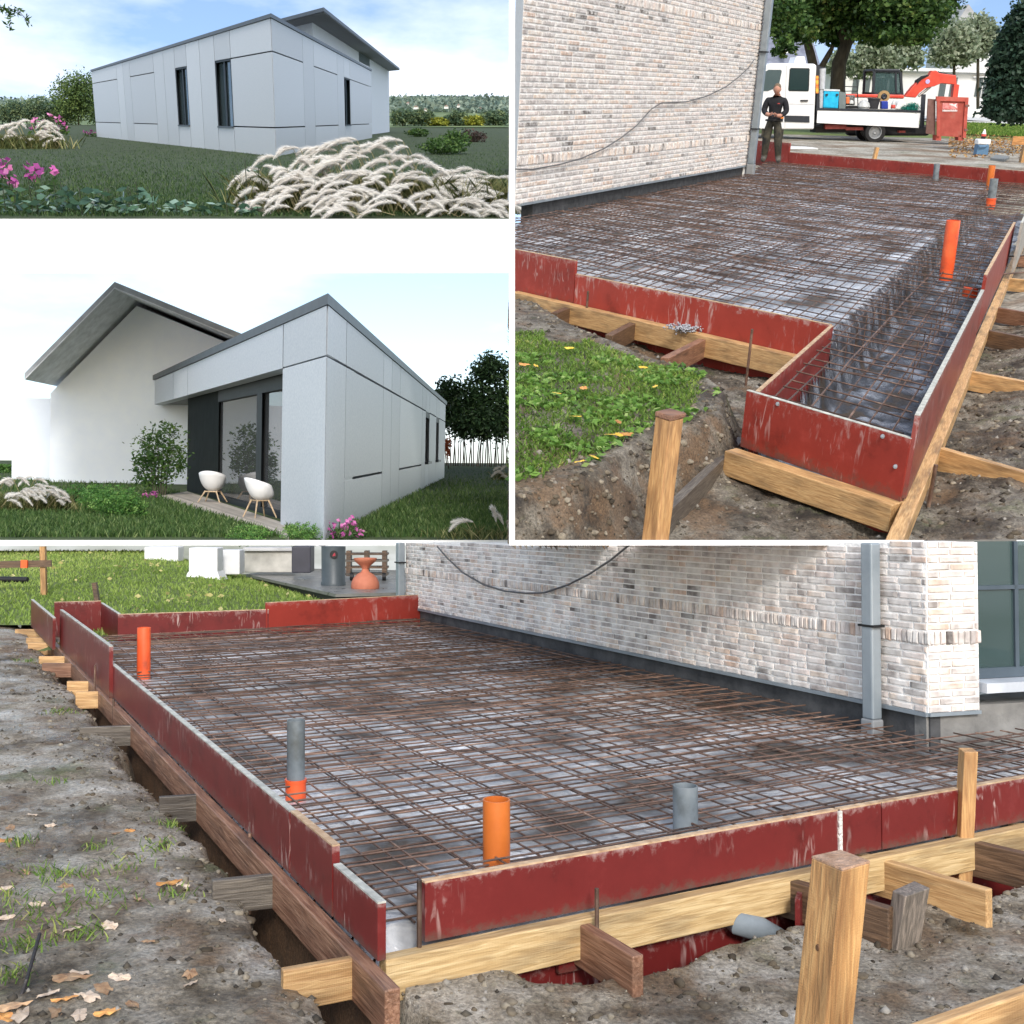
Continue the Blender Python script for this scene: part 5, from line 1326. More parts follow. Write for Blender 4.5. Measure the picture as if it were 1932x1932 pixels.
c4 = [Mx @ Vector((a * hw, b * hw, 0)) for a, b in ((-1, -1), (1, -1), (1, 1), (-1, 1))]
t = thing('wooden_post', YARD, pb, 'square wooden post with a battered top beside the trench', 'post')
part('shaft', MB().hexa([Vector(pb) + c + Vector((0, 0, -0.2)) for c in c4], [Vector((pb.x + 0.02, pb.y, zt - 0.03)) + c for c in c4]), PINE_Z, t, bevel=0.006)
part('battered_top', MB().hexa([Vector((pb.x + 0.02, pb.y, zt - 0.03)) + c * 1.08 for c in c4], [Vector((pb.x + 0.025, pb.y, zt)) + c * 1.14 for c in c4]), TAN, t, bevel=0.008)
lump = g(1290, 626, zt_l)
cl = rng.normal(0, 1, (260, 3)) * np.array([0.075, 0.03, 0.018]) + np.array([lump.x, lump.y, lump.z + 0.035])
v_ = (oc[None] * rng.uniform(0.006, 0.016, (260, 1, 1)) + cl[:, None]).reshape(-1, 3); f_ = (of[None] + 6 * np.arange(260)[:, None, None]).reshape(-1, 3)
me = raw_mesh('mortar_lump', v_, f_); me.materials.append(mat('grey_grit', (0.42, 0.43, 0.46), 30, 0.9)); tag(obj('mortar_lump', me, None, YARD), 'small heap of grey mortar crumbs on the pale timber', 'mortar', kind='stuff')
# pipes
def lean_pipe(x0, r0, x1, r1, rad, m, label, collar=None, z=0.0):
    b = g(x1, r1, z); zt_ = YARD.z(b, r0)
    tp_ = YARD.front(x0, r0, b.y)
    pipe(YARD, x0, r0, b, rad, m, label, collar, (tp_.x - b.x, 0.0))
lean_pipe(1799, 416, 1786, 512, 12.2 / YARD.ppm(g(1786, 512)), ORED, 'tall orange drain pipe rising from the right side of the mesh')
lean_pipe(1768, 309, 1765, 339, 5.2 / YARD.ppm(g(1765, 339)), GREYP, 'short grey drain pipe before the far red panel')
lean_pipe(1872, 312, 1867, 350, 6.2 / YARD.ppm(g(1867, 350)), ORANGE, 'orange drain pipe just behind a grey one, far right of the slab')
lean_pipe(1876, 337, 1869, 386, 7.2 / YARD.ppm(g(1869, 386)), GREYP, 'grey drain pipe with an orange foot, far right of the slab', 0.12)
o = obj('pipe_socket', MB().lathe([(0.0, 0), (0.075, 0), (0.075, 0.1), (0.06, 0.1), (0.0, 0.05)], g(1829, 560, -0.12), 18), ORED, YARD, smooth=True); tag(o, 'orange pipe socket half hidden behind the side panel', 'pipe')
# brick house
wd_ = V2(WC) - V2(WA); WD = wd_.normalized()
wn_ = Vector((WD.y, -WD.x)); 
wside = -1
house = thing('brick_house', YARD, (WC.x, WC.y, 0.0), 'tall pale brick house wall on the left of the upper right picture', 'house')
ZB = YARD.wall(WA, WC, 1200, 348)[1]
HT = YARD.wall(WA, WC, 1430, -40)[1]
_bk = Vector((-WD.y, WD.x)) * 0.4
_wq = [V2(WA), V2(WC), V2(WC) + _bk, V2(WA) + _bk + WD * 0.55]
part('mortar_wall', MB().hexa([(p.x, p.y, ZB) for p in _wq], [(p.x, p.y, HT) for p in _wq]), MORTAR, house)
zb1 = YARD.wall(WA, WC, 1300, 279.5)[1]; zb2 = YARD.wall(WA, WC, 1300, 33.6)[1]
nb = round((zb1 - ZB) / 0.08); CO = (zb1 - ZB) / nb
n2 = round((zb2 - (zb1 + 2 * CO)) / CO); zb2 = zb1 + 2 * CO + n2 * CO
brick_rows(house, YARD, WA, WC, ZB, HT - 0.02, CO, 0.46, 0.027, [(zb1, 2), (zb2, 2)], -1, 0.013, 300, inside=lambda q: q[0] > 962)
part('plinth', MB().slab(V2(WA) - wn_ * 0.03 + WD * 0.7, V2(WC) - wn_ * 0.03, -0.15, ZB, 0.2, 1), CEMENT, house)
part('flashing', MB().slab(V2(WA) + wn_ * 0.03 + WD * 0.2, V2(WC) + wn_ * 0.03, ZB - 0.02, ZB + 0.01, 0.08, 1), ZINC, house)
part('end_wall', MB().slab(V2(WC) + WD * 0.005, V2(WC) + WD * 0.05 + Vector((-WD.y, WD.x)) * 3.0, -0.15, HT, 0.3, 1), MORTAR, house)
dp = V2(WC) - WD * 0.16 + wn_ * 0.13
pp = YARD.ppm((dp.x, dp.y, 1))
downpipe(YARD, dp, -0.02, HT, 13.5 / pp, wn_, 'grey downpipe at the brick corner beside the standing man', [YARD.z(dp, 98), YARD.z(dp, 243)], 0.25)
cab = []
for x, y in ((962, 318.6), (1000, 319), (1050, 310), (1090, 299), (1135, 280), (1165, 261), (1195, 238), (1225, 205), (1243, 194), (1290, 192), (1330, 181), (1365, 164), (1390, 145), (1408, 128), (1419, 112)):
    s_, z_ = YARD.wall(WA, WC, x, y); q = V2(WA) + WD * s_ + wn_ * 0.05; cab.append((q.x, q.y, z_))
o = obj('cable', MB().tube(cab, 0.011, 6), mat('grey_cable', (0.1, 0.1, 0.1), 9, 0.6), YARD, smooth=True); tag(o, 'dark cable climbing across the brick wall to the downpipe, upper picture', 'cable')
exec_person = True
# ---------------------------------------------------------------- truck: everything placed on the plane of its near side
ta, tb = g(1440, 262, ZFAR), g(1745, 270.5, ZFAR)
TD = (V2(tb) - V2(ta)).normalized(); TN = Vector((-TD.y, TD.x))           # TN points away from the viewer
def tpt(x, y, dn=0.0):
    s_, z_ = YARD.wall(ta, tb, x, y)
    q = V2(ta) + TD * s_ + TN * dn
    return Vector((q.x, q.y, z_))
def tprism(mb, pts, d0, d1):
    a = [tpt(x, y, d0) for x, y in pts]; b = [tpt(x, y, d0) + Vector((TN.x, TN.y, 0)) * (d1 - d0) for x, y in pts]
    n = len(pts)
    return mb.add(a + b, [tuple(range(n)), tuple(range(2 * n - 1, n - 1, -1))] + [(i + n, (i + 1) % n + n, (i + 1) % n, i) for i in range(n)])
def tbox(x0, x1, y0, y1, d0, d1): return tprism(MB(), [(x0, y1), (x1, y1), (x1, y0), (x0, y0)], d0, d1)
ppm_t = YARD.ppm(tpt(1600, 230))
TW = 2.35
VAN = mat('white_van_paint', [(0.3, (0.78, 0.79, 0.8)), (0.7, (0.86, 0.86, 0.86))], 3, 0.3, coat=0.4)
DARKG = glass('vehicle_glass', (0.03, 0.06, 0.06))
TRIM = mat('dark_trim', (0.03, 0.035, 0.045), 8, 0.5)
CHRED = mat('chassis_red', [(0.3, (0.22, 0.04, 0.035)), (0.7, (0.42, 0.1, 0.09))], 4, 0.7)
t = thing('pickup_truck', YARD, tpt(1600, 266), 'white double cab dropside truck loaded with tools', 'truck')
cabp = [(1536, 244), (1541, 124), (1537, 120.3), (1455, 119), (1444, 123), (1432, 134), (1414, 158), (1398, 183), (1380, 190), (1374, 205), (1374, 240), (1382, 244)]
cabo = part('cab', tprism(MB(), cabp, 0.0, TW), VAN, t, bevel=0.06)
part('front_window', tprism(MB(), [(1449, 171.8), (1469, 163.5), (1475, 134), (1473, 131.8), (1450, 131.5), (1441, 137), (1428, 152), (1430, 172)], -0.015, 0.03), DARKG, t)
part('rear_window', tprism(MB(), [(1490, 170.5), (1523, 171), (1524.5, 169), (1526, 132), (1524.5, 130.3), (1493, 129.8), (1491, 131.5), (1488.6, 168)], -0.015, 0.03), DARKG, t)
part('window_seal', tprism(MB(), [(1488.4, 172), (1524.5, 172.6), (1526.2, 170), (1527.6, 131), (1526, 128.6), (1492, 128.2), (1489.8, 131), (1487, 169)], -0.008, 0.02), BLACK, t)
part('roof_box', tprism(MB(), [(1503, 121), (1527, 121), (1524.5, 106), (1508, 106)], 0.5, 1.6), VAN, t, bevel=0.04)
for x0, x1, y in ((1461, 1471, 187.5), (1510, 1524, 189.5)):
    part('door_handle', tbox(x0, x1, y - 1, y + 1.6, -0.05, 0.0), BLACK, t)
for x in (1480.5,):
    part('door_seam', tprism(MB(), [(x, 241), (x + 0.8, 241), (x + 3.5, 124), (x + 2.7, 124)], -0.006, 0.01), mat('seam_grey', (0.4, 0.41, 0.43), 5, 0.6), t)
part('waist_seam', tprism(MB(), [(1452, 196.2), (1535, 197.3), (1535, 196.5), (1452, 195.4)], -0.006, 0.01), mat('seam_grey', (0.4, 0.41, 0.43), 5, 0.6), t)
part('trim_strip', tprism(MB(), [(1452, 229), (1477, 229.5), (1477, 217.5), (1452, 217)], -0.03, 0.01), TRIM, t)
part('trim_strip', tprism(MB(), [(1480, 229.5), (1527, 231), (1527, 219), (1480, 217.8)], -0.03, 0.01), TRIM, t)
part('side_marker', tbox(1472, 1478, 220, 223.5, -0.045, -0.02), mat('amber', (0.9, 0.25, 0.03), 5, 0.3), t)
part('headboard', tbox(1541.5, 1547, 122, 236, 0.05, TW - 0.05), TRIM, t)
part('rear_rack', tprism(MB(), [(1562, 204), (1566, 204), (1568, 128), (1578, 130), (1578, 126), (1549, 122), (1549, 126), (1564, 128)], 1.6, 1.7), TRIM, t)
part('warning_strip', tbox(1539.3, 1544, 143, 176, -0.02, 0.04), mat('warning_orange', [(0.45, (0.75, 0.15, 0.04)), (0.55, (0.85, 0.45, 0.06))], 6, 0.5, stretch=(0, 0, 1)), t)
bedp = [(1541, 232), (1733.5, 241.5), (1736, 212), (1542.5, 208)]
part('dropside', tprism(MB(), bedp, 0.0, 0.05), VAN, t, bevel=0.01)
part('top_rail', tprism(MB(), [(1540, 208), (1737, 212.5), (1737, 208.2), (1540, 203.8)], -0.02, 0.09), TRIM, t)
part('far_dropside', tprism(MB(), bedp, TW - 0.05, TW), VAN, t)
part('bed_floor', tprism(MB(), [(1541, 231), (1733, 240), (1733, 236), (1541, 227)], 0.05, TW - 0.05), GREYW, t)
part('tail_post', tprism(MB(), [(1736.5, 243), (1743, 243), (1746.5, 178), (1739.5, 178)], -0.02, 0.1), TRIM, t)
part('chassis', tprism(MB(), [(1540, 240), (1735, 252), (1735, 243), (1540, 233)], 0.5, 1.9), TRIM, t)
for x0, x1, y0, y1 in ((1560, 1600, 235, 244), (1600, 1632, 240, 246), (1700, 1712, 247, 251)):
    part('chassis_member', tbox(x0, x1, y0, y1, 0.25, 0.5), CHRED, t)
part('tool_box', tbox(1545, 1618, 241, 251, 0.5, 1.5), BLACK, t)
def wheel(x, y, rpx, d0, w=0.26):
    c = tpt(x, y, d0 + w / 2); r_ = rpx / ppm_t
    rot = Matrix.Rotation(math.atan2(TN.y, TN.x), 4, 'Z') @ Matrix.Rotation(R(90), 4, 'Y')
    wh = part('wheel', MB().lathe([(r_ * 0.62, -w / 2), (r_ * 0.93, -w / 2), (r_, -w * 0.35), (r_, w * 0.35), (r_ * 0.93, w / 2), (r_ * 0.62, w / 2)], c, 32, M=rot), BLACK, t, True)
    part('rim', MB().lathe([(0, -w * 0.2), (r_ * 0.16, -w * 0.28), (r_ * 0.2, -w * 0.18), (r_ * 0.5, -w * 0.1), (r_ * 0.55, -w * 0.42), (r_ * 0.64, -w * 0.46), (r_ * 0.64, w * 0.4)], c, 32, M=rot), mat('grey_rim', (0.28, 0.29, 0.3), 9, 0.5, metal=0.4), wh, True)
wheel(1652.5, 249.5, 19.6, 0.06); wheel(1661, 249.5, 19, TW - 0.4); wheel(1412, 243, 19, 0.06)
# load on the truck: each a thing of its own
TG = 'load on the truck bed'
o = thing('exhaust_tube', YARD, tpt(1554, 204, 0.3), 'tall grey pipe section standing behind the truck cab', 'pipe', TG)
part('tube', MB().tube([tpt(1551, 204, 0.35), tpt(1553, 167, 0.35)], 5.4 / ppm_t, 16), mat('grey_tube', (0.45, 0.47, 0.5), 6, 0.5), o, True)
part('socket', MB().tube([tpt(1553, 168, 0.35), tpt(1555.5, 129, 0.35)], 6.8 / ppm_t, 16), mat('grey_tube', (0.45, 0.47, 0.5), 6, 0.5), o, True)
o = thing('blue_toolbox', YARD, tpt(1570, 205, 0.3), 'bright blue box with black catches on the truck bed', 'box', TG)
part('body', tprism(MB(), [(1555.5, 204), (1584, 205), (1586, 172), (1557, 171)], 0.2, 1.1), mat('bright_blue', (0.015, 0.42, 0.68), 6, 0.45), o, bevel=0.04)
part('lid', tprism(MB(), [(1556, 171.2), (1587, 172.2), (1587, 169), (1557, 168)], 0.18, 1.12), mat('pale_lid', (0.7, 0.75, 0.78), 6, 0.5), o)
for x in (1562, 1581.5): part('catch', tbox(x - 2, x + 2, 177, 180.5, 0.14, 0.2), TRIM, o)
o = tag(obj('dark_bin', tprism(MB(), [(1586.5, 205), (1599, 205.5), (1600, 175), (1587, 172.5)], 0.3, 1.1), mat('grey_side', (0.16, 0.19, 0.19), 4, 0.6), YARD), 'dark grey bin beside the blue box on the truck', 'bin', TG)
o = thing('pump_set', YARD, tpt(1612, 205, 0.4), 'engine pump in a black tube frame on the truck', 'pump', TG)
fr_t = 0.9 / ppm_t
part('frame', MB().tube([tpt(1601, 204, 0.4), tpt(1598, 146, 0.4), tpt(1602, 141, 0.4), tpt(1622, 141, 0.4), tpt(1624, 204, 0.4)], fr_t, 6).tube([tpt(1600, 172, 0.4), tpt(1624, 172, 0.4)], fr_t, 6).tube([tpt(1600, 163, 0.4), tpt(1624, 164, 0.4)], fr_t, 6), BLACK, o, True)
part('engine', tbox(1604, 1619, 180, 199, 0.45, 0.9), mat('engine_dark', [(0.4, (0.05, 0.05, 0.05)), (0.6, (0.2, 0.2, 0.2))], 16, 0.5), o, bevel=0.03)
part('tank', tbox(1601, 1608, 183, 196, 0.38, 0.45), mat('engine_orange', (0.75, 0.2, 0.07), 8, 0.5), o, bevel=0.02)
part('filter', MB().lathe([(0, 0), (0.09, 0), (0.1, 0.06), (0.06, 0.14), (0, 0.15)], tpt(1611, 196, 0.4), 16), mat('pump_white', (0.6, 0.6, 0.58), 9, 0.5), o, True)
part('skid', tbox(1601, 1624, 200, 205, 0.35, 1.0), BLACK, o)
bk = tpt(1653.5, 206, 0.5); r1_ = 11.0 / ppm_t
o = thing('mortar_tub', YARD, bk, 'black mortar tub on the truck bed', 'tub', TG)
part('tub', MB().lathe([(0, 0), (r1_ * 0.8, 0), (r1_, 0.42), (r1_ * 1.06, 0.43), (r1_ * 0.96, 0.43), (r1_ * 0.78, 0.03), (0, 0.03)], bk, 24), mat('black_tub', (0.035, 0.035, 0.04), 6, 0.6), o, True)
part('rim', MB().lathe([(r1_ * 1.0, 0.4), (r1_ * 1.1, 0.4), (r1_ * 1.1, 0.45), (r1_ * 1.0, 0.45)], bk, 24), TRIM, o)
hc = tpt(1677, 182.5, 0.7); rot_t = Matrix.Rotation(math.atan2(TN.y, TN.x), 4, 'Z') @ Matrix.Rotation(R(90), 4, 'Y'); r_ = 10.8 / ppm_t
o = thing('hose_reel', YARD, hc, 'tan hose reel wheel standing on the truck bed', 'reel', TG)
part('flange', MB().lathe([(r_ * 0.55, -0.06), (r_, -0.06), (r_, 0.06), (r_ * 0.55, 0.06), (r_ * 0.55, -0.06)], hc, 28, M=rot_t), mat('tan_reel', (0.42, 0.27, 0.12), 8, 0.7), o)
part('hub', MB().lathe([(0, -0.05), (r_ * 0.3, -0.08), (r_ * 0.55, -0.03), (r_ * 0.55, 0.03), (0, 0.05)], hc, 20, M=rot_t), TRIM, o)
o = tag(obj('blue_canister', tbox(1668, 1681, 191, 206, 0.35, 0.6), mat('deep_blue', (0.02, 0.05, 0.35), 6, 0.5), YARD, bevel=0.03), 'deep blue canister under the hose reel', 'canister', TG)
bk = tpt(1688.5, 206.5, 0.3)
o = thing('plastic_bottle', YARD, bk, 'clear plastic bottle with a red label on the truck', 'bottle', TG)
part('body', MB().lathe([(0, 0), (0.085, 0), (0.09, 0.1), (0.085, 0.24), (0.05, 0.34), (0.03, 0.4), (0, 0.4)], bk, 18), mat('cloudy_plastic', (0.6, 0.62, 0.62), 8, 0.3), o, True)
part('label', MB().lathe([(0.088, 0.04), (0.094, 0.05), (0.094, 0.18), (0.088, 0.19)], bk, 18), mat('red_label', (0.65, 0.08, 0.06), 8, 0.5), o, True)
o = tag(obj('white_sheet', tprism(MB(), [(1693, 206), (1713, 209), (1716, 196), (1704, 190), (1699, 195)], 0.3, 0.9), mat('white_sheet', (0.78, 0.78, 0.76), 5, 0.7), YARD, bevel=0.04), 'folded white sheet next to the green net', 'sheet', TG)
nc = np.array([[*tpt(1722, 204, 0.25)]])
cl = clumps([(tuple(tpt(1716, 205, 0.3)), (0.3, 0.25, 0.13)), (tuple(tpt(1727, 202, 0.3)), (0.32, 0.25, 0.18)), (tuple(tpt(1725, 208, 0.02)), (0.25, 0.06, 0.12))], 2600, 51, 0.3, 9, 0.5)
v_, f_ = leaves(cl, 0.07, 52, 3.5)
me = raw_mesh('green_net', v_, f_, np.repeat(np.random.default_rng(3).uniform(0, 1, len(cl)), 4)); me.materials.append(rnd_mat('green_net', [(0, (0.0, 0.09, 0.07)), (1, (0.02, 0.27, 0.2))], 0.6)); tag(obj('green_net', me, None, YARD), 'crumpled dark green net hanging over the dropside', 'net', TG)
bk = tpt(1634, 206, 0.4)
tag(obj('clear_bags', MB().lathe([(0, 0), (0.24, 0), (0.28, 0.1), (0.22, 0.26), (0.1, 0.36), (0, 0.38)], bk, 14), mat('clear_plastic', (0.5, 0.51, 0.5), 7, 0.25, 0.8), YARD, smooth=True), 'crumpled clear plastic bag left of the black tub', 'bag', TG)
# ---------------------------------------------------------------- excavator behind the truck
RED_M = mat('excavator_red', [(0.3, (0.62, 0.06, 0.04)), (0.7, (0.78, 0.1, 0.06))], 3, 0.4, coat=0.2)
EX = 2.9
t = thing('excavator', YARD, tpt(1700, 262, EX + 1), 'red and white compact excavator with a black cab behind the truck', 'excavator')
part('body', tprism(MB(), [(1624, 207), (1748, 214), (1750, 186), (1624, 183)], EX, EX + 1.8), mat('excavator_white', (0.75, 0.75, 0.74), 4, 0.4), t, bevel=0.08)
part('red_band', tprism(MB(), [(1623, 183.5), (1749, 187), (1748, 180), (1626, 178)], EX - 0.04, EX + 1.84), RED_M, t, bevel=0.03)
part('undercarriage', tprism(MB(), [(1640, 262), (1800, 262), (1806, 250), (1796, 240), (1650, 236), (1634, 248)], EX + 0.1, EX + 0.6), BLACK, t, bevel=0.1)
cfr, cfr2 = MB(), MB()
for pts in ([(1685, 181), (1689.5, 181), (1693, 130), (1688.5, 130)], [(1744, 182), (1748.5, 182), (1744.5, 134), (1740, 134)], [(1688.5, 134), (1743, 136), (1740, 129.5), (1690, 129)], [(1685, 181), (1748, 182), (1748, 176), (1685, 175)], [(1732, 181), (1735.5, 181), (1734.5, 134), (1731.5, 134)]): (tprism(cfr, pts, EX, EX + 0.09), tprism(cfr2, pts, EX + 1.41, EX + 1.5))
part('cab_frame', cfr, TRIM, t); part('cab_frame', cfr2, TRIM, t)
part('cab_roof', tprism(MB(), [(1689, 133), (1742, 135), (1739, 128.5), (1691, 128)], EX - 0.03, EX + 1.53), TRIM, t, bevel=0.04)
part('cab_glass', tprism(MB(), [(1689, 178), (1732, 179), (1732, 135), (1692, 134)], EX + 0.05, EX + 0.08), glass('excavator_glass', (0.07, 0.12, 0.12)), t)
part('front_glass', tprism(MB(), [(1735, 179), (1744, 180), (1741, 136), (1735, 135.5)], EX + 0.05, EX + 0.08), glass('excavator_glass', (0.07, 0.12, 0.12)), t)
part('seat', tprism(MB(), [(1703, 178), (1716, 178), (1717, 150), (1706, 146)], EX + 0.6, EX + 1.1), mat('grey_seat', (0.2, 0.21, 0.22), 6, 0.8), t, bevel=0.06)
part('boom', tprism(MB(), [(1758, 184), (1774, 164), (1790, 149), (1808, 141), (1813, 131.5), (1822, 131), (1828, 136.5), (1862, 141), (1863, 160), (1832, 157), (1818, 163), (1800, 167), (1788, 176), (1780, 186)], EX + 0.5, EX + 0.85), RED_M, t, bevel=0.03)
part('boom_edge', tprism(MB(), [(1782, 160), (1791, 150.2), (1806, 142), (1808, 140), (1797, 142.5), (1784, 151)], EX + 0.48, EX + 0.87), BLACK, t)
part('hydraulic_cylinder', MB().tube([tpt(1822, 136, EX + 0.6), tpt(1862, 143.5, EX + 0.6)], 3.2 / ppm_t, 12), BLACK, t, True)
part('hydraulic_rod', MB().tube([tpt(1788, 183, EX + 0.65), tpt(1812, 164, EX + 0.65)], 2.6 / ppm_t, 10), mat('steel_rod', (0.5, 0.5, 0.5), 8, 0.3, metal=0.7), t, True)
part('dipper_arm', tprism(MB(), [(1852, 205), (1862, 205), (1868, 160), (1858, 158)], EX + 0.5, EX + 0.8), RED_M, t)
part('bucket', tprism(MB(), [(1846, 205), (1860, 205), (1861, 228), (1850, 240), (1836, 242), (1846, 228)], EX + 0.3, EX + 1.0), RED_M, t, bevel=0.03)
part('bucket_teeth', tprism(MB(), [(1832, 246), (1848, 236), (1856, 232), (1850, 240)], EX + 0.3, EX + 1.0), BLACK, t)
em = tpt(1804, 153.5, EX + 0.48)
part('emblem', MB().lathe([(0, 0), (4.2 / ppm_t, 0), (4.2 / ppm_t, 0.02), (0, 0.02)], em, 20, M=rot_t), mat('lilac_emblem', (0.55, 0.45, 0.75), 8, 0.5), t)
# ---------------------------------------------------------------- waste container
BIN = mat('container_red', [(0.3, (0.33, 0.055, 0.04)), (0.55, (0.46, 0.09, 0.065)), (0.75, (0.42, 0.16, 0.12))], 2.4, 0.7, 0.2)
BINS = mat('container_side_brown', [(0.3, (0.11, 0.055, 0.045)), (0.7, (0.24, 0.13, 0.11))], 3, 0.8, 0.2)  # side plates, a darker brown than the front
BD = -0.55
t = thing('waste_container', YARD, tpt(1785, 262, BD), 'red steel waste container with a faded emblem at the end of the truck', 'container')
part('front', tprism(MB(), [(1759, 255), (1811, 258), (1816, 186), (1759, 184)], BD, BD + 0.06), BIN, t)
part('rim', tprism(MB(), [(1757, 190), (1817, 191.5), (1817, 183.5), (1757, 181.5)], BD - 0.06, BD + 0.04), BIN, t)
part('corner_post', tprism(MB(), [(1806, 259), (1812, 259), (1816.5, 191), (1810.5, 191)], BD - 0.07, BD + 0.02), BIN, t)
part('corner_post', tprism(MB(), [(1758, 256), (1764, 256), (1764, 189), (1758, 189)], BD - 0.07, BD + 0.02), BIN, t)
SD = 3.2
a0, a1 = tpt(1811.5, 258, BD), tpt(1816.5, 186, BD)
vdir = Vector((TN.x, TN.y, 0)) * SD + Vector((TD.x, TD.y, 0)) * 0.15
th_ = Vector((TD.x, TD.y, 0)) * -0.05
part('side', MB().hexa([a0, a0 + vdir, a0 + vdir + th_, a0 + th_], [a1, a1 + vdir, a1 + vdir + th_, a1 + th_]), BINS, t)
for i in range(5):
    o_ = vdir * (0.03 + 0.21 * i); r0 = Vector((TD.x, TD.y, 0)) * 0.07; wv = vdir * 0.07
    part('side_rib', MB().hexa([a0 + o_, a0 + o_ + wv, a0 + o_ + wv + r0, a0 + o_ + r0], [a1 + o_, a1 + o_ + wv, a1 + o_ + wv + r0, a1 + o_ + r0]), BINS, t)
part('left_side', tprism(MB(), [(1740, 251), (1758, 254), (1758, 187), (1744, 186)], BD + 0.1, BD + 0.16), BINS, t)
for x in (1804, 1762): part('foot', tbox(x - 5, x + 5, 254, 264, BD, BD + 0.4), BIN, t)
part('hinge', tbox(1811, 1818, 197, 201, BD - 0.1, BD), BINS, t); part('hinge', tbox(1809, 1815, 242, 246, BD - 0.1, BD), BINS, t)
pk = mat('faded_pink', [(0.4, (0.62, 0.16, 0.15)), (0.6, (0.72, 0.32, 0.3))], 9, 0.7); wt = mat('faded_white', (0.78, 0.7, 0.68), 9, 0.7)
part('emblem_field', tprism(MB(), [(1769, 205), (1797, 206), (1797.5, 194.5), (1769.5, 194)], BD - 0.012, BD), pk, t)
part('emblem_bird', tprism(MB(), [(1781, 196), (1787, 195), (1790, 197), (1796, 194.5), (1794, 199), (1796.5, 203.5), (1791, 200.5), (1785, 198.5)], BD - 0.022, BD - 0.012), wt, t)
lt = MB(); rr = random.Random(4); x = 1769.0
while x < 1796:
    w_ = rr.choice((1.2, 1.6, 2.0)); hh_ = rr.choice((3.0, 3.6, 3.2))
    tprism(lt, [(x, 209.8), (x + w_, 209.9), (x + w_, 209.9 - hh_), (x, 209.8 - hh_)], BD - 0.02, BD); x += w_ + 0.55
part('lettering', lt, wt, t)
# ---------------------------------------------------------------- small things in the yard
yz = lambda x, y: hit(YARD, x, y, yard_h, 20, 90)
pb = yz(1853, 293); k = 1 / YARD.ppm(pb)
t = thing('cool_box', YARD, pb, 'blue cool box with a white lid on the soil', 'cool box')
part('body', MB().box((pb.x, pb.y + 8 * k, pb.z + 9.5 * k), (22 * k, 16 * k, 19 * k)), mat('steel_blue', (0.1, 0.2, 0.33), 5, 0.5), t, bevel=0.03)
part('lid', MB().box((pb.x, pb.y + 8 * k, pb.z + 24.2 * k), (24 * k, 18 * k, 10 * k)), mat('white_plastic', (0.78, 0.78, 0.78), 5, 0.5), t, bevel=0.04)
part('handle', MB().tube([(pb.x - 12 * k, pb.y - 2 * k, pb.z + 19 * k), (pb.x - 8 * k, pb.y - 3 * k, pb.z + 14.5 * k), (pb.x + 2 * k, pb.y - 3 * k, pb.z + 16 * k), (pb.x + 6 * k, pb.y - 2 * k, pb.z + 20 * k)], 1.1 * k, 8), mat('steel_blue', (0.1, 0.2, 0.33), 5, 0.5), t, True)
zc = pb.z + 29.2 * k
o = thing('spray_can', YARD, (pb.x, pb.y + 8 * k, zc), 'red and white bottle standing on the cool box', 'bottle')
part('base', MB().lathe([(0, 0), (4 * k, 0), (4 * k, 5 * k), (0, 5 * k)], (pb.x, pb.y + 8 * k, zc), 16), BLACK, o)
part('body', MB().lathe([(0, 5 * k), (4.6 * k, 5 * k), (4.4 * k, 9 * k), (0, 9 * k)], (pb.x, pb.y + 8 * k, zc), 16), mat('red_label', (0.65, 0.08, 0.06), 8, 0.5), o)
part('tip', MB().lathe([(4 * k, 9 * k), (2.2 * k, 14 * k), (1 * k, 17.5 * k), (0, 17.5 * k)], (pb.x, pb.y + 8 * k, zc), 16), mat('white_plastic', (0.78, 0.78, 0.78), 5, 0.5), o)
c_ = [yz(1868, 303) , yz(1895, 306), yz(1904, 300), yz(1878, 296.5)]
tag(obj('paving_slab', MB().hexa([p + Vector((0, 0, -0.02)) for p in c_], [p + Vector((0, 0, 0.09)) for p in c_]), mat('grey_paver', (0.17, 0.18, 0.18), 6, 0.8, 0.2), YARD, bevel=0.01), 'grey concrete paving slab lying on the soil', 'slab')
pb = yz(1926, 307); zt = YARD.z(pb, 243)
t = thing('batter_board', YARD, pb, 'orange brown cross board on a stake at the right edge', 'batter board')
part('stake', MB().beam((pb.x, pb.y, pb.z - 0.2), (pb.x + 0.05, pb.y, zt), 0.16, 0.1), PINE_Z, t)
c0 = YARD.front(1910, 265, pb.y - 0.09); c1 = YARD.front(1975, 266, pb.y - 0.09)
part('crosspiece', MB().beam(c0, c1, 0.05, 15 / YARD.ppm(pb)), wood('orange_board', (0.5, 0.22, 0.07), (0.68, 0.36, 0.14)), t)
pb = yz(1650, 300); zt = YARD.z(pb, 278)
tag(obj('wooden_stake', MB().beam((pb.x - 0.03, pb.y, pb.z - 0.2), (pb.x + 0.03, pb.y, zt), 0.16, 0.1), PINE_Z, YARD), 'short pale stake behind the far red panel', 'stake')
pb = yz(1506, 281)
tag(obj('white_board', MB().box((pb.x, pb.y, pb.z + 0.04), (1.1, 0.9, 0.05), 0.2), WPAINT, YARD), 'white board lying behind the far red panel', 'board')
for i, (r0, dx) in enumerate(((486, 0), (518, 0))):
    p, q = g(1876, r0, zsw + 0.1), g(1960, r0 - 6, zsw + 0.1)
    tag(obj('loose_bar', MB().tube([p, q], 0.012, 6), RUST, YARD), ['upper loose steel bar across the braces at the right edge', 'lower loose steel bar across the braces at the right edge'][i], 'bar', 'loose bars at the right')
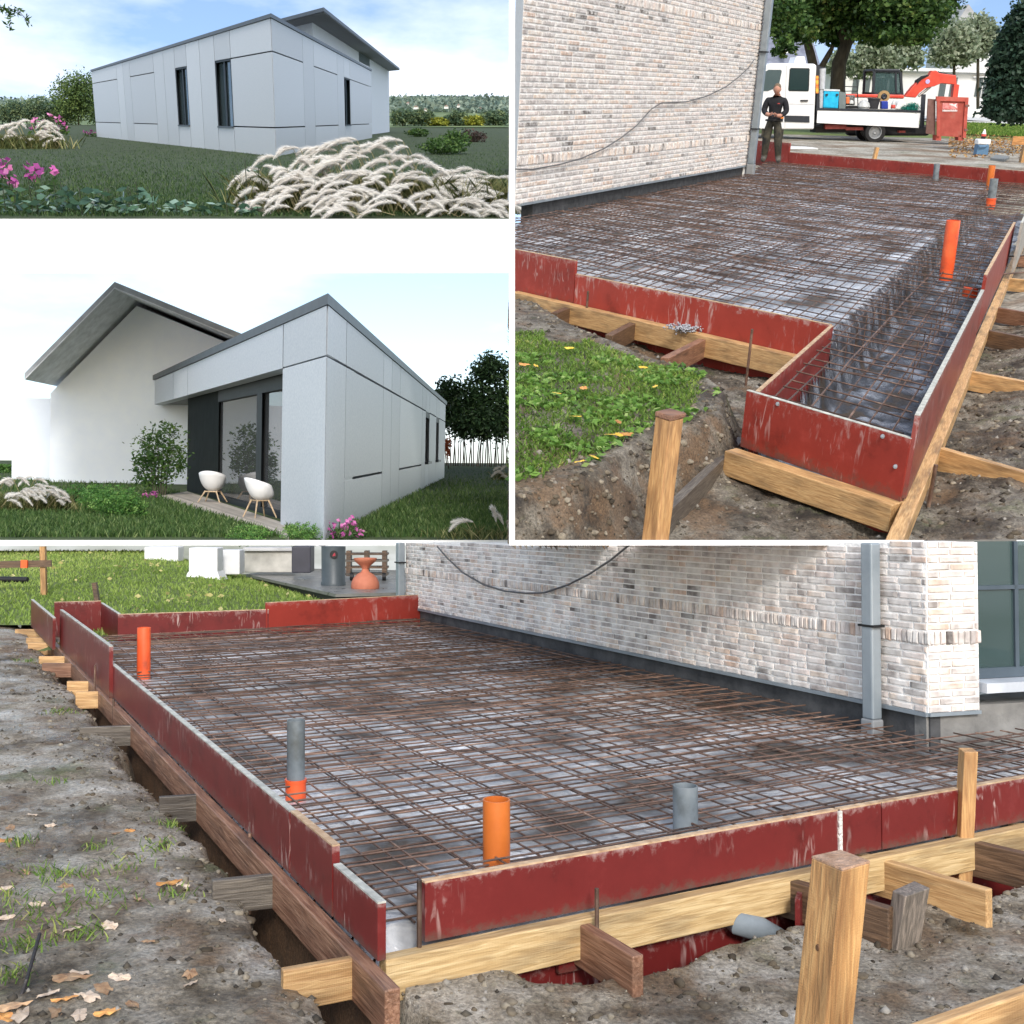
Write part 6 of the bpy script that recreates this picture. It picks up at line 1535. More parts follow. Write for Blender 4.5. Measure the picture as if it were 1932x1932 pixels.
# ---------------------------------------------------------------- trees and houses behind the yard
def tree(place, base, segs, lobes, n, size, seed, label, m=LEAF, rn=(0.0, 0.75), name='broadleaf_tree', bark=BARK, cat='tree', group=None, aspect=1.7, sub=0.3, droop=0.1, k=10, shell=0.35):
    t = thing(name, place, base, label, cat, group)
    mb = MB()
    for pts, rads in segs: mb.tube(pts, rads, 9)
    if segs: part('trunk', mb, bark, t, True)
    c = clumps(lobes, n, seed, sub, k, shell)
    v, f = leaves(c, size, seed + 1, aspect, 0.2, droop)
    gg = np.random.default_rng(seed + 2)
    zz = c[:, 2]; 
    r_ = np.clip(gg.uniform(rn[0], rn[1], len(c) // k + 1).repeat(k)[:len(c)] + gg.normal(0, 0.1, len(c)), 0, 1)
    me = raw_mesh('crown', v, f, np.repeat(r_, 4)); me.materials.append(m)
    part('crown', me, None, t)
    return t
D0 = 62.0
fp = lambda x, y, d: YARD.front(x, y, d)
def lob(x, y, d, rx, ry, rz=None):
    p = fp(x, y, d); q = YARD.ppm(p)
    return (tuple(p), (rx / q, (rz or rx) / q, ry / q))
tb_ = fp(1578, 232, D0)
q_ = 1 / YARD.ppm(tb_)
segs = [([fp(1580, 236, D0), fp(1580, 170, D0), fp(1583, 120, D0), fp(1597, 82, D0), fp(1622, 40, D0), fp(1650, -20, D0)], [17 * q_, 14 * q_, 13 * q_, 11 * q_, 8 * q_, 3 * q_]),
        ([fp(1597, 85, D0), fp(1588, 60, D0), fp(1590, 10, D0), fp(1600, -60, D0)], [9 * q_, 8 * q_, 5 * q_, 2 * q_]),
        ([fp(1545, 236, D0), fp(1540, 150, D0), fp(1530, 105, D0), fp(1520, 66, D0), fp(1512, 20, D0), fp(1500, -30, D0)], [11 * q_, 9 * q_, 8 * q_, 7 * q_, 5 * q_, 2 * q_]),
        ([fp(1548, 130, D0), fp(1565, 100, D0), fp(1572, 86, D0)], [6 * q_, 5 * q_, 3 * q_])]
lobes = [lob(1470, 20, D0 - 6, 55, 42), lob(1500, 55, D0 - 4, 45, 25), lob(1550, 10, D0, 70, 50), lob(1620, 0, D0, 70, 48), lob(1690, 15, D0 - 3, 60, 45), lob(1745, 25, D0 - 4, 45, 42), lob(1775, -10, D0, 40, 40), lob(1570, 62, D0 + 1, 40, 22), lob(1650, 62, D0 - 2, 45, 20), lob(1480, 88, D0 - 7, 22, 18), lob(1710, 66, D0 - 4, 48, 18), lob(1600, -60, D0, 170, 40)]
tree(YARD, tb_, segs, lobes, 42000, 0.25, 101, 'large broadleaf tree with two dark trunks behind the white truck', rn=(0.0, 0.85), k=14, sub=0.36)
D1 = 44.0
tb_ = fp(1925, 262, D1)
lobes = [lob(1905, 170, D1, 42, 50), lob(1925, 100, D1, 48, 60), lob(1945, 40, D1, 40, 50), lob(1890, 125, D1, 22, 30), lob(1900, 212, D1, 45, 14), lob(1935, 200, D1, 40, 30), lob(1880, 190, D1, 22, 28)]
q_ = 1 / YARD.ppm(tb_)
tree(YARD, tb_, [([fp(1945, 262, D1), fp(1945, 150, D1), fp(1940, 40, D1)], [9 * q_, 7 * q_, 3 * q_])], lobes, 19000, 0.2, 121, 'dark evergreen tree at the right edge by the waste container', rn=(0.0, 0.45), name='evergreen_tree', m=rnd_mat('evergreen_leaves', [(0.0, (0.02, 0.045, 0.03)), (0.6, (0.05, 0.1, 0.06)), (1.0, (0.1, 0.17, 0.09))], 0.5, 0.25))
PALE = rnd_mat('hazed_far_leaves', [(0.0, (0.16, 0.21, 0.13)), (0.5, (0.28, 0.34, 0.22)), (1.0, (0.46, 0.5, 0.38))], 0.6, 0.4)  # leaf green lightened: distance haze and overexposure are in the colour
for i, (x, y, rx, ry, d, lb) in enumerate(((1648, 112, 46, 34, 84, 'pale green young tree behind the truck load'), (1700, 100, 40, 30, 88, 'pale green tree behind the excavator cab'), (1800, 85, 42, 42, 80, 'pale green tree above the excavator boom'), (1845, 70, 36, 40, 92, 'pale far tree right of the gabled house'), (1590, 120, 28, 22, 86, 'pale small tree seen between the two dark trunks'))):
    b_ = fp(x, 205, d); q_ = 1 / YARD.ppm(b_)
    lobes = [lob(x - rx * 0.4, y + ry * 0.3, d, rx * 0.6, ry * 0.55), lob(x + rx * 0.4, y + ry * 0.2, d, rx * 0.6, ry * 0.6), lob(x, y - ry * 0.35, d, rx * 0.65, ry * 0.6)]
    tree(YARD, b_, [([b_, fp(x, y + 20, d), fp(x + 3, y - 10, d)], [3 * q_, 2.4 * q_, 1 * q_])], lobes, 5200, 0.34, 140 + i * 5, lb, PALE, (0.1, 1), 'young_tree', group='pale trees behind the yard', k=8, sub=0.5)
def hbox(place, x0, x1, y0, y1, d, dd):
    a, b, c = place.front(x0, y1, d), place.front(x1, y1, d), place.front(x0, y0, d)
    return MB().box(((a.x + b.x) / 2, d + dd / 2, (a.z + c.z) / 2), (b.x - a.x, dd, c.z - a.z))
HW = mat('pale_house_wall', [(0.3, (0.7, 0.7, 0.69)), (0.7, (0.8, 0.8, 0.79))], 1, 0.85)
HD = 100.0
t = thing('white_house', YARD, fp(1730, 205, HD), 'long white house with tall windows behind the excavator', 'house')
part('wall', hbox(YARD, 1580, 1880, 128, 214, HD, 5), HW, t)
part('cornice', hbox(YARD, 1576, 1884, 124, 130, HD - 0.4, 5.6), WPAINT, t)
for i, x in enumerate((1606, 1627, 1643.5, 1659, 1675, 1770, 1790, 1838, 1852)):
    f_ = part('window', hbox(YARD, x, x + 11.5, 146, 182, HD - 0.06, 0.1), glass('house_glass', (0.1, 0.12, 0.12)), t)
    part('frame', hbox(YARD, x - 1, x + 12.5, 144, 146, HD - 0.2, 0.2), WPAINT, t)
HD = 110.0
t = thing('slate_house', YARD, fp(1480, 205, HD), 'house with a dark slate roof left of the big tree', 'house')
part('wall', hbox(YARD, 1425, 1545, 135, 214, HD, 6), HW, t)
a = [fp(1415, 138, HD - 0.6), fp(1552, 138, HD - 0.6), fp(1530, 62, HD + 3), fp(1435, 62, HD + 3)]
part('roof', MB().add(a + [p + Vector((0, 6.5, 0)) for p in a], [(0, 1, 2, 3), (7, 6, 5, 4), (0, 4, 5, 1), (1, 5, 6, 2), (2, 6, 7, 3), (3, 7, 4, 0)]), mat('slate', [(0.3, (0.1, 0.11, 0.15)), (0.7, (0.19, 0.21, 0.27))], 1.5, 0.6), t)
part('dormer', hbox(YARD, 1478, 1487, 82, 100, HD - 0.3, 3), WPAINT, t)
HD = 125.0
t = thing('gabled_house', YARD, fp(1825, 200, HD), 'pale gabled house far behind the waste container', 'house')
part('wall', hbox(YARD, 1788, 1868, 70, 214, HD, 8), mat('misty_wall', (0.62, 0.63, 0.63), 1, 0.9), t)  # mist over the far house is in its wall and roof colours
pg = [fp(1784, 72, HD), fp(1872, 72, HD), fp(1828, 8, HD)]
part('gable', MB().add(pg + [p + Vector((0, 8, 0)) for p in pg], [(0, 1, 2), (5, 4, 3), (0, 3, 4, 1), (1, 4, 5, 2), (2, 5, 3, 0)]), mat('misty_roof', (0.45, 0.46, 0.47), 1, 0.9), t)
for x in (1806, 1838): part('window', hbox(YARD, x, x + 14, 84, 108, HD - 0.06, 0.1), glass('house_glass', (0.1, 0.12, 0.12)), t)
# verge, road and leaf litter behind
terr = lambda x, y: ZFAR - 0.01 + 0 * np.asarray(x)
vz = [g(1800, 252, ZFAR + 0.02), g(2010, 262, ZFAR + 0.02), g(2010, 240, ZFAR + 0.02), g(1800, 232, ZFAR + 0.02)]
mb = MB().add(vz, [(0, 1, 2, 3)]); o = obj('verge', mb, TURF, YARD); o['kind'] = 'structure'
pf = yard_h
n_ = 16000
u_, w_ = rng.uniform(0, 1, n_), rng.uniform(0, 1, n_)
P_ = [np.array(p) for p in vz]
gp = ((P_[0][None] * (1 - u_)[:, None] + P_[1][None] * u_[:, None]) * (1 - w_)[:, None] + (P_[3][None] * (1 - u_)[:, None] + P_[2][None] * u_[:, None]) * w_[:, None])
v_, f_ = blades(gp, 0.16, 0.05, 33, 0.9)
stuff('verge_grass', YARD, v_, f_, np.repeat(np.clip(rng.normal(0.5, 0.25, n_), 0, 1), 5), GRASS, 'strip of green grass along the road behind the container', 'grass')
rv = [g(1700, 226, ZFAR + 0.03), g(2010, 240, ZFAR + 0.03), g(2010, 210, ZFAR + 0.03), g(1700, 200, ZFAR + 0.03)]
o = obj('road', MB().add(rv, [(0, 1, 2, 3)]), mat('pale_road', (0.55, 0.55, 0.54), 2, 0.8), YARD); o['kind'] = 'structure'
o = obj('far_ground', MB().add([g(955, 258, ZFAR - 0.03), g(2020, 276, ZFAR - 0.03), g(2020, 203, ZFAR - 0.03), g(1300, 190, ZFAR - 0.03)], [(0, 1, 2, 3)]), TURF, YARD); o['kind'] = 'structure'
n_ = 2000
gx, gy = [], []
for _ in range(n_):
    p = g(rng.uniform(1790, 1960), rng.triangular(248, 268, 300), ZFAR); gx.append(p.x); gy.append(p.y)
gx, gy = np.array(gx), np.array(gy)
v_, f_ = leaves(np.stack([gx, gy, yard_h(gx, gy) + 0.03], 1), 0.1, 37, 1.4, 0.85)
stuff('leaf_litter', YARD, v_, f_, np.repeat(rng.uniform(0, 0.6, len(gx)), 4), DRYLEAF, 'brown fallen leaves on the soil beside the cool box', 'leaves')
# ---------------------------------------------------------------- the man: one skinned body, clothes and hair as children
def skin_mesh(name, verts, edges, radii, sub=2, root=0):
    me = bpy.data.meshes.new(name); me.from_pydata(verts, edges, [])
    o = bpy.data.objects.new(name, me); COL.objects.link(o)
    sk = o.modifiers.new('skin', 'SKIN'); sk.use_smooth_shade = True; sk.branch_smoothing = 0.6
    for v, r_ in zip(me.skin_vertices[0].data, radii): v.radius = r_ if isinstance(r_, tuple) else (r_, r_)
    for i, v in enumerate(me.skin_vertices[0].data): v.use_root = (i == root)
    ss = o.modifiers.new('sub', 'SUBSURF'); ss.levels = sub; ss.render_levels = sub
    dg = bpy.context.evaluated_depsgraph_get(); dg.update()
    m2 = bpy.data.meshes.new_from_object(o.evaluated_get(dg))
    bpy.data.objects.remove(o)
    m2.name = name
    return m2
def person():
    b = YARD.g(1451, 307, 0.0)
    H = YARD.z(b, 154)                     # height seen in the photo
    s = H / 1.78
    SK = mat('skin', [(0.3, (0.42, 0.19, 0.13)), (0.7, (0.52, 0.27, 0.19))], 8, 0.6)
    BLK = mat('black_jumper', [(0.3, (0.006, 0.006, 0.008)), (0.7, (0.016, 0.016, 0.02))], 9, 0.85, 0.3)
    TRO = mat('work_trousers', [(0.35, (0.018, 0.018, 0.016)), (0.6, (0.07, 0.062, 0.042))], 6, 0.85, 0.3)
    BOOT = mat('work_boots', [(0.3, (0.06, 0.055, 0.045)), (0.7, (0.13, 0.12, 0.1))], 12, 0.8, 0.2)
    HAIR = mat('short_hair', [(0.3, (0.1, 0.065, 0.04)), (0.7, (0.24, 0.18, 0.12))], 40, 0.8, 0.6)
    t = thing('person', YARD, b, 'man in a black jumper and dark work trousers looking down at his hands', 'person', rz=R(-20), local=True)
    P = lambda *q: tuple(k * s for k in q)
    # standing, facing the viewer and a little to the left (-y is towards the viewer), head bent
    V = [P(0, 0.02, 0.93), P(0, 0.02, 1.06), P(0, 0.0, 1.22), P(0, -0.01, 1.36), P(0, -0.03, 1.46), P(0, -0.055, 1.53),
         P(-0.19, 0.0, 1.39), P(-0.25, -0.03, 1.14), P(-0.13, -0.24, 1.06), P(-0.07, -0.29, 1.07),
         P(0.19, 0.0, 1.39), P(0.26, -0.02, 1.14), P(0.14, -0.23, 1.04), P(0.06, -0.28, 1.06),
         P(-0.1, 0.01, 0.9), P(-0.12, -0.03, 0.5), P(-0.13, 0.03, 0.1), P(0.1, 0.01, 0.9), P(0.15, -0.05, 0.5), P(0.19, 0.02, 0.1),
         P(-0.14, -0.12, 0.05), P(0.22, -0.14, 0.05)]
    E_ = [(0, 1), (1, 2), (2, 3), (3, 4), (4, 5), (3, 6), (6, 7), (7, 8), (8, 9), (3, 10), (10, 11), (11, 12), (12, 13), (0, 14), (14, 15), (15, 16), (0, 17), (17, 18), (18, 19), (16, 20), (19, 21)]
    rd = [(0.185, 0.14), (0.18, 0.135), (0.2, 0.14), (0.19, 0.125), 0.068, 0.066, 0.092, 0.07, 0.052, 0.036, 0.092, 0.07, 0.052, 0.036, 0.125, 0.1, 0.07, 0.125, 0.1, 0.07, 0.055, 0.055]
    rd = [tuple(k * s for k in r_) if isinstance(r_, tuple) else r_ * s for r_ in rd]
    body = skin_mesh('body', V, E_, rd)
    # materials by zone on the one continuous body: skin, jumper, trousers, boots
    for m in (SK, BLK, TRO, BOOT): body.materials.append(m)
    for p in body.polygons:
        c = p.center / s
        if c.z > 1.475: k = 0
        elif c.y < -0.235 and 0.98 < c.z < 1.16: k = 0
        elif c.z > 0.93: k = 1
        elif c.z > 0.17: k = 2
        else: k = 3
        p.material_index = k
    part_ = lambda n, me, m, sm=True: obj(n, me, m, parent=t, smooth=sm)
    part_('body', body, None)
    # head: an egg with brow, nose, chin, ears, bent forward
    hc = Vector(P(0, -0.085, 1.615)); R_ = Matrix.Rotation(R(28), 3, 'X')
    def ell(c, r_, n=20, m=14, f=None):
        mb = MB(); vs = []
        for i in range(m + 1):
            a = math.pi * i / m
            for j in range(n):
                th = 2 * math.pi * j / n
                q = Vector((r_[0] * math.sin(a) * math.cos(th), r_[1] * math.sin(a) * math.sin(th), r_[2] * math.cos(a)))
                if f: q = f(q)
                vs.append(Vector(c) + R_ @ (q * s))
        fs = [(i * n + j, i * n + (j + 1) % n, (i + 1) * n + (j + 1) % n, (i + 1) * n + j) for i in range(m) for j in range(n)]
        return mb.add(vs, fs)
    def jaw(q):
        if q.z < 0: q = Vector((q.x * (1 + q.z * 2.4), q.y * (1 + q.z * 1.2) - 0.012 * (-q.z / 0.12), q.z))
        return q
    head = part_('head', ell(hc, (0.086, 0.105, 0.128), f=jaw), SK)
    def at(x, y, z): return hc + R_ @ (Vector((x, y, z)) * s)
    sub = lambda n, mb, m: part(n, mb, m, head, True)
    sub('nose', MB().add([at(-0.014, -0.09, -0.03), at(0.014, -0.09, -0.03), at(0, -0.122, -0.028), at(0, -0.095, 0.025)], [(0, 2, 3), (2, 1, 3), (0, 1, 2), (1, 0, 3)]), SK)
    for sx in (-1, 1):
        sub('eye', ell(at(sx * 0.031, -0.088, 0.012), (0.012, 0.008, 0.008), 10, 8), mat('eye_dark', (0.05, 0.04, 0.035), 9, 0.3))
        sub('ear', ell(at(sx * 0.08, 0.005, -0.005), (0.012, 0.022, 0.034), 10, 8), SK)
    sub('mouth', ell(at(0, -0.092, -0.062), (0.024, 0.006, 0.006), 10, 8), mat('lips', (0.3, 0.1, 0.08), 9, 0.5))
    part_('hair', ell(at(0, 0.012, 0.034), (0.084, 0.1, 0.1), f=lambda q: q if q.z > -0.02 or q.y > 0.01 else Vector((q.x * 0.8, max(q.y, -0.03), q.z * 0.5))), HAIR)
    # hands: palm and five curled fingers each, around a phone
    for sx, wv in ((-1, Vector(P(-0.07, -0.29, 1.07))), (1, Vector(P(0.06, -0.28, 1.06)))):
        pv = wv + Vector((-sx * 0.03, -0.03, 0.0)) * s
        vs = [tuple(wv), tuple(pv)]; es = [(0, 1)]; rr = [(0.024 * s, 0.036 * s), (0.018 * s, 0.04 * s)]
        for f_ in range(4):
            b0_ = pv + Vector((-sx * 0.018, -0.008, 0.028 - 0.019 * f_)) * s
            ln = (0.03, 0.034, 0.032, 0.025)[f_]
            i0 = len(vs)
            vs += [tuple(b0_), tuple(b0_ + Vector((-sx * ln, -0.012, -0.004)) * s), tuple(b0_ + Vector((-sx * ln * 1.3, 0.012, -0.01)) * s)]
            es += [(1, i0), (i0, i0 + 1), (i0 + 1, i0 + 2)]; rr += [0.0085 * s, 0.0078 * s, 0.0068 * s]
        i0 = len(vs); tb_ = wv + Vector((-sx * 0.012, -0.022, 0.03)) * s
        vs += [tuple(tb_), tuple(tb_ + Vector((-sx * 0.02, -0.02, 0.018)) * s), tuple(tb_ + Vector((-sx * 0.04, -0.018, 0.02)) * s)]
        es += [(0, i0), (i0, i0 + 1), (i0 + 1, i0 + 2)]; rr += [0.011 * s, 0.0095 * s, 0.0075 * s]
        part_('hand', skin_mesh('hand', vs, es, rr, 1), SK)
    part_('belt', MB().lathe([(0.19 * s, 0.92 * s), (0.195 * s, 0.925 * s), (0.195 * s, 0.955 * s), (0.19 * s, 0.96 * s)], (0, 0.01 * s, 0), 24, M=Matrix.Diagonal((1, 0.8, 1, 1))), BLACK)
    for sx in (-1, 1):
        part_('trouser_pocket', MB().box(P(sx * 0.215, -0.01, 0.66), P(0.05, 0.14, 0.18)), TRO, False)
    part_('chest_logo', MB().box(P(0.075, -0.136, 1.31), P(0.05, 0.004, 0.022)), mat('logo_red', (0.45, 0.05, 0.04), 9, 0.6), False)
    ph = thing('phone', YARD, (b.x, b.y, 1.05 * s), 'small dark phone held in the hands of the man', 'phone', local=True)
    ph.matrix_world = t.matrix_world @ Matrix.Translation(Vector(P(-0.005, -0.325, 1.075))) @ Matrix.Rotation(R(-50), 4, 'X')
    obj('case', MB().box((0, 0, 0), P(0.07, 0.012, 0.13)), BLACK, parent=ph, bevel=0.003)
person()
# ================================================================== MEADOW: the extension seen across a dark lawn (upper left)
g = MEADOW.g
def px_ground(place, n, x0, x1, y0, y1, seed, z=0.0, gam=1.0):
    """ground points spread evenly over a part of the picture"""
    q = np.random.default_rng(seed)
    xs = q.uniform(x0, x1, n); ys = y0 + (y1 - y0) * q.uniform(0, 1, n) ** gam
    M = np.array([list(r_) for r_ in place.M3])
    d = np.stack([(xs - PX) / F, np.zeros(n), np.zeros(n)], 1) + np.outer(-(ys - PY) / F, np.array(_u)) + np.array(_f)
    r_ = d @ M.T
    t = (z - place.h) / r_[:, 2]
    return np.stack([r_[:, 0] * t, r_[:, 1] * t, np.full(n, z)], 1), xs, ys
CLAD = mat('fibre_cement_panel', [(0.35, (0.5, 0.535, 0.575)), (0.65, (0.62, 0.645, 0.67))], 26.0, 0.45, 0.05, rand=0.1, bscale=60, detail=9)
JOINT = mat('panel_joint', (0.1, 0.11, 0.12), 4, 0.9)
COPE = mat('anthracite_coping', [(0.3, (0.04, 0.05, 0.058)), (0.7, (0.07, 0.08, 0.09))], 3, 0.45)
RENDER_W = mat('white_render', [(0.3, (0.76, 0.82, 0.89)), (0.7, (0.81, 0.865, 0.93))], 2, 0.85)
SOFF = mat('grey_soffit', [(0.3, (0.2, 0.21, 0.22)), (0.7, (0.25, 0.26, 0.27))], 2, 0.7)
WFRAME = mat('dark_window_frame', (0.02, 0.026, 0.03), 4, 0.5, spec=0.15)
class Facade:
    """a vertical wall a-b; rectangles on it are given by distance along it and heights"""
    def __init__(s, place, a, b, out):
        s.p, s.a, s.b = place, V2(a), V2(b)
        s.d = (s.b - s.a).normalized(); s.L = (s.b - s.a).length
        n = Vector((-s.d.y, s.d.x)); s.n = n if n.dot(V2(out)) > 0 else -n
        s.inw = -s.n                              # direction into the wall, per metre of depth
    def lean(s, v):
        v = V2(v).normalized(); s.inw = v / v.dot(-s.n)
    def off(s, d): return s.n * d if d >= 0 else s.inw * -d
    def s_at(s, x, y=0): return s.p.wall(s.a, s.b, x, y)[0]
    def z_at(s, x, y): return s.p.wall(s.a, s.b, x, y)[1]
    def col(s, x):       # pixel column measured at the foot of the wall
        return s.p.wall(s.a, s.b, x, 0.5)[0]
    def rect(s, mb, s0, s1, za0, za1, zb0=None, zb1=None, d0=0.0, d1=0.05):
        zb0 = za0 if zb0 is None else zb0; zb1 = za1 if zb1 is None else zb1
        q = [s.a + s.d * s0, s.a + s.d * s1]
        f = [(*(q[0] + s.off(d1)), za0), (*(q[1] + s.off(d1)), zb0), (*(q[1] + s.off(d1)), zb1), (*(q[0] + s.off(d1)), za1)]
        k = [(*(q[0] + s.off(d0)), za0), (*(q[1] + s.off(d0)), zb0), (*(q[1] + s.off(d0)), zb1), (*(q[0] + s.off(d0)), za1)]
        return mb.add(f + k, [(0, 1, 2, 3), (7, 6, 5, 4), (0, 4, 5, 1), (1, 5, 6, 2), (2, 6, 7, 3), (3, 7, 4, 0)])
def mid_col(F_, x, rows): return F_.s_at(x, rows)
P0, P1, P2 = g(183, 258), g(521, 295), g(702, 260)
P3 = P0 + P2 - P1
z0, z1, z2 = MEADOW.z(P0, 135), MEADOW.z(P1, 33), MEADOW.z(P2, 134)
t = thing('modern_extension', MEADOW, P1, 'grey panelled flat roofed extension on a dark lawn, upper left picture', 'building')
sh = lambda p, c, k: p + (c - p) * k
ctr = (P0 + P1 + P2 + P3) / 4
pts = [P0, P1, P2, P3]; zz = [z0, z1, z2, z0 + z2 - z1]
FL = Facade(MEADOW, P0, P1, Vector((-1, -0.2))); FR = Facade(MEADOW, P1, P2, Vector((1, -0.2)))
FL.lean(P2 - P1); FR.lean(P0 - P1)
iv = [FL.inw * 0.45, FR.inw * 0.45]
ins = [V2(P0) + iv[0] - iv[1] * 0.2, V2(P1) + iv[0] + iv[1], V2(P2) + iv[1] - iv[0] * 0.2, V2(P3)]
part('wall_core', MB().hexa([(p.x, p.y, -0.1) for p in ins], [(p.x, p.y, z - 0.1) for p, z in zip(ins, zz)]), JOINT, t)
part('coping', MB().hexa([(p.x, p.y, z - 0.02) for p, z in zip([sh(p, ctr, -0.006) for p in pts], zz)], [(p.x, p.y, z + 0.22) for p, z in zip([sh(p, ctr, -0.006) for p in pts], zz)]), COPE, t)
def clad(F_, cols, wins, za, zb, zl, zu, gap=0.09, thin=None, rowmid=200):
    """cladding: columns between pixel columns; windows left open"""
    ss = [F_.s_at(x, rowmid) for x in cols]
    ss[0], ss[-1] = 0.0, F_.L
    zt_ = lambda s_: za + (zb - za) * s_ / F_.L - 0.05
    for i in range(len(ss) - 1):
        a_, b_ = ss[i] + gap / 2, ss[i + 1] - gap / 2
        xs_ = (cols[i], cols[i + 1])
        w = [q for q in wins if q[0] == i]
        kind_ = (thin or {}).get(i, 'split')
        bands_ = [(-0.1, None)] if kind_ == 'full' else [(-0.1, zl - gap / 2), (zl + gap / 2, zu - gap / 2), (zu + gap / 2, None)]
        for j, (e0, e1) in enumerate(bands_):
            if w and kind_ != 'full' and j == 1: continue
            mb = MB()
            F_.rect(mb, a_, b_, e0, e1 if e1 is not None else zt_(a_), e0, e1 if e1 is not None else zt_(b_), -0.12, 0.012)
            part('cladding_panel', mb, CLAD, t)
        if w:
            fr_ = MB(); F_.rect(fr_, a_ - 0.02, b_ + 0.02, zl - 0.12, zl, d0=-0.4, d1=0.1)
            wf = part('window', fr_, COPE, t)
            mb = MB(); F_.rect(mb, a_ - 0.01, a_ + (b_ - a_) * 0.05, zl, zu, d0=-0.4, d1=-0.01); F_.rect(mb, b_ - (b_ - a_) * 0.05, b_ + 0.01, zl, zu, d0=-0.4, d1=-0.01); F_.rect(mb, a_, b_, zu - 0.12, zu, d0=-0.4, d1=-0.01); F_.rect(mb, a_ + (b_ - a_) * 0.46, a_ + (b_ - a_) * 0.56, zl, zu, d0=-0.34, d1=-0.2)
            part('frame', mb, WFRAME, wf)
            mb = MB(); F_.rect(mb, a_, b_, zl, zu, d0=-0.32, d1=-0.3)
            part('pane', mb, glass('meadow_pane', (0.1, 0.14, 0.16)), wf)
zl, zu = FL.z_at(521, 241), FL.z_at(521, 95)
# recess the core behind the windows by drawing panes in front of it: core is dark glass backing
clad(FL, [183, 225, 237, 250, 295, 314, 335, 357, 382, 410, 440, 521], [(6, 0), (9, 0)], z0, z1, zl, zu, thin={1: 'full', 2: 'full', 4: 'full', 5: 'full', 7: 'full', 8: 'full'})
clad(FR, [521, 574, 594, 637.5, 650, 661, 702], [(4, 0)], z1, z2, zl, zu, thin={1: 'full', 3: 'full'})
# white main house behind
t2 = thing('white_main_house', MEADOW, P2, 'white rendered house with a wide dark roof behind the grey extension', 'house')
Q1 = g(596, 268); Q2 = g(735, 249)
QL = Q1 + (P0 - P1) * 0.45
zt1 = MEADOW.z(Q1, 41); zt2 = MEADOW.z(Q2, 134)
Q3 = QL + Q2 - Q1
zl_ = zt1 + 0.0
wallp = [QL, Q1, Q2, Q3]; zz = [zt1, zt1, zt2, zt2]
part('wall', MB().hexa([(p.x, p.y, -0.1) for p in wallp], [(p.x, p.y, z) for p, z in zip(wallp, zz)]), RENDER_W, t2)
ra, rb = MEADOW.z(Q1, 40), MEADOW.z(Q2, 133)
c1 = g(611, 21, zt1); c2 = g(754, 132, zt2); c0 = c1 + (QL - Q1) * 1.0
roofp = [c0, c1, c2, c0 + (c2 - c1)]
part('roof', MB().hexa([tuple(p) for p in roofp], [(p.x, p.y, p.z + 0.35) for p in roofp]), COPE, t2)
rs = [sh(p, sum(roofp, Vector()) / 4, 0.01) for p in roofp]
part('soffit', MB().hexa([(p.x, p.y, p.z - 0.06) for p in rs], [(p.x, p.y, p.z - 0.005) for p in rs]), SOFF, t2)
FQ = Facade(MEADOW, Q1, Q2, Vector((1, -0.2)))
mb = MB(); FQ.rect(mb, FQ.s_at(677, 110), FQ.s_at(697, 115), MEADOW.z(Q2, 165), zt2 + 0.8, d0=-0.2, d1=0.03)
part('clerestory_window', mb, glass('meadow_pane', (0.1, 0.14, 0.16)), t2)
# lawn
mhf = lambda x, y: 0 * np.asarray(x) - 0.02
o = obj('lawn', MB().add([g(-60, 413.5), g(964, 413.5), g(964, 236.5), g(-60, 232)], [(0, 1, 2, 3)]), TURF_M, MEADOW); o['kind'] = 'structure'
gp, gxs, gys = px_ground(MEADOW, 42000, -20, 957, 238, 409, 11, gam=0.75)
k_ = ~inpoly(gp[:, 0], gp[:, 1], [(p.x, p.y) for p in pts]) 
gp, gxs = gp[k_], gxs[k_]
v_, f_ = blades(gp, 0.115, 0.03, 12, 0.8)
stuff('meadow_grass', MEADOW, v_, f_, np.repeat(np.clip(rng.normal(0.45, 0.25, len(gp)), 0, 1), 5), GRASS_M, 'dark green lawn grass in front of the grey extension, upper left', 'grass')
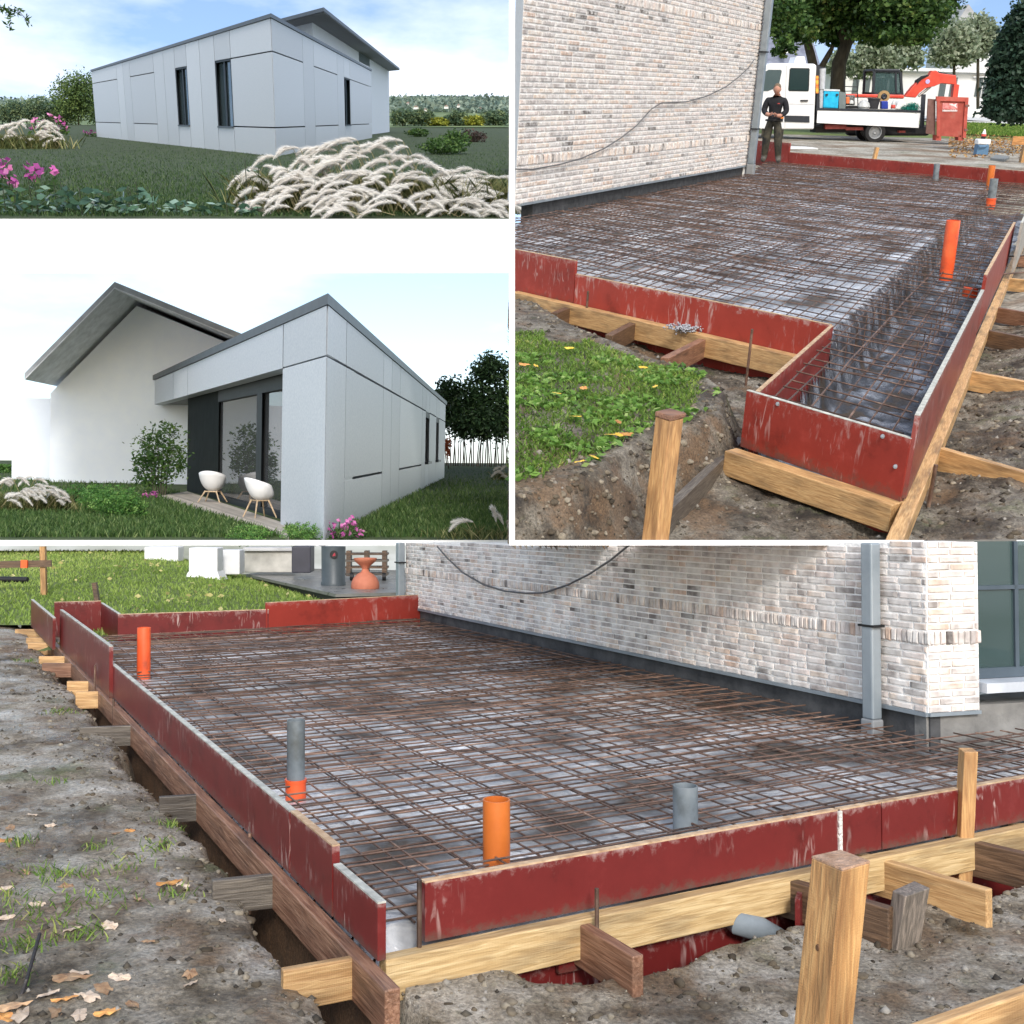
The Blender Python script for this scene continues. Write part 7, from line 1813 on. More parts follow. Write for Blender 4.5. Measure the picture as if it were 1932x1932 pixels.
# plumes
PLUME = rnd_mat('feather_plume', [(0.0, (0.55, 0.5, 0.44)), (0.5, (0.82, 0.79, 0.74)), (1.0, (0.93, 0.92, 0.89))], 0.7, 0.4)
STRAW = rnd_mat('straw_blades', [(0.0, (0.06, 0.09, 0.03)), (0.6, (0.16, 0.18, 0.06)), (1.0, (0.4, 0.36, 0.17))], 0.6, 0.3)
def plume_grass(place, base, heads, label, seed, thick=5.0, nh=420, group=None, blades_n=2600, spread=95, bl=60, hair=9.0):
    """ornamental grass: heads are arcs (foot, crown, tip) in the picture at the clump's own depth"""
    q = np.random.default_rng(seed)
    t = thing('fountain_grass', place, base, label, 'grass clump', group)
    d0 = base.y
    nh = int(nh * 1.35); hair *= 1.1
    hv, hf_, hr, st = [], [], [], MB()
    n0 = 0
    for (fx, fy), (cx, cy), (tx, ty), dd in heads:
        d = d0 + dd
        a, b, c = place.front(fx, fy, d), place.front(cx, cy, d - 0.1), place.front(tx, ty, d - 0.15)
        k = 1.0 / place.ppm(b)
        st.tube(bez(a, (a + b) / 2 + (b - a) * 0.1, b, 4), 0.5 * k, 4, False)
        tt = q.uniform(0, 1, nh)
        A_, B_, C_ = np.array(b), np.array(b) * 1.0, np.array(c)
        ctl = (np.array(b) + np.array(c)) / 2 + np.array([0, 0, (abs(ty - cy) * 0.5 + abs(tx - cx) * 0.18) * k])
        pos = A_[None] * ((1 - tt) ** 2)[:, None] + ctl[None] * (2 * tt * (1 - tt))[:, None] + C_[None] * (tt ** 2)[:, None]
        tan = (ctl - A_)[None] * (1 - tt)[:, None] + (C_ - ctl)[None] * tt[:, None]; tan /= np.linalg.norm(tan, axis=1)[:, None]
        rad = q.normal(size=(nh, 3)); rad /= np.linalg.norm(rad, axis=1)[:, None]
        ln = hair * k * (0.35 + np.sin(np.pi * np.clip(tt * 0.9 + 0.08, 0, 1))) * q.uniform(0.6, 1.2, nh)
        tip = pos + tan * (ln * 0.7)[:, None] + rad * (ln * 0.62)[:, None]
        sd2 = np.cross(tan, rad); sd2 *= (0.95 * k)
        v = np.stack([pos - sd2, pos + sd2, tip], 1).reshape(-1, 3)
        hv.append(v); hf_.append(np.arange(3 * nh).reshape(-1, 3) + n0); n0 += 3 * nh
        hr.append(np.repeat(np.clip(0.72 + q.normal(0, 0.2, nh) + q.normal(0, 0.1), 0, 1), 3))
    me = raw_mesh('plumes', np.concatenate(hv), np.concatenate(hf_), np.concatenate(hr)); me.materials.append(PLUME)
    o = part('plumes', me, None, t); o['kind'] = 'stuff'
    k = 1.0 / place.ppm(base)
    bp_ = np.array(base)[None] + np.stack([q.normal(0, spread * k * 0.5, blades_n), q.normal(0, spread * k * 0.25, blades_n), np.zeros(blades_n)], 1)
    v, f = blades(bp_, bl * k, 2.0 * k, seed + 3, 1.3)
    me = raw_mesh('leaf_blades', v, f, np.repeat(q.uniform(0, 1, blades_n), 5)); me.materials.append(STRAW)
    o = part('leaf_blades', me, None, t); o['kind'] = 'stuff'
    if st.v: part('stems', st, mat('straw_stem', (0.35, 0.3, 0.16), 6, 0.7), t)
    return t
def auto_heads(q, n, poly_top, x0, x1, ybot, left=0.75, size=42):
    out_ = []
    for i in range(n):
        cx = q.uniform(x0, x1); top = np.interp(cx, [p[0] for p in poly_top], [p[1] for p in poly_top])
        cy = top + (ybot - top) * q.uniform(0, 1) ** 1.1
        s_ = -1 if q.uniform() < left else 1
        L_ = size * q.uniform(0.5, 1.25)
        out_.append(((cx + s_ * -L_ * 0.55, min(ybot + 6, cy + L_ * 0.9)), (cx + s_ * -L_ * 0.15, cy), (cx + s_ * L_ * 0.8, cy + L_ * q.uniform(0.15, 0.55)), -(cy - top) * 0.018))
    return out_
q = np.random.default_rng(5)
top = [(470, 332), (500, 300), (560, 270), (600, 285), (650, 258), (700, 275), (750, 258), (790, 290), (830, 330), (880, 318), (960, 340)]
plume_grass(MEADOW, g(560, 396), auto_heads(q, 64, top, 475, 640, 398, 0.8, 48), 'pale feathery fountain grass before the corner of the extension', 201, group='fountain grasses on the dark lawn')
plume_grass(MEADOW, g(715, 398), auto_heads(q, 76, top, 610, 800, 400, 0.7, 54), 'tallest pale fountain grass with looping plumes, centre of its row', 202, group='fountain grasses on the dark lawn')
plume_grass(MEADOW, g(880, 402), auto_heads(q, 58, top, 790, 950, 403, 0.65, 54), 'pale fountain grass at the right end of its row', 203, group='fountain grasses on the dark lawn')
plume_grass(MEADOW, g(35, 280), auto_heads(q, 26, [(0, 240), (40, 222), (75, 222), (120, 240)], 2, 115, 272, 0.55, 24), 'small distant fountain grass beside pink flowers at the left', 204, hair=6, nh=260, spread=70, bl=22)
# flowers and leafy plants
PINK = rnd_mat('pink_petals', [(0.0, (0.3, 0.06, 0.25)), (0.5, (0.62, 0.14, 0.42)), (1.0, (0.8, 0.34, 0.58))], 0.5, 0.35)
def flowers(place, base, pts_, size, label, seed, petals=7, stem=True, leafn=120, leafs=12, m=PINK, name='pink_flowers', group=None, spread=1.0):
    q = np.random.default_rng(seed)
    t = thing(name, place, base, label, 'flowers', group)
    k = 1.0 / place.ppm(base); d0 = base.y
    st = MB(); cs, cr = [], []
    for x, y in pts_:
        dd = d0 + q.uniform(-0.3, 0.3)
        p = place.front(x, y, dd)
        st.tube([(base.x + (p.x - base.x) * 0.4, dd, base.z), (p.x, dd, p.z)], 0.7 * k, 4, False)
        cs.append(np.array(p)[None] + q.normal(0, size * 0.35 * k, (petals, 3))); cr.append(np.full(petals, q.uniform(0.1, 1)))
    c = np.concatenate(cs)
    v, f = leaves(c, size * k, seed + 1, 1.5, 0.3)
    me = raw_mesh('petals', v, f, np.repeat(np.clip(np.concatenate(cr) + q.normal(0, 0.15, len(c)), 0, 1), 4)); me.materials.append(m)
    o = part('petals', me, None, t); o['kind'] = 'stuff'
    if stem: part('stems', st, mat('green_stem', (0.035, 0.06, 0.02), 6, 0.7), t)
    if leafn:
        xs = np.array([p[0] for p in pts_]); ys = np.array([p[1] for p in pts_])
        j = q.integers(0, len(pts_), leafn)
        u = q.uniform(0.25, 1, leafn)
        bx, by = place.px(base)
        lx, ly = xs[j] + q.normal(0, 6, leafn), ys[j] + (by - ys[j]) * u
        c = np.array([place.front(a, min(b, by - 0.5), d0 + q.uniform(-0.3, 0.3)) for a, b in zip(lx, ly)])
        v, f = leaves(c, leafs * k, seed + 4, 2.6, 0.55)
        me = raw_mesh('leaves', v, f, np.repeat(q.uniform(0, 0.8, leafn), 4)); me.materials.append(LEAF)
        o = part('leaves', me, None, t); o['kind'] = 'stuff'
    return t
flowers(MEADOW, g(25, 395), [(5, 305), (16, 322), (22, 345), (52, 312), (66, 332), (58, 328), (30, 338), (75, 320), (100, 318), (2, 330), (12, 312)], 15, 'large pink flowers at the left edge, in front of the lawn', 301, 6, leafn=60, leafs=20)
flowers(MEADOW, g(88, 262), [(65, 228), (72, 235), (80, 226), (88, 240), (96, 218), (104, 228), (110, 240), (120, 232), (126, 240), (98, 236), (60, 240), (115, 222)], 8, 'small distant pink flowers beside the pale grass', 302, 6, leafn=150, leafs=10)
flowers(MEADOW, g(168, 258), [(160, 248), (166, 250), (172, 247), (178, 251)], 5, 'tiny pink flowers at the far corner of the extension', 303, 5, leafn=30, leafs=7)
PLEAF = rnd_mat('grey_green_leaves', [(0.0, (0.02, 0.06, 0.035)), (0.55, (0.1, 0.2, 0.13)), (1.0, (0.36, 0.5, 0.42))], 0.35, 0.2, spec=0.5)
def leafy(place, base, x0, x1, y0, y1, n, size, label, seed, stems=6):
    q = np.random.default_rng(seed)
    t = thing('leafy_plant', place, base, label, 'plant', 'leafy plants at the front of the dark lawn')
    k = 1.0 / place.ppm(base)
    c = np.array([place.front(q.uniform(x0, x1), y0 + (y1 - y0) * q.uniform(0, 1) ** 0.7, base.y + q.uniform(-0.35, 0.25)) for _ in range(n)])
    v, f = leaves(c, size * k, seed + 1, 2.6, 0.75)
    me = raw_mesh('leaves', v, f, np.repeat(q.uniform(0, 1, n) ** 1.5, 4)); me.materials.append(PLEAF)
    o = part('leaves', me, None, t); o['kind'] = 'stuff'
    st = MB()
    for i in range(stems):
        x = x0 + (x1 - x0) * (i + 0.5) / stems
        p = place.front(x + q.uniform(-8, 8), y0 + q.uniform(-4, 20), base.y)
        st.tube([(p.x + 0.02, base.y, 0), tuple(p)], 0.9 * k, 5)
    part('stems', st, mat('dark_stem', (0.03, 0.04, 0.022), 6, 0.7), t)
leafy(MEADOW, g(60, 404), 0, 125, 345, 402, 70, 26, 'grey green leafy plant below the large pink flowers', 311)
leafy(MEADOW, g(180, 404), 115, 255, 358, 404, 60, 28, 'grey green leafy plant with long pointed leaves, second from left', 312)
leafy(MEADOW, g(290, 405), 225, 300, 345, 404, 34, 24, 'tall thin leafy plant in the middle of the lawn edge', 313, 3)
leafy(MEADOW, g(420, 405), 310, 500, 378, 405, 60, 24, 'low leafy plant left of the fountain grass', 314)
leafy(MEADOW, g(475, 398), 462, 490, 300, 390, 18, 17, 'dark upright flower spike at the left end of the fountain grass', 315, 2)
def bush(place, base, lobes_px, n, size, label, seed, m=LEAF, rn=(0, 0.8), group=None, name='round_bush', aspect=1.6, sub=0.25):
    lobes = []
    for x, y, rx, ry, dd in lobes_px:
        p = place.front(x, y, base.y + dd); k = 1 / place.ppm(p); lobes.append((tuple(p), (rx * k, rx * k, ry * k)))
    k = 1 / place.ppm(base)
    return tree(place, base, [([base + Vector((0, 0, -0.05)), base + Vector((0, 0, 6 * k))], [1.5 * k, 1 * k])], lobes, n, size * k, seed, label, m, rn, name, cat='bush', group=group, k=8, sub=sub, aspect=aspect)
bush(MEADOW, g(838, 291), [(838, 276, 44, 16, 0), (862, 262, 28, 16, 1.5)], 2600, 5.5, 'round green bush on the lawn right of the extension', 321, rn=(0.1, 0.75))
bush(MEADOW, g(788, 258), [(788, 251, 22, 9, 0)], 700, 4.5, 'small green bush behind the fountain grass', 322)
bush(MEADOW, g(890, 268), [(890, 258, 26, 12, 0)], 900, 4.5, 'dark reddish bush beside the round green bush', 323, rnd_mat('maroon_leaves', [(0, (0.03, 0.025, 0.02)), (1, (0.11, 0.07, 0.06))], 0.6, 0.2))
D = 390.0
mfp = lambda x, y, d: MEADOW.front(x, y, d)
# hills with woods and a few houses far off
o = obj('hills', MB().add([mfp(-60, 240, D), mfp(962, 240, D), mfp(962, 196, D + 330), mfp(735, 186, D + 330), mfp(400, 190, D + 330), mfp(-60, 192, D + 330)], [(0, 1, 2, 3, 4, 5)]), mat('far_fields', [(0.35, (0.07, 0.12, 0.06)), (0.65, (0.2, 0.26, 0.12))], 0.05, 0.95), MEADOW); o['kind'] = 'structure'
HAZY = rnd_mat('far_leaves', [(0.0, (0.05, 0.1, 0.065)), (0.6, (0.11, 0.17, 0.09)), (1.0, (0.22, 0.27, 0.12))], 0.7, 0.3)
YEL = rnd_mat('yellow_green_leaves', [(0.0, (0.16, 0.2, 0.03)), (1.0, (0.42, 0.42, 0.06))], 0.6, 0.35)
def far_tree(x, y0, y1, rx, d, label, seed, m=HAZY, n=500, group='far trees on the horizon'):
    b = mfp(x, y1, d); k = 1 / MEADOW.ppm(b); ry = (y1 - y0) * 0.5
    lobes = [(tuple(mfp(x - rx * 0.4, y0 + ry * 1.05, d)), (rx * 0.6 * k, rx * 0.6 * k, ry * 0.8 * k)), (tuple(mfp(x + rx * 0.4, y0 + ry, d)), (rx * 0.6 * k, rx * 0.6 * k, ry * 0.85 * k)), (tuple(mfp(x, y0 + ry * 0.7, d)), (rx * 0.6 * k, rx * 0.6 * k, ry * 0.7 * k))]
    tree(MEADOW, b, [([b, mfp(x, y0 + ry, d)], [1.6 * k, 0.8 * k])], lobes, n, 4.4 * k, seed, label, m, (0.0, 1), 'far_tree', group=group, k=9, sub=0.32)
far_tree(148, 138, 240, 52, D, 'large rounded green tree left of the extension', 331, rnd_mat('mid_leaves', [(0.0, (0.04, 0.08, 0.03)), (0.6, (0.11, 0.18, 0.055)), (1.0, (0.22, 0.3, 0.09))], 0.6, 0.3), 9000)
for i, (x, y0, y1, rx, m, lb) in enumerate(((20, 190, 236, 34, HAZY, 'dense far tree at the left edge of the horizon'), (66, 184, 236, 36, HAZY, 'dense far tree second from the left on the horizon'), (110, 195, 240, 30, HAZY, 'low far tree left of the large rounded tree'), (200, 200, 240, 30, HAZY, 'far tree half hidden by the extension corner'), (760, 205, 240, 26, HAZY, 'grey green far tree just right of the white house'), (795, 206, 240, 24, HAZY, 'grey green far tree second right of the white house'), (824, 222, 239, 26, YEL, 'yellow green far bush in the middle of the right horizon'), (860, 210, 240, 24, HAZY, 'far tree between two yellow bushes'), (892, 218, 240, 22, YEL, 'yellow green far bush towards the right edge'), (935, 208, 240, 30, HAZY, 'rounded far tree at the right edge of the meadow'))):
    far_tree(x, y0, y1, rx, D + 4 + i, lb, 340 + i * 5, m, 2200)
cs = []
q = np.random.default_rng(77)
for _ in range(2600):
    x = q.uniform(-30, 958) if q.uniform() < 0.4 else q.uniform(740, 958); yy = q.uniform(187, 210); dd = D + 20 + (222 - yy) / 34 * 300
    p = mfp(x, yy, dd); cs.append(np.array(p)[None] + q.normal(0, 1.6, (7, 3)) * np.array([1.8, 1, 0.22]) * dd / 230)
c = np.concatenate(cs); v_, f_ = leaves(c, 2.6, 78, 1.4)
stuff('far_woods', MEADOW, v_, f_, np.repeat(q.uniform(0, 1, len(c)), 4), rnd_mat('misty_woods', [(0.0, (0.1, 0.16, 0.14)), (1.0, (0.25, 0.31, 0.24))], 0.8, 0.2), 'hazy woods on the far hills', 'woods')  # distance haze put into the leaf colour
for i, (x, y, w_) in enumerate(((785, 206, 9), (803, 211, 7), (842, 205, 8), (865, 203, 6), (905, 209, 7), (770, 199, 6))):
    d = D + 90 + i * 12; p = mfp(x, y, d); k = 1 / MEADOW.ppm(p)
    t = thing('far_house', MEADOW, p, ['white far house nearest the white main house, on the hills', 'second white far house from the left on the hills', 'white far house in the middle of the hills', 'small white far house right of the middle of the hills', 'rightmost white far house on the hills', 'highest small white house on the hills'][i], 'house', 'white houses on the far hills')
    part('wall', MB().box((p.x, p.y, p.z + 2 * k), (w_ * k, 4, 4.4 * k)), HW, t)
    part('roof', MB().prism([(-w_ * 0.55 * k, 0), (w_ * 0.55 * k, 0), (0, 2.6 * k)], (p.x, p.y - 2.2, p.z + 4.2 * k), (1, 0, 0), (0, 0, 1), (0, 1, 0), 0, 4.4), mat('far_roof', (0.3, 0.22, 0.2), 1, 0.8), t)
# overhanging twig, upper left corner
pb = mfp(-30, 18, 29.0); k = 1 / MEADOW.ppm(pb)
t = thing('hanging_branch', MEADOW, pb, 'leafy twig hanging into the upper left corner of the sky', 'branch')
br = [mfp(-40, 10, 29), mfp(5, 14, 29), mfp(20, 28, 29), mfp(18, 58, 29)]
br2 = [mfp(5, 14, 29), mfp(35, 20, 29), mfp(56, 44, 29)]
part('twig', MB().tube(br, 0.8 * k, 5).tube(br2, 0.7 * k, 5), BARK, t)
cs = []
for path in (br, br2):
    for i in range(len(path) - 1):
        for u in np.linspace(0, 1, 7): cs.append(np.array(path[i].lerp(path[i + 1], u))[None] + q.normal(0, 3.2 * k, (3, 3)))
c = np.concatenate(cs); v_, f_ = leaves(c, 13 * k, 79, 3.2, 0.2, 0.5)
me = raw_mesh('leaves', v_, f_, np.repeat(q.uniform(0, 0.7, len(c)), 4)); me.materials.append(LEAF); o = part('leaves', me, None, t); o['kind'] = 'stuff'
# ================================================================== GARDEN: the same extension with its porch (middle left)
g = GARDEN.g
fpg = GARDEN.front
P0, P1, P2 = g(290, 914), g(611, 1019), g(838, 901)
z0, z1, z2 = GARDEN.z(P0, 714), GARDEN.z(P1, 568), GARDEN.z(P2, 762)
P3 = P0 + P2 - P1
ctr = (P0 + P1 + P2 + P3) / 4
t = thing('garden_extension', GARDEN, P1, 'grey panelled flat roofed extension with a recessed porch, middle left picture', 'building')
FG = Facade(GARDEN, P1, P0, Vector((-1, -0.3))); FS = Facade(GARDEN, P1, P2, Vector((1, -0.2)))
FG.lean(P2 - P1); FS.lean(P0 - P1)
zfas = FG.z_at(532, 695)
sp = FG.s_at(532, 850)
inb = FG.inw * 2.2                     # depth of the porch
# core: rear part behind the porch, and the roof over all
a_, b_ = V2(P1), V2(P0)
core = [a_ + inb, V2(P2), V2(P3), b_ + inb]
core = [meet(a_ + inb, b_ + inb, V2(P1), V2(P2)), V2(P2), V2(P3), meet(a_ + inb, b_ + inb, V2(P0), V2(P3))]
zc = [z1, z2, z0 + z2 - z1, z0]
cc = sum(core, Vector((0, 0))) / 4
ins = [p + (cc - p) * 0.004 for p in core]
# side wall as a thick slab so that the room behind the glass stays hollow
mb = MB(); FS.rect(mb, 0.05, FS.L, -0.1, z1 - 0.12, -0.1, z2 - 0.12, -0.3, -0.16); part('side_wall_core', mb, JOINT, t)
roofc = [V2(P0), V2(P1), V2(P2), V2(P3)]; rz = [z0, z1, z2, z0 + z2 - z1]
rin = [p + (V2(ctr) - p) * 0.004 for p in roofc]
part('roof_slab', MB().hexa([(p.x, p.y, z - 0.3) for p, z in zip(rin, rz)], [(p.x, p.y, z - 0.04) for p, z in zip(rin, rz)]), JOINT, t)
rout = [p + (V2(ctr) - p) * -0.006 for p in roofc]
def strip(a, b, za, zb, w, h0, h1, inward):
    d = (V2(b) - V2(a)).normalized(); n = Vector((-d.y, d.x)); n = n if n.dot(inward) > 0 else -n
    q = [V2(a), V2(b), V2(b) + n * w, V2(a) + n * w]
    return MB().hexa([(q[0].x, q[0].y, za + h0), (q[1].x, q[1].y, zb + h0), (q[2].x, q[2].y, zb + h0), (q[3].x, q[3].y, za + h0)], [(q[0].x, q[0].y, za + h1), (q[1].x, q[1].y, zb + h1), (q[2].x, q[2].y, zb + h1), (q[3].x, q[3].y, za + h1)])
ex = inset([tuple(V2(p)) for p in (P0, P1, P2, P3)], -0.07)
part('coping', MB().hexa([(p[0], p[1], z - 0.05) for p, z in zip(ex, rz)], [(p[0], p[1], z + 0.1) for p, z in zip(ex, rz)]), COPE, t)
# fascia panels along the porch front
gap = 0.045
def ztop_g(s_): return z1 + (z0 - z1) * s_ / FG.L - 0.06
cs_ = [0.0, sp, FG.s_at(354, 750), FG.s_at(327, 755), FG.L]
for i in range(len(cs_) - 1):
    a1, b1 = cs_[i] + gap / 2, cs_[i + 1] - gap / 2
    zlo = zfas + (0.012 if i == 0 else 0)
    mb = MB(); FG.rect(mb, a1, b1, zlo, ztop_g(a1), zlo, ztop_g(b1), -0.3, 0.006); part('fascia_panel', mb, CLAD, t)
mb = MB(); FG.rect(mb, 0.0, sp, -0.1, zfas - 0.012, d0=-1.2, d1=0.006); part('pillar', mb, CLAD, t)
so_ = [b_ + FG.inw * 0.3, a_ + FG.d * sp * 0.9 + FG.inw * 0.3, a_ + FG.d * sp * 0.9 + inb * 1.6, b_ + inb * 1.6]
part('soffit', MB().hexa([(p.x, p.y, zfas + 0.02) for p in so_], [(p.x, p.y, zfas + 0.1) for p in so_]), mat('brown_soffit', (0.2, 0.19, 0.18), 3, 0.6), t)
# side wall panels and slit windows
zl, zu = FS.z_at(650, 960) , zfas
zl = FS.z_at(650, 961); 
colsx = [611, 650, 721, 737, 753, 795, 802, 809, 822, 827, 838]
ss = [FS.s_at(x, 850) for x in colsx]; ss[0] = 0.0; ss[-1] = FS.L
zl = FS.z_at(649, 961) if False else FS.z_at(650, 905)
zt_s = lambda s_: z1 + (z2 - z1) * s_ / FS.L - 0.06
for i in range(len(ss) - 1):
    a1, b1 = ss[i] + gap / 2, ss[i + 1] - gap / 2
    wide = i in (0, 1, 4, 9)
    if i in (6, 8):
        for e0, e1 in ((-0.1, zl), (zu, None)):
            mb = MB(); FS.rect(mb, a1, b1, e0, e1 or zt_s(a1), e0, e1 or zt_s(b1), -0.14, 0.006); part('cladding_panel', mb, CLAD, t)
        mb = MB(); FS.rect(mb, a1 - 0.04, b1 + 0.04, zl, zl + 0.08, d0=-0.05, d1=0.12); w = part('window', mb, COPE, t)
        mb = MB(); FS.rect(mb, a1, b1, zl + 0.08, zu, d0=-0.13, d1=-0.11); part('pane', mb, glass('garden_pane', (0.3, 0.33, 0.36)), w)
        mb = MB(); FS.rect(mb, a1, b1, zu - 0.2, zu, d0=-0.14, d1=-0.01); part('frame', mb, WFRAME, w)
    elif i in (1, 4):
        for e0, e1 in ((-0.1, zl - gap / 2), (zl + gap / 2, zu - gap / 2), (zu + gap / 2, None)):
            mb = MB(); FS.rect(mb, a1, b1, e0, e1 or zt_s(a1), e0, e1 or zt_s(b1), -0.14, 0.006); part('cladding_panel', mb, CLAD, t)
    else:
        for e0, e1 in ((-0.1, zu - gap / 2), (zu + gap / 2, None)):
            mb = MB(); FS.rect(mb, a1, b1, e0, e1 or zt_s(a1), e0, e1 or zt_s(b1), -0.14, 0.006); part('cladding_panel', mb, CLAD, t)
# rear wall of the porch: dark panel and sliding glass door, a room behind
BW0 = V2(g(353, 926)); bdir = -FG.d
side_in = [V2(P1) + FS.inw * 0.5, V2(P2) + FS.inw * 0.5]
bw_end = (meet(BW0, BW0 + bdir, *side_in) - BW0).dot(bdir)
FB_ = Facade(GARDEN, BW0, BW0 + bdir * 14, FG.n)
FB_.lean(P2 - P1)
sg0, sg1 = FB_.s_at(412, 850), bw_end
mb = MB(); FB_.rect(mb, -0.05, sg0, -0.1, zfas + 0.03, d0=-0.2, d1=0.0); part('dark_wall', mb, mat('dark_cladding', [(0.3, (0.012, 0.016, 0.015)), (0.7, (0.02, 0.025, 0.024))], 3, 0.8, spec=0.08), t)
door = thing('sliding_door', GARDEN, (*BW0, 0), 'dark framed sliding glass door at the back of the porch', 'door')
mb = MB(); FB_.rect(mb, sg0, sg1, zfas - 0.25, zfas + 0.02, d0=-0.12, d1=0.02); FB_.rect(mb, sg0, sg1, -0.1, 0.12, d0=-0.12, d1=0.02)
sm0, sm1 = FB_.s_at(485, 850), FB_.s_at(495, 850)
FB_.rect(mb, sm0, sm1, 0.12, zfas - 0.25, d0=-0.12, d1=0.02); part('frame', mb, WFRAME, door)
for e0, e1 in ((sg0, sm0), (sm1, sg1)):
    mb = MB(); FB_.rect(mb, e0, e1, 0.12, zfas - 0.25, d0=-0.06, d1=-0.05); part('pane', mb, glass('door_pane', (0.12, 0.12, 0.12), 0.02), door)
ROOM = mat('room_plaster', (0.4, 0.33, 0.27), 3, 0.9)
mb = MB(); FB_.rect(mb, sg0 - 0.5, sg1 - 0.1, -0.1, zfas + 0.2, d0=-2.7, d1=-2.6); FB_.rect(mb, sg0 - 0.6, sg0 - 0.5, -0.1, zfas + 0.2, d0=-2.7, d1=-0.21); part('room_wall', mb, ROOM, t)
mb = MB(); FB_.rect(mb, sg0 - 0.5, sg1 - 0.1, -0.1, 0.05, d0=-2.6, d1=-0.13); part('room_floor', mb, mat('room_floor', (0.2, 0.13, 0.09), 3, 0.5), t)
# deck boards
dk0, dk1, dk2, dk3 = V2(g(300, 938)), V2(g(545, 1019)), V2(g(536, 990)), V2(g(353, 929))
deck = thing('porch_deck', GARDEN, (*dk0, 0), 'pale wooden deck on the porch under the two white chairs', 'deck')
DECK = wood('pale_deck', (0.42, 0.37, 0.31), (0.56, 0.5, 0.43), (0.3, 0.26, 0.2), 'x', 2)
nb_ = 9
for i in range(nb_):
    u0, u1 = (i + 0.03) / nb_, (i + 0.97) / nb_
    q4 = [dk0.lerp(dk3, u0), dk1.lerp(dk2, u0), dk1.lerp(dk2, u1), dk0.lerp(dk3, u1)]
    part('deck_board', MB().hexa([(p.x, p.y, -0.05) for p in q4], [(p.x, p.y, 0.03) for p in q4]), DECK, deck)
# white house on the left, shaped as a frontal gable so sun whitens it
Q1 = g(258, 912); hd = P0.y + 0.5
h = thing('white_gable_house', GARDEN, Q1, 'tall white gabled house with a wide grey roof, left of the porch', 'house')
gA, gB, gC = fpg(95, 742, hd), fpg(258, 577, hd), fpg(520, 684, hd)
wall_ = [Vector((gA.x, hd, -0.1)), Vector((gC.x, hd, -0.1)), gC, gB, gA]
mb = MB(); bk_ = [p + Vector((0, 9.0, 0)) for p in wall_]
mb.add(wall_ + bk_, [(0, 1, 2, 3, 4), (9, 8, 7, 6, 5)] + [(i, (i + 1) % 5, (i + 1) % 5 + 5, i + 5) for i in range(5)])
part('wall', mb, RENDER_W, h)
oh = Vector((0, -2.4, 0.2)); upv = Vector((0, 0, 0.02))
def roof_plane(lo, hi, ext, z_a, z_b):
    e = lo + (lo - hi) * ext
    q = [e + oh, hi + oh, hi + Vector((0, 9.3, 0)), e + Vector((0, 9.3, 0))]
    return MB().hexa([p + Vector((0, 0, z_a)) for p in q], [p + Vector((0, 0, z_b)) for p in q])
for lo, hi, ext in ((gA, gB, -0.03), (gC, gB, 0.0)):
    part('soffit', roof_plane(lo, hi, ext, 0.01, 0.05), mat('pale_soffit', (0.8, 0.83, 0.87), 3, 0.7), h)
    part('roof', roof_plane(lo, hi, ext + 0.004, 0.052, 0.22), mat('grey_roof_edge', (0.45, 0.48, 0.52), 3, 0.6), h)
w0, w1 = fpg(22, 893, hd + 2), fpg(110, 752, hd + 2)
part('low_wing', MB().box(((w0.x + w1.x) / 2, hd + 3, w1.z / 2), (w1.x - w0.x, 2, w1.z)), RENDER_W, h)  # added white block standing for low wall and sky glow
QL = Vector((gA.x, hd, 0)); Q2 = Vector((gC.x, hd, 0)); Q1 = (QL + Q2) / 2; q3 = Q2 + Vector((0, 9, 0)); QL2 = QL + Vector((0, 9, 0))
# lawn
o = obj('lawn', MB().add([g(-60, 1019.5), g(964, 1019.5), g(964, 874), g(-60, 868)], [(0, 1, 2, 3)]), mat('turf_soil_mid', [(0.35, (0.03, 0.05, 0.015)), (0.65, (0.07, 0.1, 0.03))], 2, 0.95, 0.5), GARDEN); o['kind'] = 'structure'
gp, gxs, gys = px_ground(GARDEN, 46000, -20, 957, 876, 1014, 21, gam=0.7)
bad = inpoly(gp[:, 0], gp[:, 1], [(p.x, p.y) for p in (P0, P1, P2, P3)]) | inpoly(gp[:, 0], gp[:, 1], [tuple(p) for p in (dk0, dk1, dk2, dk3)]) | inpoly(gp[:, 0], gp[:, 1], [(p.x, p.y) for p in (QL, Q2, q3, QL2)])
gp = gp[~bad]
v_, f_ = blades(gp, 0.11, 0.022, 22, 0.8)
stuff('garden_grass', GARDEN, v_, f_, np.repeat(np.clip(rng.normal(0.5, 0.25, len(gp)), 0, 1), 5), rnd_mat('garden_blades', [(0.0, (0.03, 0.07, 0.018)), (0.6, (0.075, 0.14, 0.035)), (1.0, (0.2, 0.26, 0.1))], 0.6, 0.3), 'green lawn grass round the porch, middle left', 'grass')
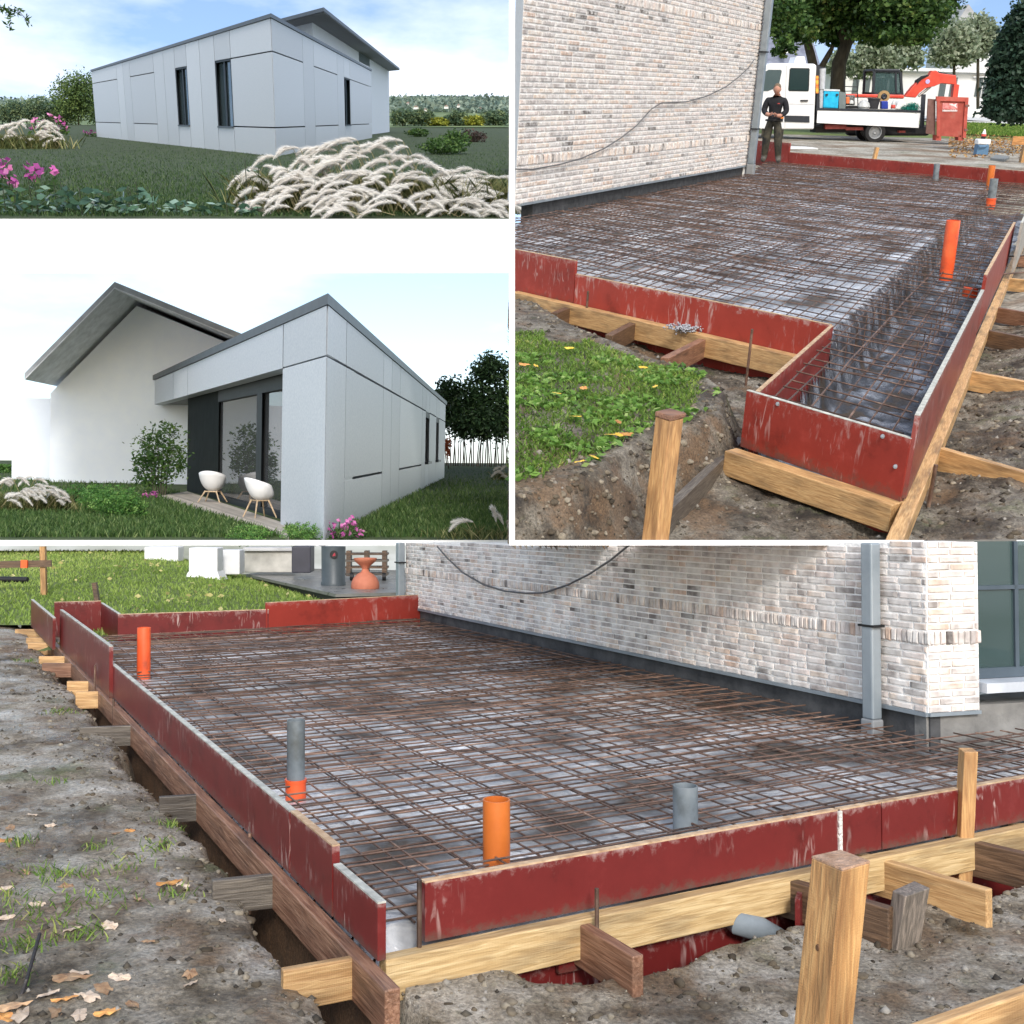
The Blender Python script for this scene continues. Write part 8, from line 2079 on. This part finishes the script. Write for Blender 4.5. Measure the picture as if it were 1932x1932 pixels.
# chairs
SHELL = mat('white_shell', [(0.3, (0.8, 0.8, 0.8)), (0.7, (0.84, 0.84, 0.84))], 3, 0.4); OAK = wood('oak_leg', (0.5, 0.36, 0.22), (0.62, 0.47, 0.3), None, 'z')
def shell_chair(place, x, rows, wpx, label, rz):
    """armchair: one bucket shell on four splayed wooden legs"""
    b = g(x, rows[2]); k = wpx / place.ppm(b) / 0.62           # 0.62 m wide
    hgt = place.z(b, rows[0]); zs = place.z(b, rows[1])
    c = thing('shell_chair', place, (b.x, b.y, 0.03), label, 'chair', 'white shell chairs on the porch', rz=rz, local=True)
    hgt -= 0.03; zs -= 0.03
    mb = MB(); nu, nv = 28, 8; vs = []
    for j in range(nv + 1):
        v = j / nv
        for i in range(nu):
            th = 2 * math.pi * i / nu
            back = (1 + math.sin(th)) / 2                    # 1 at the back (+y), 0 in front
            rim = zs + (hgt - zs) * (0.12 + 0.5 * min(1, back / 0.3) + 0.38 * back ** 1.2)
            e = math.sin(v * math.pi / 2) ** 0.7
            rx, ry = 0.24 + 0.07 * v, 0.22 + 0.07 * v
            vs.append((rx * k * e * math.cos(th), ry * k * e * math.sin(th) + 0.05 * k * v * back, zs + (rim - zs) * v ** 1.7))
    fs = [(j * nu + i, j * nu + (i + 1) % nu, (j + 1) * nu + (i + 1) % nu, (j + 1) * nu + i) for j in range(nv) for i in range(nu)]
    mb.add(vs, fs)
    o = obj('shell', mb, SHELL, parent=c, smooth=True); s_ = o.modifiers.new('thick', 'SOLIDIFY'); s_.thickness = 0.02 * k
    for sx in (-1, 1):
        for sy in (-1, 1):
            obj('leg', MB().tube([(sx * 0.26 * k, sy * 0.25 * k, 0), (sx * 0.13 * k, sy * 0.13 * k, zs + 0.01)], [0.014 * k, 0.02 * k], 8), OAK, parent=c, smooth=True)
    obj('seat_frame', MB().tube([(-0.13 * k, -0.13 * k, zs), (0.13 * k, -0.13 * k, zs), (0.13 * k, 0.13 * k, zs), (-0.13 * k, 0.13 * k, zs), (-0.13 * k, -0.13 * k, zs)], 0.014 * k, 6), OAK, parent=c)
    return c
shell_chair(GARDEN, 401, (888, 927, 950), 51, 'white shell chair seen from behind, nearer the bush', R(172))
shell_chair(GARDEN, 490, (901, 944, 979), 56, 'white shell chair turned to the right, nearer the pillar', R(128))
ib = FB_.a + FB_.d * FB_.s_at(462, 900) + FB_.inw * 0.9
c3 = shell_chair(GARDEN, 470, (875, 905, 935), 34, 'white shell chair standing indoors behind the glass', R(60))
c3.matrix_world = GARDEN.M4 @ Matrix.Translation(Vector((ib.x, ib.y, 0.06))) @ Matrix.Rotation(R(60), 4, 'Z')
tbp = FB_.a + FB_.d * FB_.s_at(480, 900) + FB_.inw * 1.8
tt = thing('dining_table', GARDEN, (*tbp, 0.06), 'dark table indoors behind the sliding glass', 'table', local=True, rz=math.atan2(FB_.d.y, FB_.d.x))
obj('table_top', MB().box((0, 0, 0.85), (1.8, 0.7, 0.06)), mat('dark_green_top', (0.03, 0.06, 0.055), 4, 0.4), parent=tt)
for sx in (-1, 1):
    for sy in (-0.3, 0.3): obj('leg', MB().box((sx * 0.8, sy, 0.41), (0.06, 0.06, 0.82)), WFRAME, parent=tt)
# plants
b = g(300, 936); k = 1 / GARDEN.ppm(b)
lobes = []
for x, y, rx, ry in ((300, 835, 36, 34), (275, 860, 24, 36), (328, 858, 26, 38), (300, 880, 42, 34), (262, 880, 14, 22), (318, 812, 18, 16), (290, 905, 34, 18), (345, 880, 9, 26)):
    p = fpg(x, y, b.y); lobes.append((tuple(p), (rx * k, rx * k * 0.7, ry * k)))
segs = [([b + Vector((dx * k, 0, -0.05)), fpg(300 + dx * 1.5, 890, b.y), fpg(300 + dx * 2.6, 840, b.y)], [1.3 * k, 1.0 * k, 0.5 * k]) for dx in (-9, -5, -1, 3, 7, 11)]
tree(GARDEN, b, segs, lobes, 2300, 9 * k, 401, 'tall leafy shrub against the white wall left of the porch', LEAF, (0.0, 0.75), 'leafy_shrub', cat='shrub', k=6, sub=0.55, aspect=2.4, shell=0.5)
CLIP = rnd_mat('clipped_leaves', [(0.0, (0.03, 0.1, 0.02)), (0.6, (0.1, 0.24, 0.05)), (1.0, (0.24, 0.38, 0.1))], 0.5, 0.3)
bush(GARDEN, g(225, 978), [(222, 948, 48, 32, 0), (190, 940, 42, 26, 0.6), (250, 958, 30, 22, -0.2)], 7200, 4.0, 'low spreading clipped bush in front of the white house', 411, CLIP, (0.1, 0.9), sub=0.14)
bush(GARDEN, g(160, 950), [(160, 932, 42, 22, 0), (130, 938, 28, 16, 0.3)], 1800, 4.0, 'low bush behind the pale grass at the left', 412, CLIP, (0.0, 0.6), sub=0.16)
bush(GARDEN, g(470, 1016), [(470, 1010, 44, 20, 0)], 2600, 3.6, 'round clipped bush at the bottom edge, before the deck', 413, CLIP, (0.3, 1), sub=0.12)
bush(GARDEN, g(572, 1016), [(572, 1009, 44, 24, 0)], 2600, 3.6, 'round clipped bush at the foot of the pillar', 414, CLIP, (0.3, 1), sub=0.12)
flowers(GARDEN, g(280, 943), [(268, 934), (274, 930), (281, 932), (287, 928), (292, 934), (278, 938), (266, 939), (296, 931)], 6.5, 'small pink flowers at the foot of the leafy shrub', 421, 6, leafn=60, leafs=7)
flowers(GARDEN, g(650, 1016), [(617, 985), (622, 1000), (630, 992), (640, 984), (648, 996), (655, 988), (664, 980), (672, 1000), (680, 1008), (660, 1006), (645, 1008), (632, 1008), (668, 990), (684, 998)], 9, 'pink flowers at the right foot of the pillar', 422, 7, leafn=140, leafs=8)
q = np.random.default_rng(9)
plume_grass(GARDEN, g(45, 965), auto_heads(q, 34, [(0, 905), (40, 893), (90, 905), (125, 935)], 3, 118, 950, 0.35, 26), 'pale fountain grass at the left edge before the white house', 431, hair=6.5, nh=260, spread=80, bl=32, group='fountain grasses in the garden')
plume_grass(GARDEN, g(905, 1016), [((895, 1012), (880, 985), (848, 1002), 0.0), ((905, 1012), (893, 985), (852, 985), 0.1), ((950, 1012), (936, 985), (928, 960), 0.0), ((958, 1015), (950, 990), (934, 972), 0.1)], 'few pale plumes of fountain grass at the bottom right of the garden', 432, hair=8, nh=420, blades_n=220, bl=22, spread=90, group='fountain grasses in the garden')
plume_grass(GARDEN, g(955, 905), auto_heads(q, 8, [(940, 885), (960, 870)], 940, 957, 900, 0.8, 16), 'small pale plumes at the far right edge of the lawn', 433, hair=5, nh=160, blades_n=160, bl=14, spread=22, group='fountain grasses in the garden')
# hedge of stems at the right
b = g(890, 880); k = 1 / GARDEN.ppm(b); d = b.y
segs = []
for i in range(30):
    x = 838 + i * 4.3 + q.uniform(-1, 1); l_ = q.uniform(-9, 9)
    segs.append(([fpg(x, 882, d + q.uniform(-1, 1)), fpg(x + l_ * 0.4, 850, d), fpg(x + l_, 815, d), fpg(x + l_ * 1.4, 770, d)], [1.3 * k, 1.0 * k, 0.9 * k, 0.4 * k]))
lobes = [(tuple(fpg(x, y, d + dd)), (rx * k, rx * k * 0.6, ry * k)) for x, y, rx, ry, dd in ((880, 770, 50, 50, 0), (930, 740, 46, 62, 0.5), (900, 800, 62, 30, -0.5), (850, 770, 26, 40, 0), (945, 790, 34, 44, 0), (925, 695, 34, 24, 0), (840, 740, 24, 26, 1))]
tree(GARDEN, b, segs, lobes, 14000, 9 * k, 441, 'dark tall hedge on thin bare stems behind the extension', rnd_mat('hedge_leaves', [(0.0, (0.015, 0.035, 0.016)), (0.6, (0.04, 0.085, 0.032)), (1.0, (0.1, 0.16, 0.06))], 0.5, 0.25), (0.0, 0.8), 'stemmed_hedge', cat='hedge', k=7, sub=0.35, aspect=2.4)
b = g(846, 884); k = 1 / GARDEN.ppm(b)
bush(GARDEN, b + Vector((0, -1, 0)), [(843, 842, 9, 18, 0)], 320, 5, 'orange red shrub at the far corner of the extension', 451, rnd_mat('orange_leaves', [(0, (0.35, 0.08, 0.03)), (1, (0.6, 0.2, 0.08))], 0.5, 0.3))
b = g(8, 892); tz = GARDEN.z(b, 876); w_ = 26 / GARDEN.ppm(b)
cl = rng.uniform(-1, 1, (900, 3)) * np.array([w_ * 0.6, 0.3, tz / 2]) + np.array([b.x - w_ * 0.1, b.y, tz / 2])
v_, f_ = leaves(cl, 0.09, 461, 1.6)
t = thing('clipped_hedge', GARDEN, b, 'small block of clipped green hedge at the left edge', 'hedge')
me = raw_mesh('foliage', v_, f_, np.repeat(rng.uniform(0.2, 0.9, 900), 4)); me.materials.append(CLIP); o = part('foliage', me, None, t); o['kind'] = 'stuff'
# ================================================================== shelving: thin white boards between the four plots
shelf_px('shelf_board', 966, 2000, 1019, 1029, 4.72, 6.0)
shelf_px('shelf_board', -60, 972, 1019, 1029, 14.6, 17.0)
shelf_px('shelf_board', -60, 966, 413, 515, 27.0, 29.0)
k = lambda x, y, d: CAM + ray(x, y) * d
mb = MB()
d0, d1 = 4.6, 7.0
f = [k(960.5, 1029, d0), k(971.5, 1029, d0), k(971.5, -60, d0), k(960.5, -60, d0)]
dv = ray(966, 900).normalized() * (d1 - d0)
tv = Vector((0, 0, 1.2))
b = [p + dv for p in f]; b[2] += tv; b[3] += tv
mb.hexa([f[0], f[1], b[1], b[0]], [f[3], f[2], b[2], b[3]])
o = link(bpy.data.objects.new('partition_wall', mb.mesh('partition_wall'))); o.data.materials.append(WHITE_WALL); o['kind'] = 'structure'
for e in _roots:
    if '_base' in e: del e['_base']
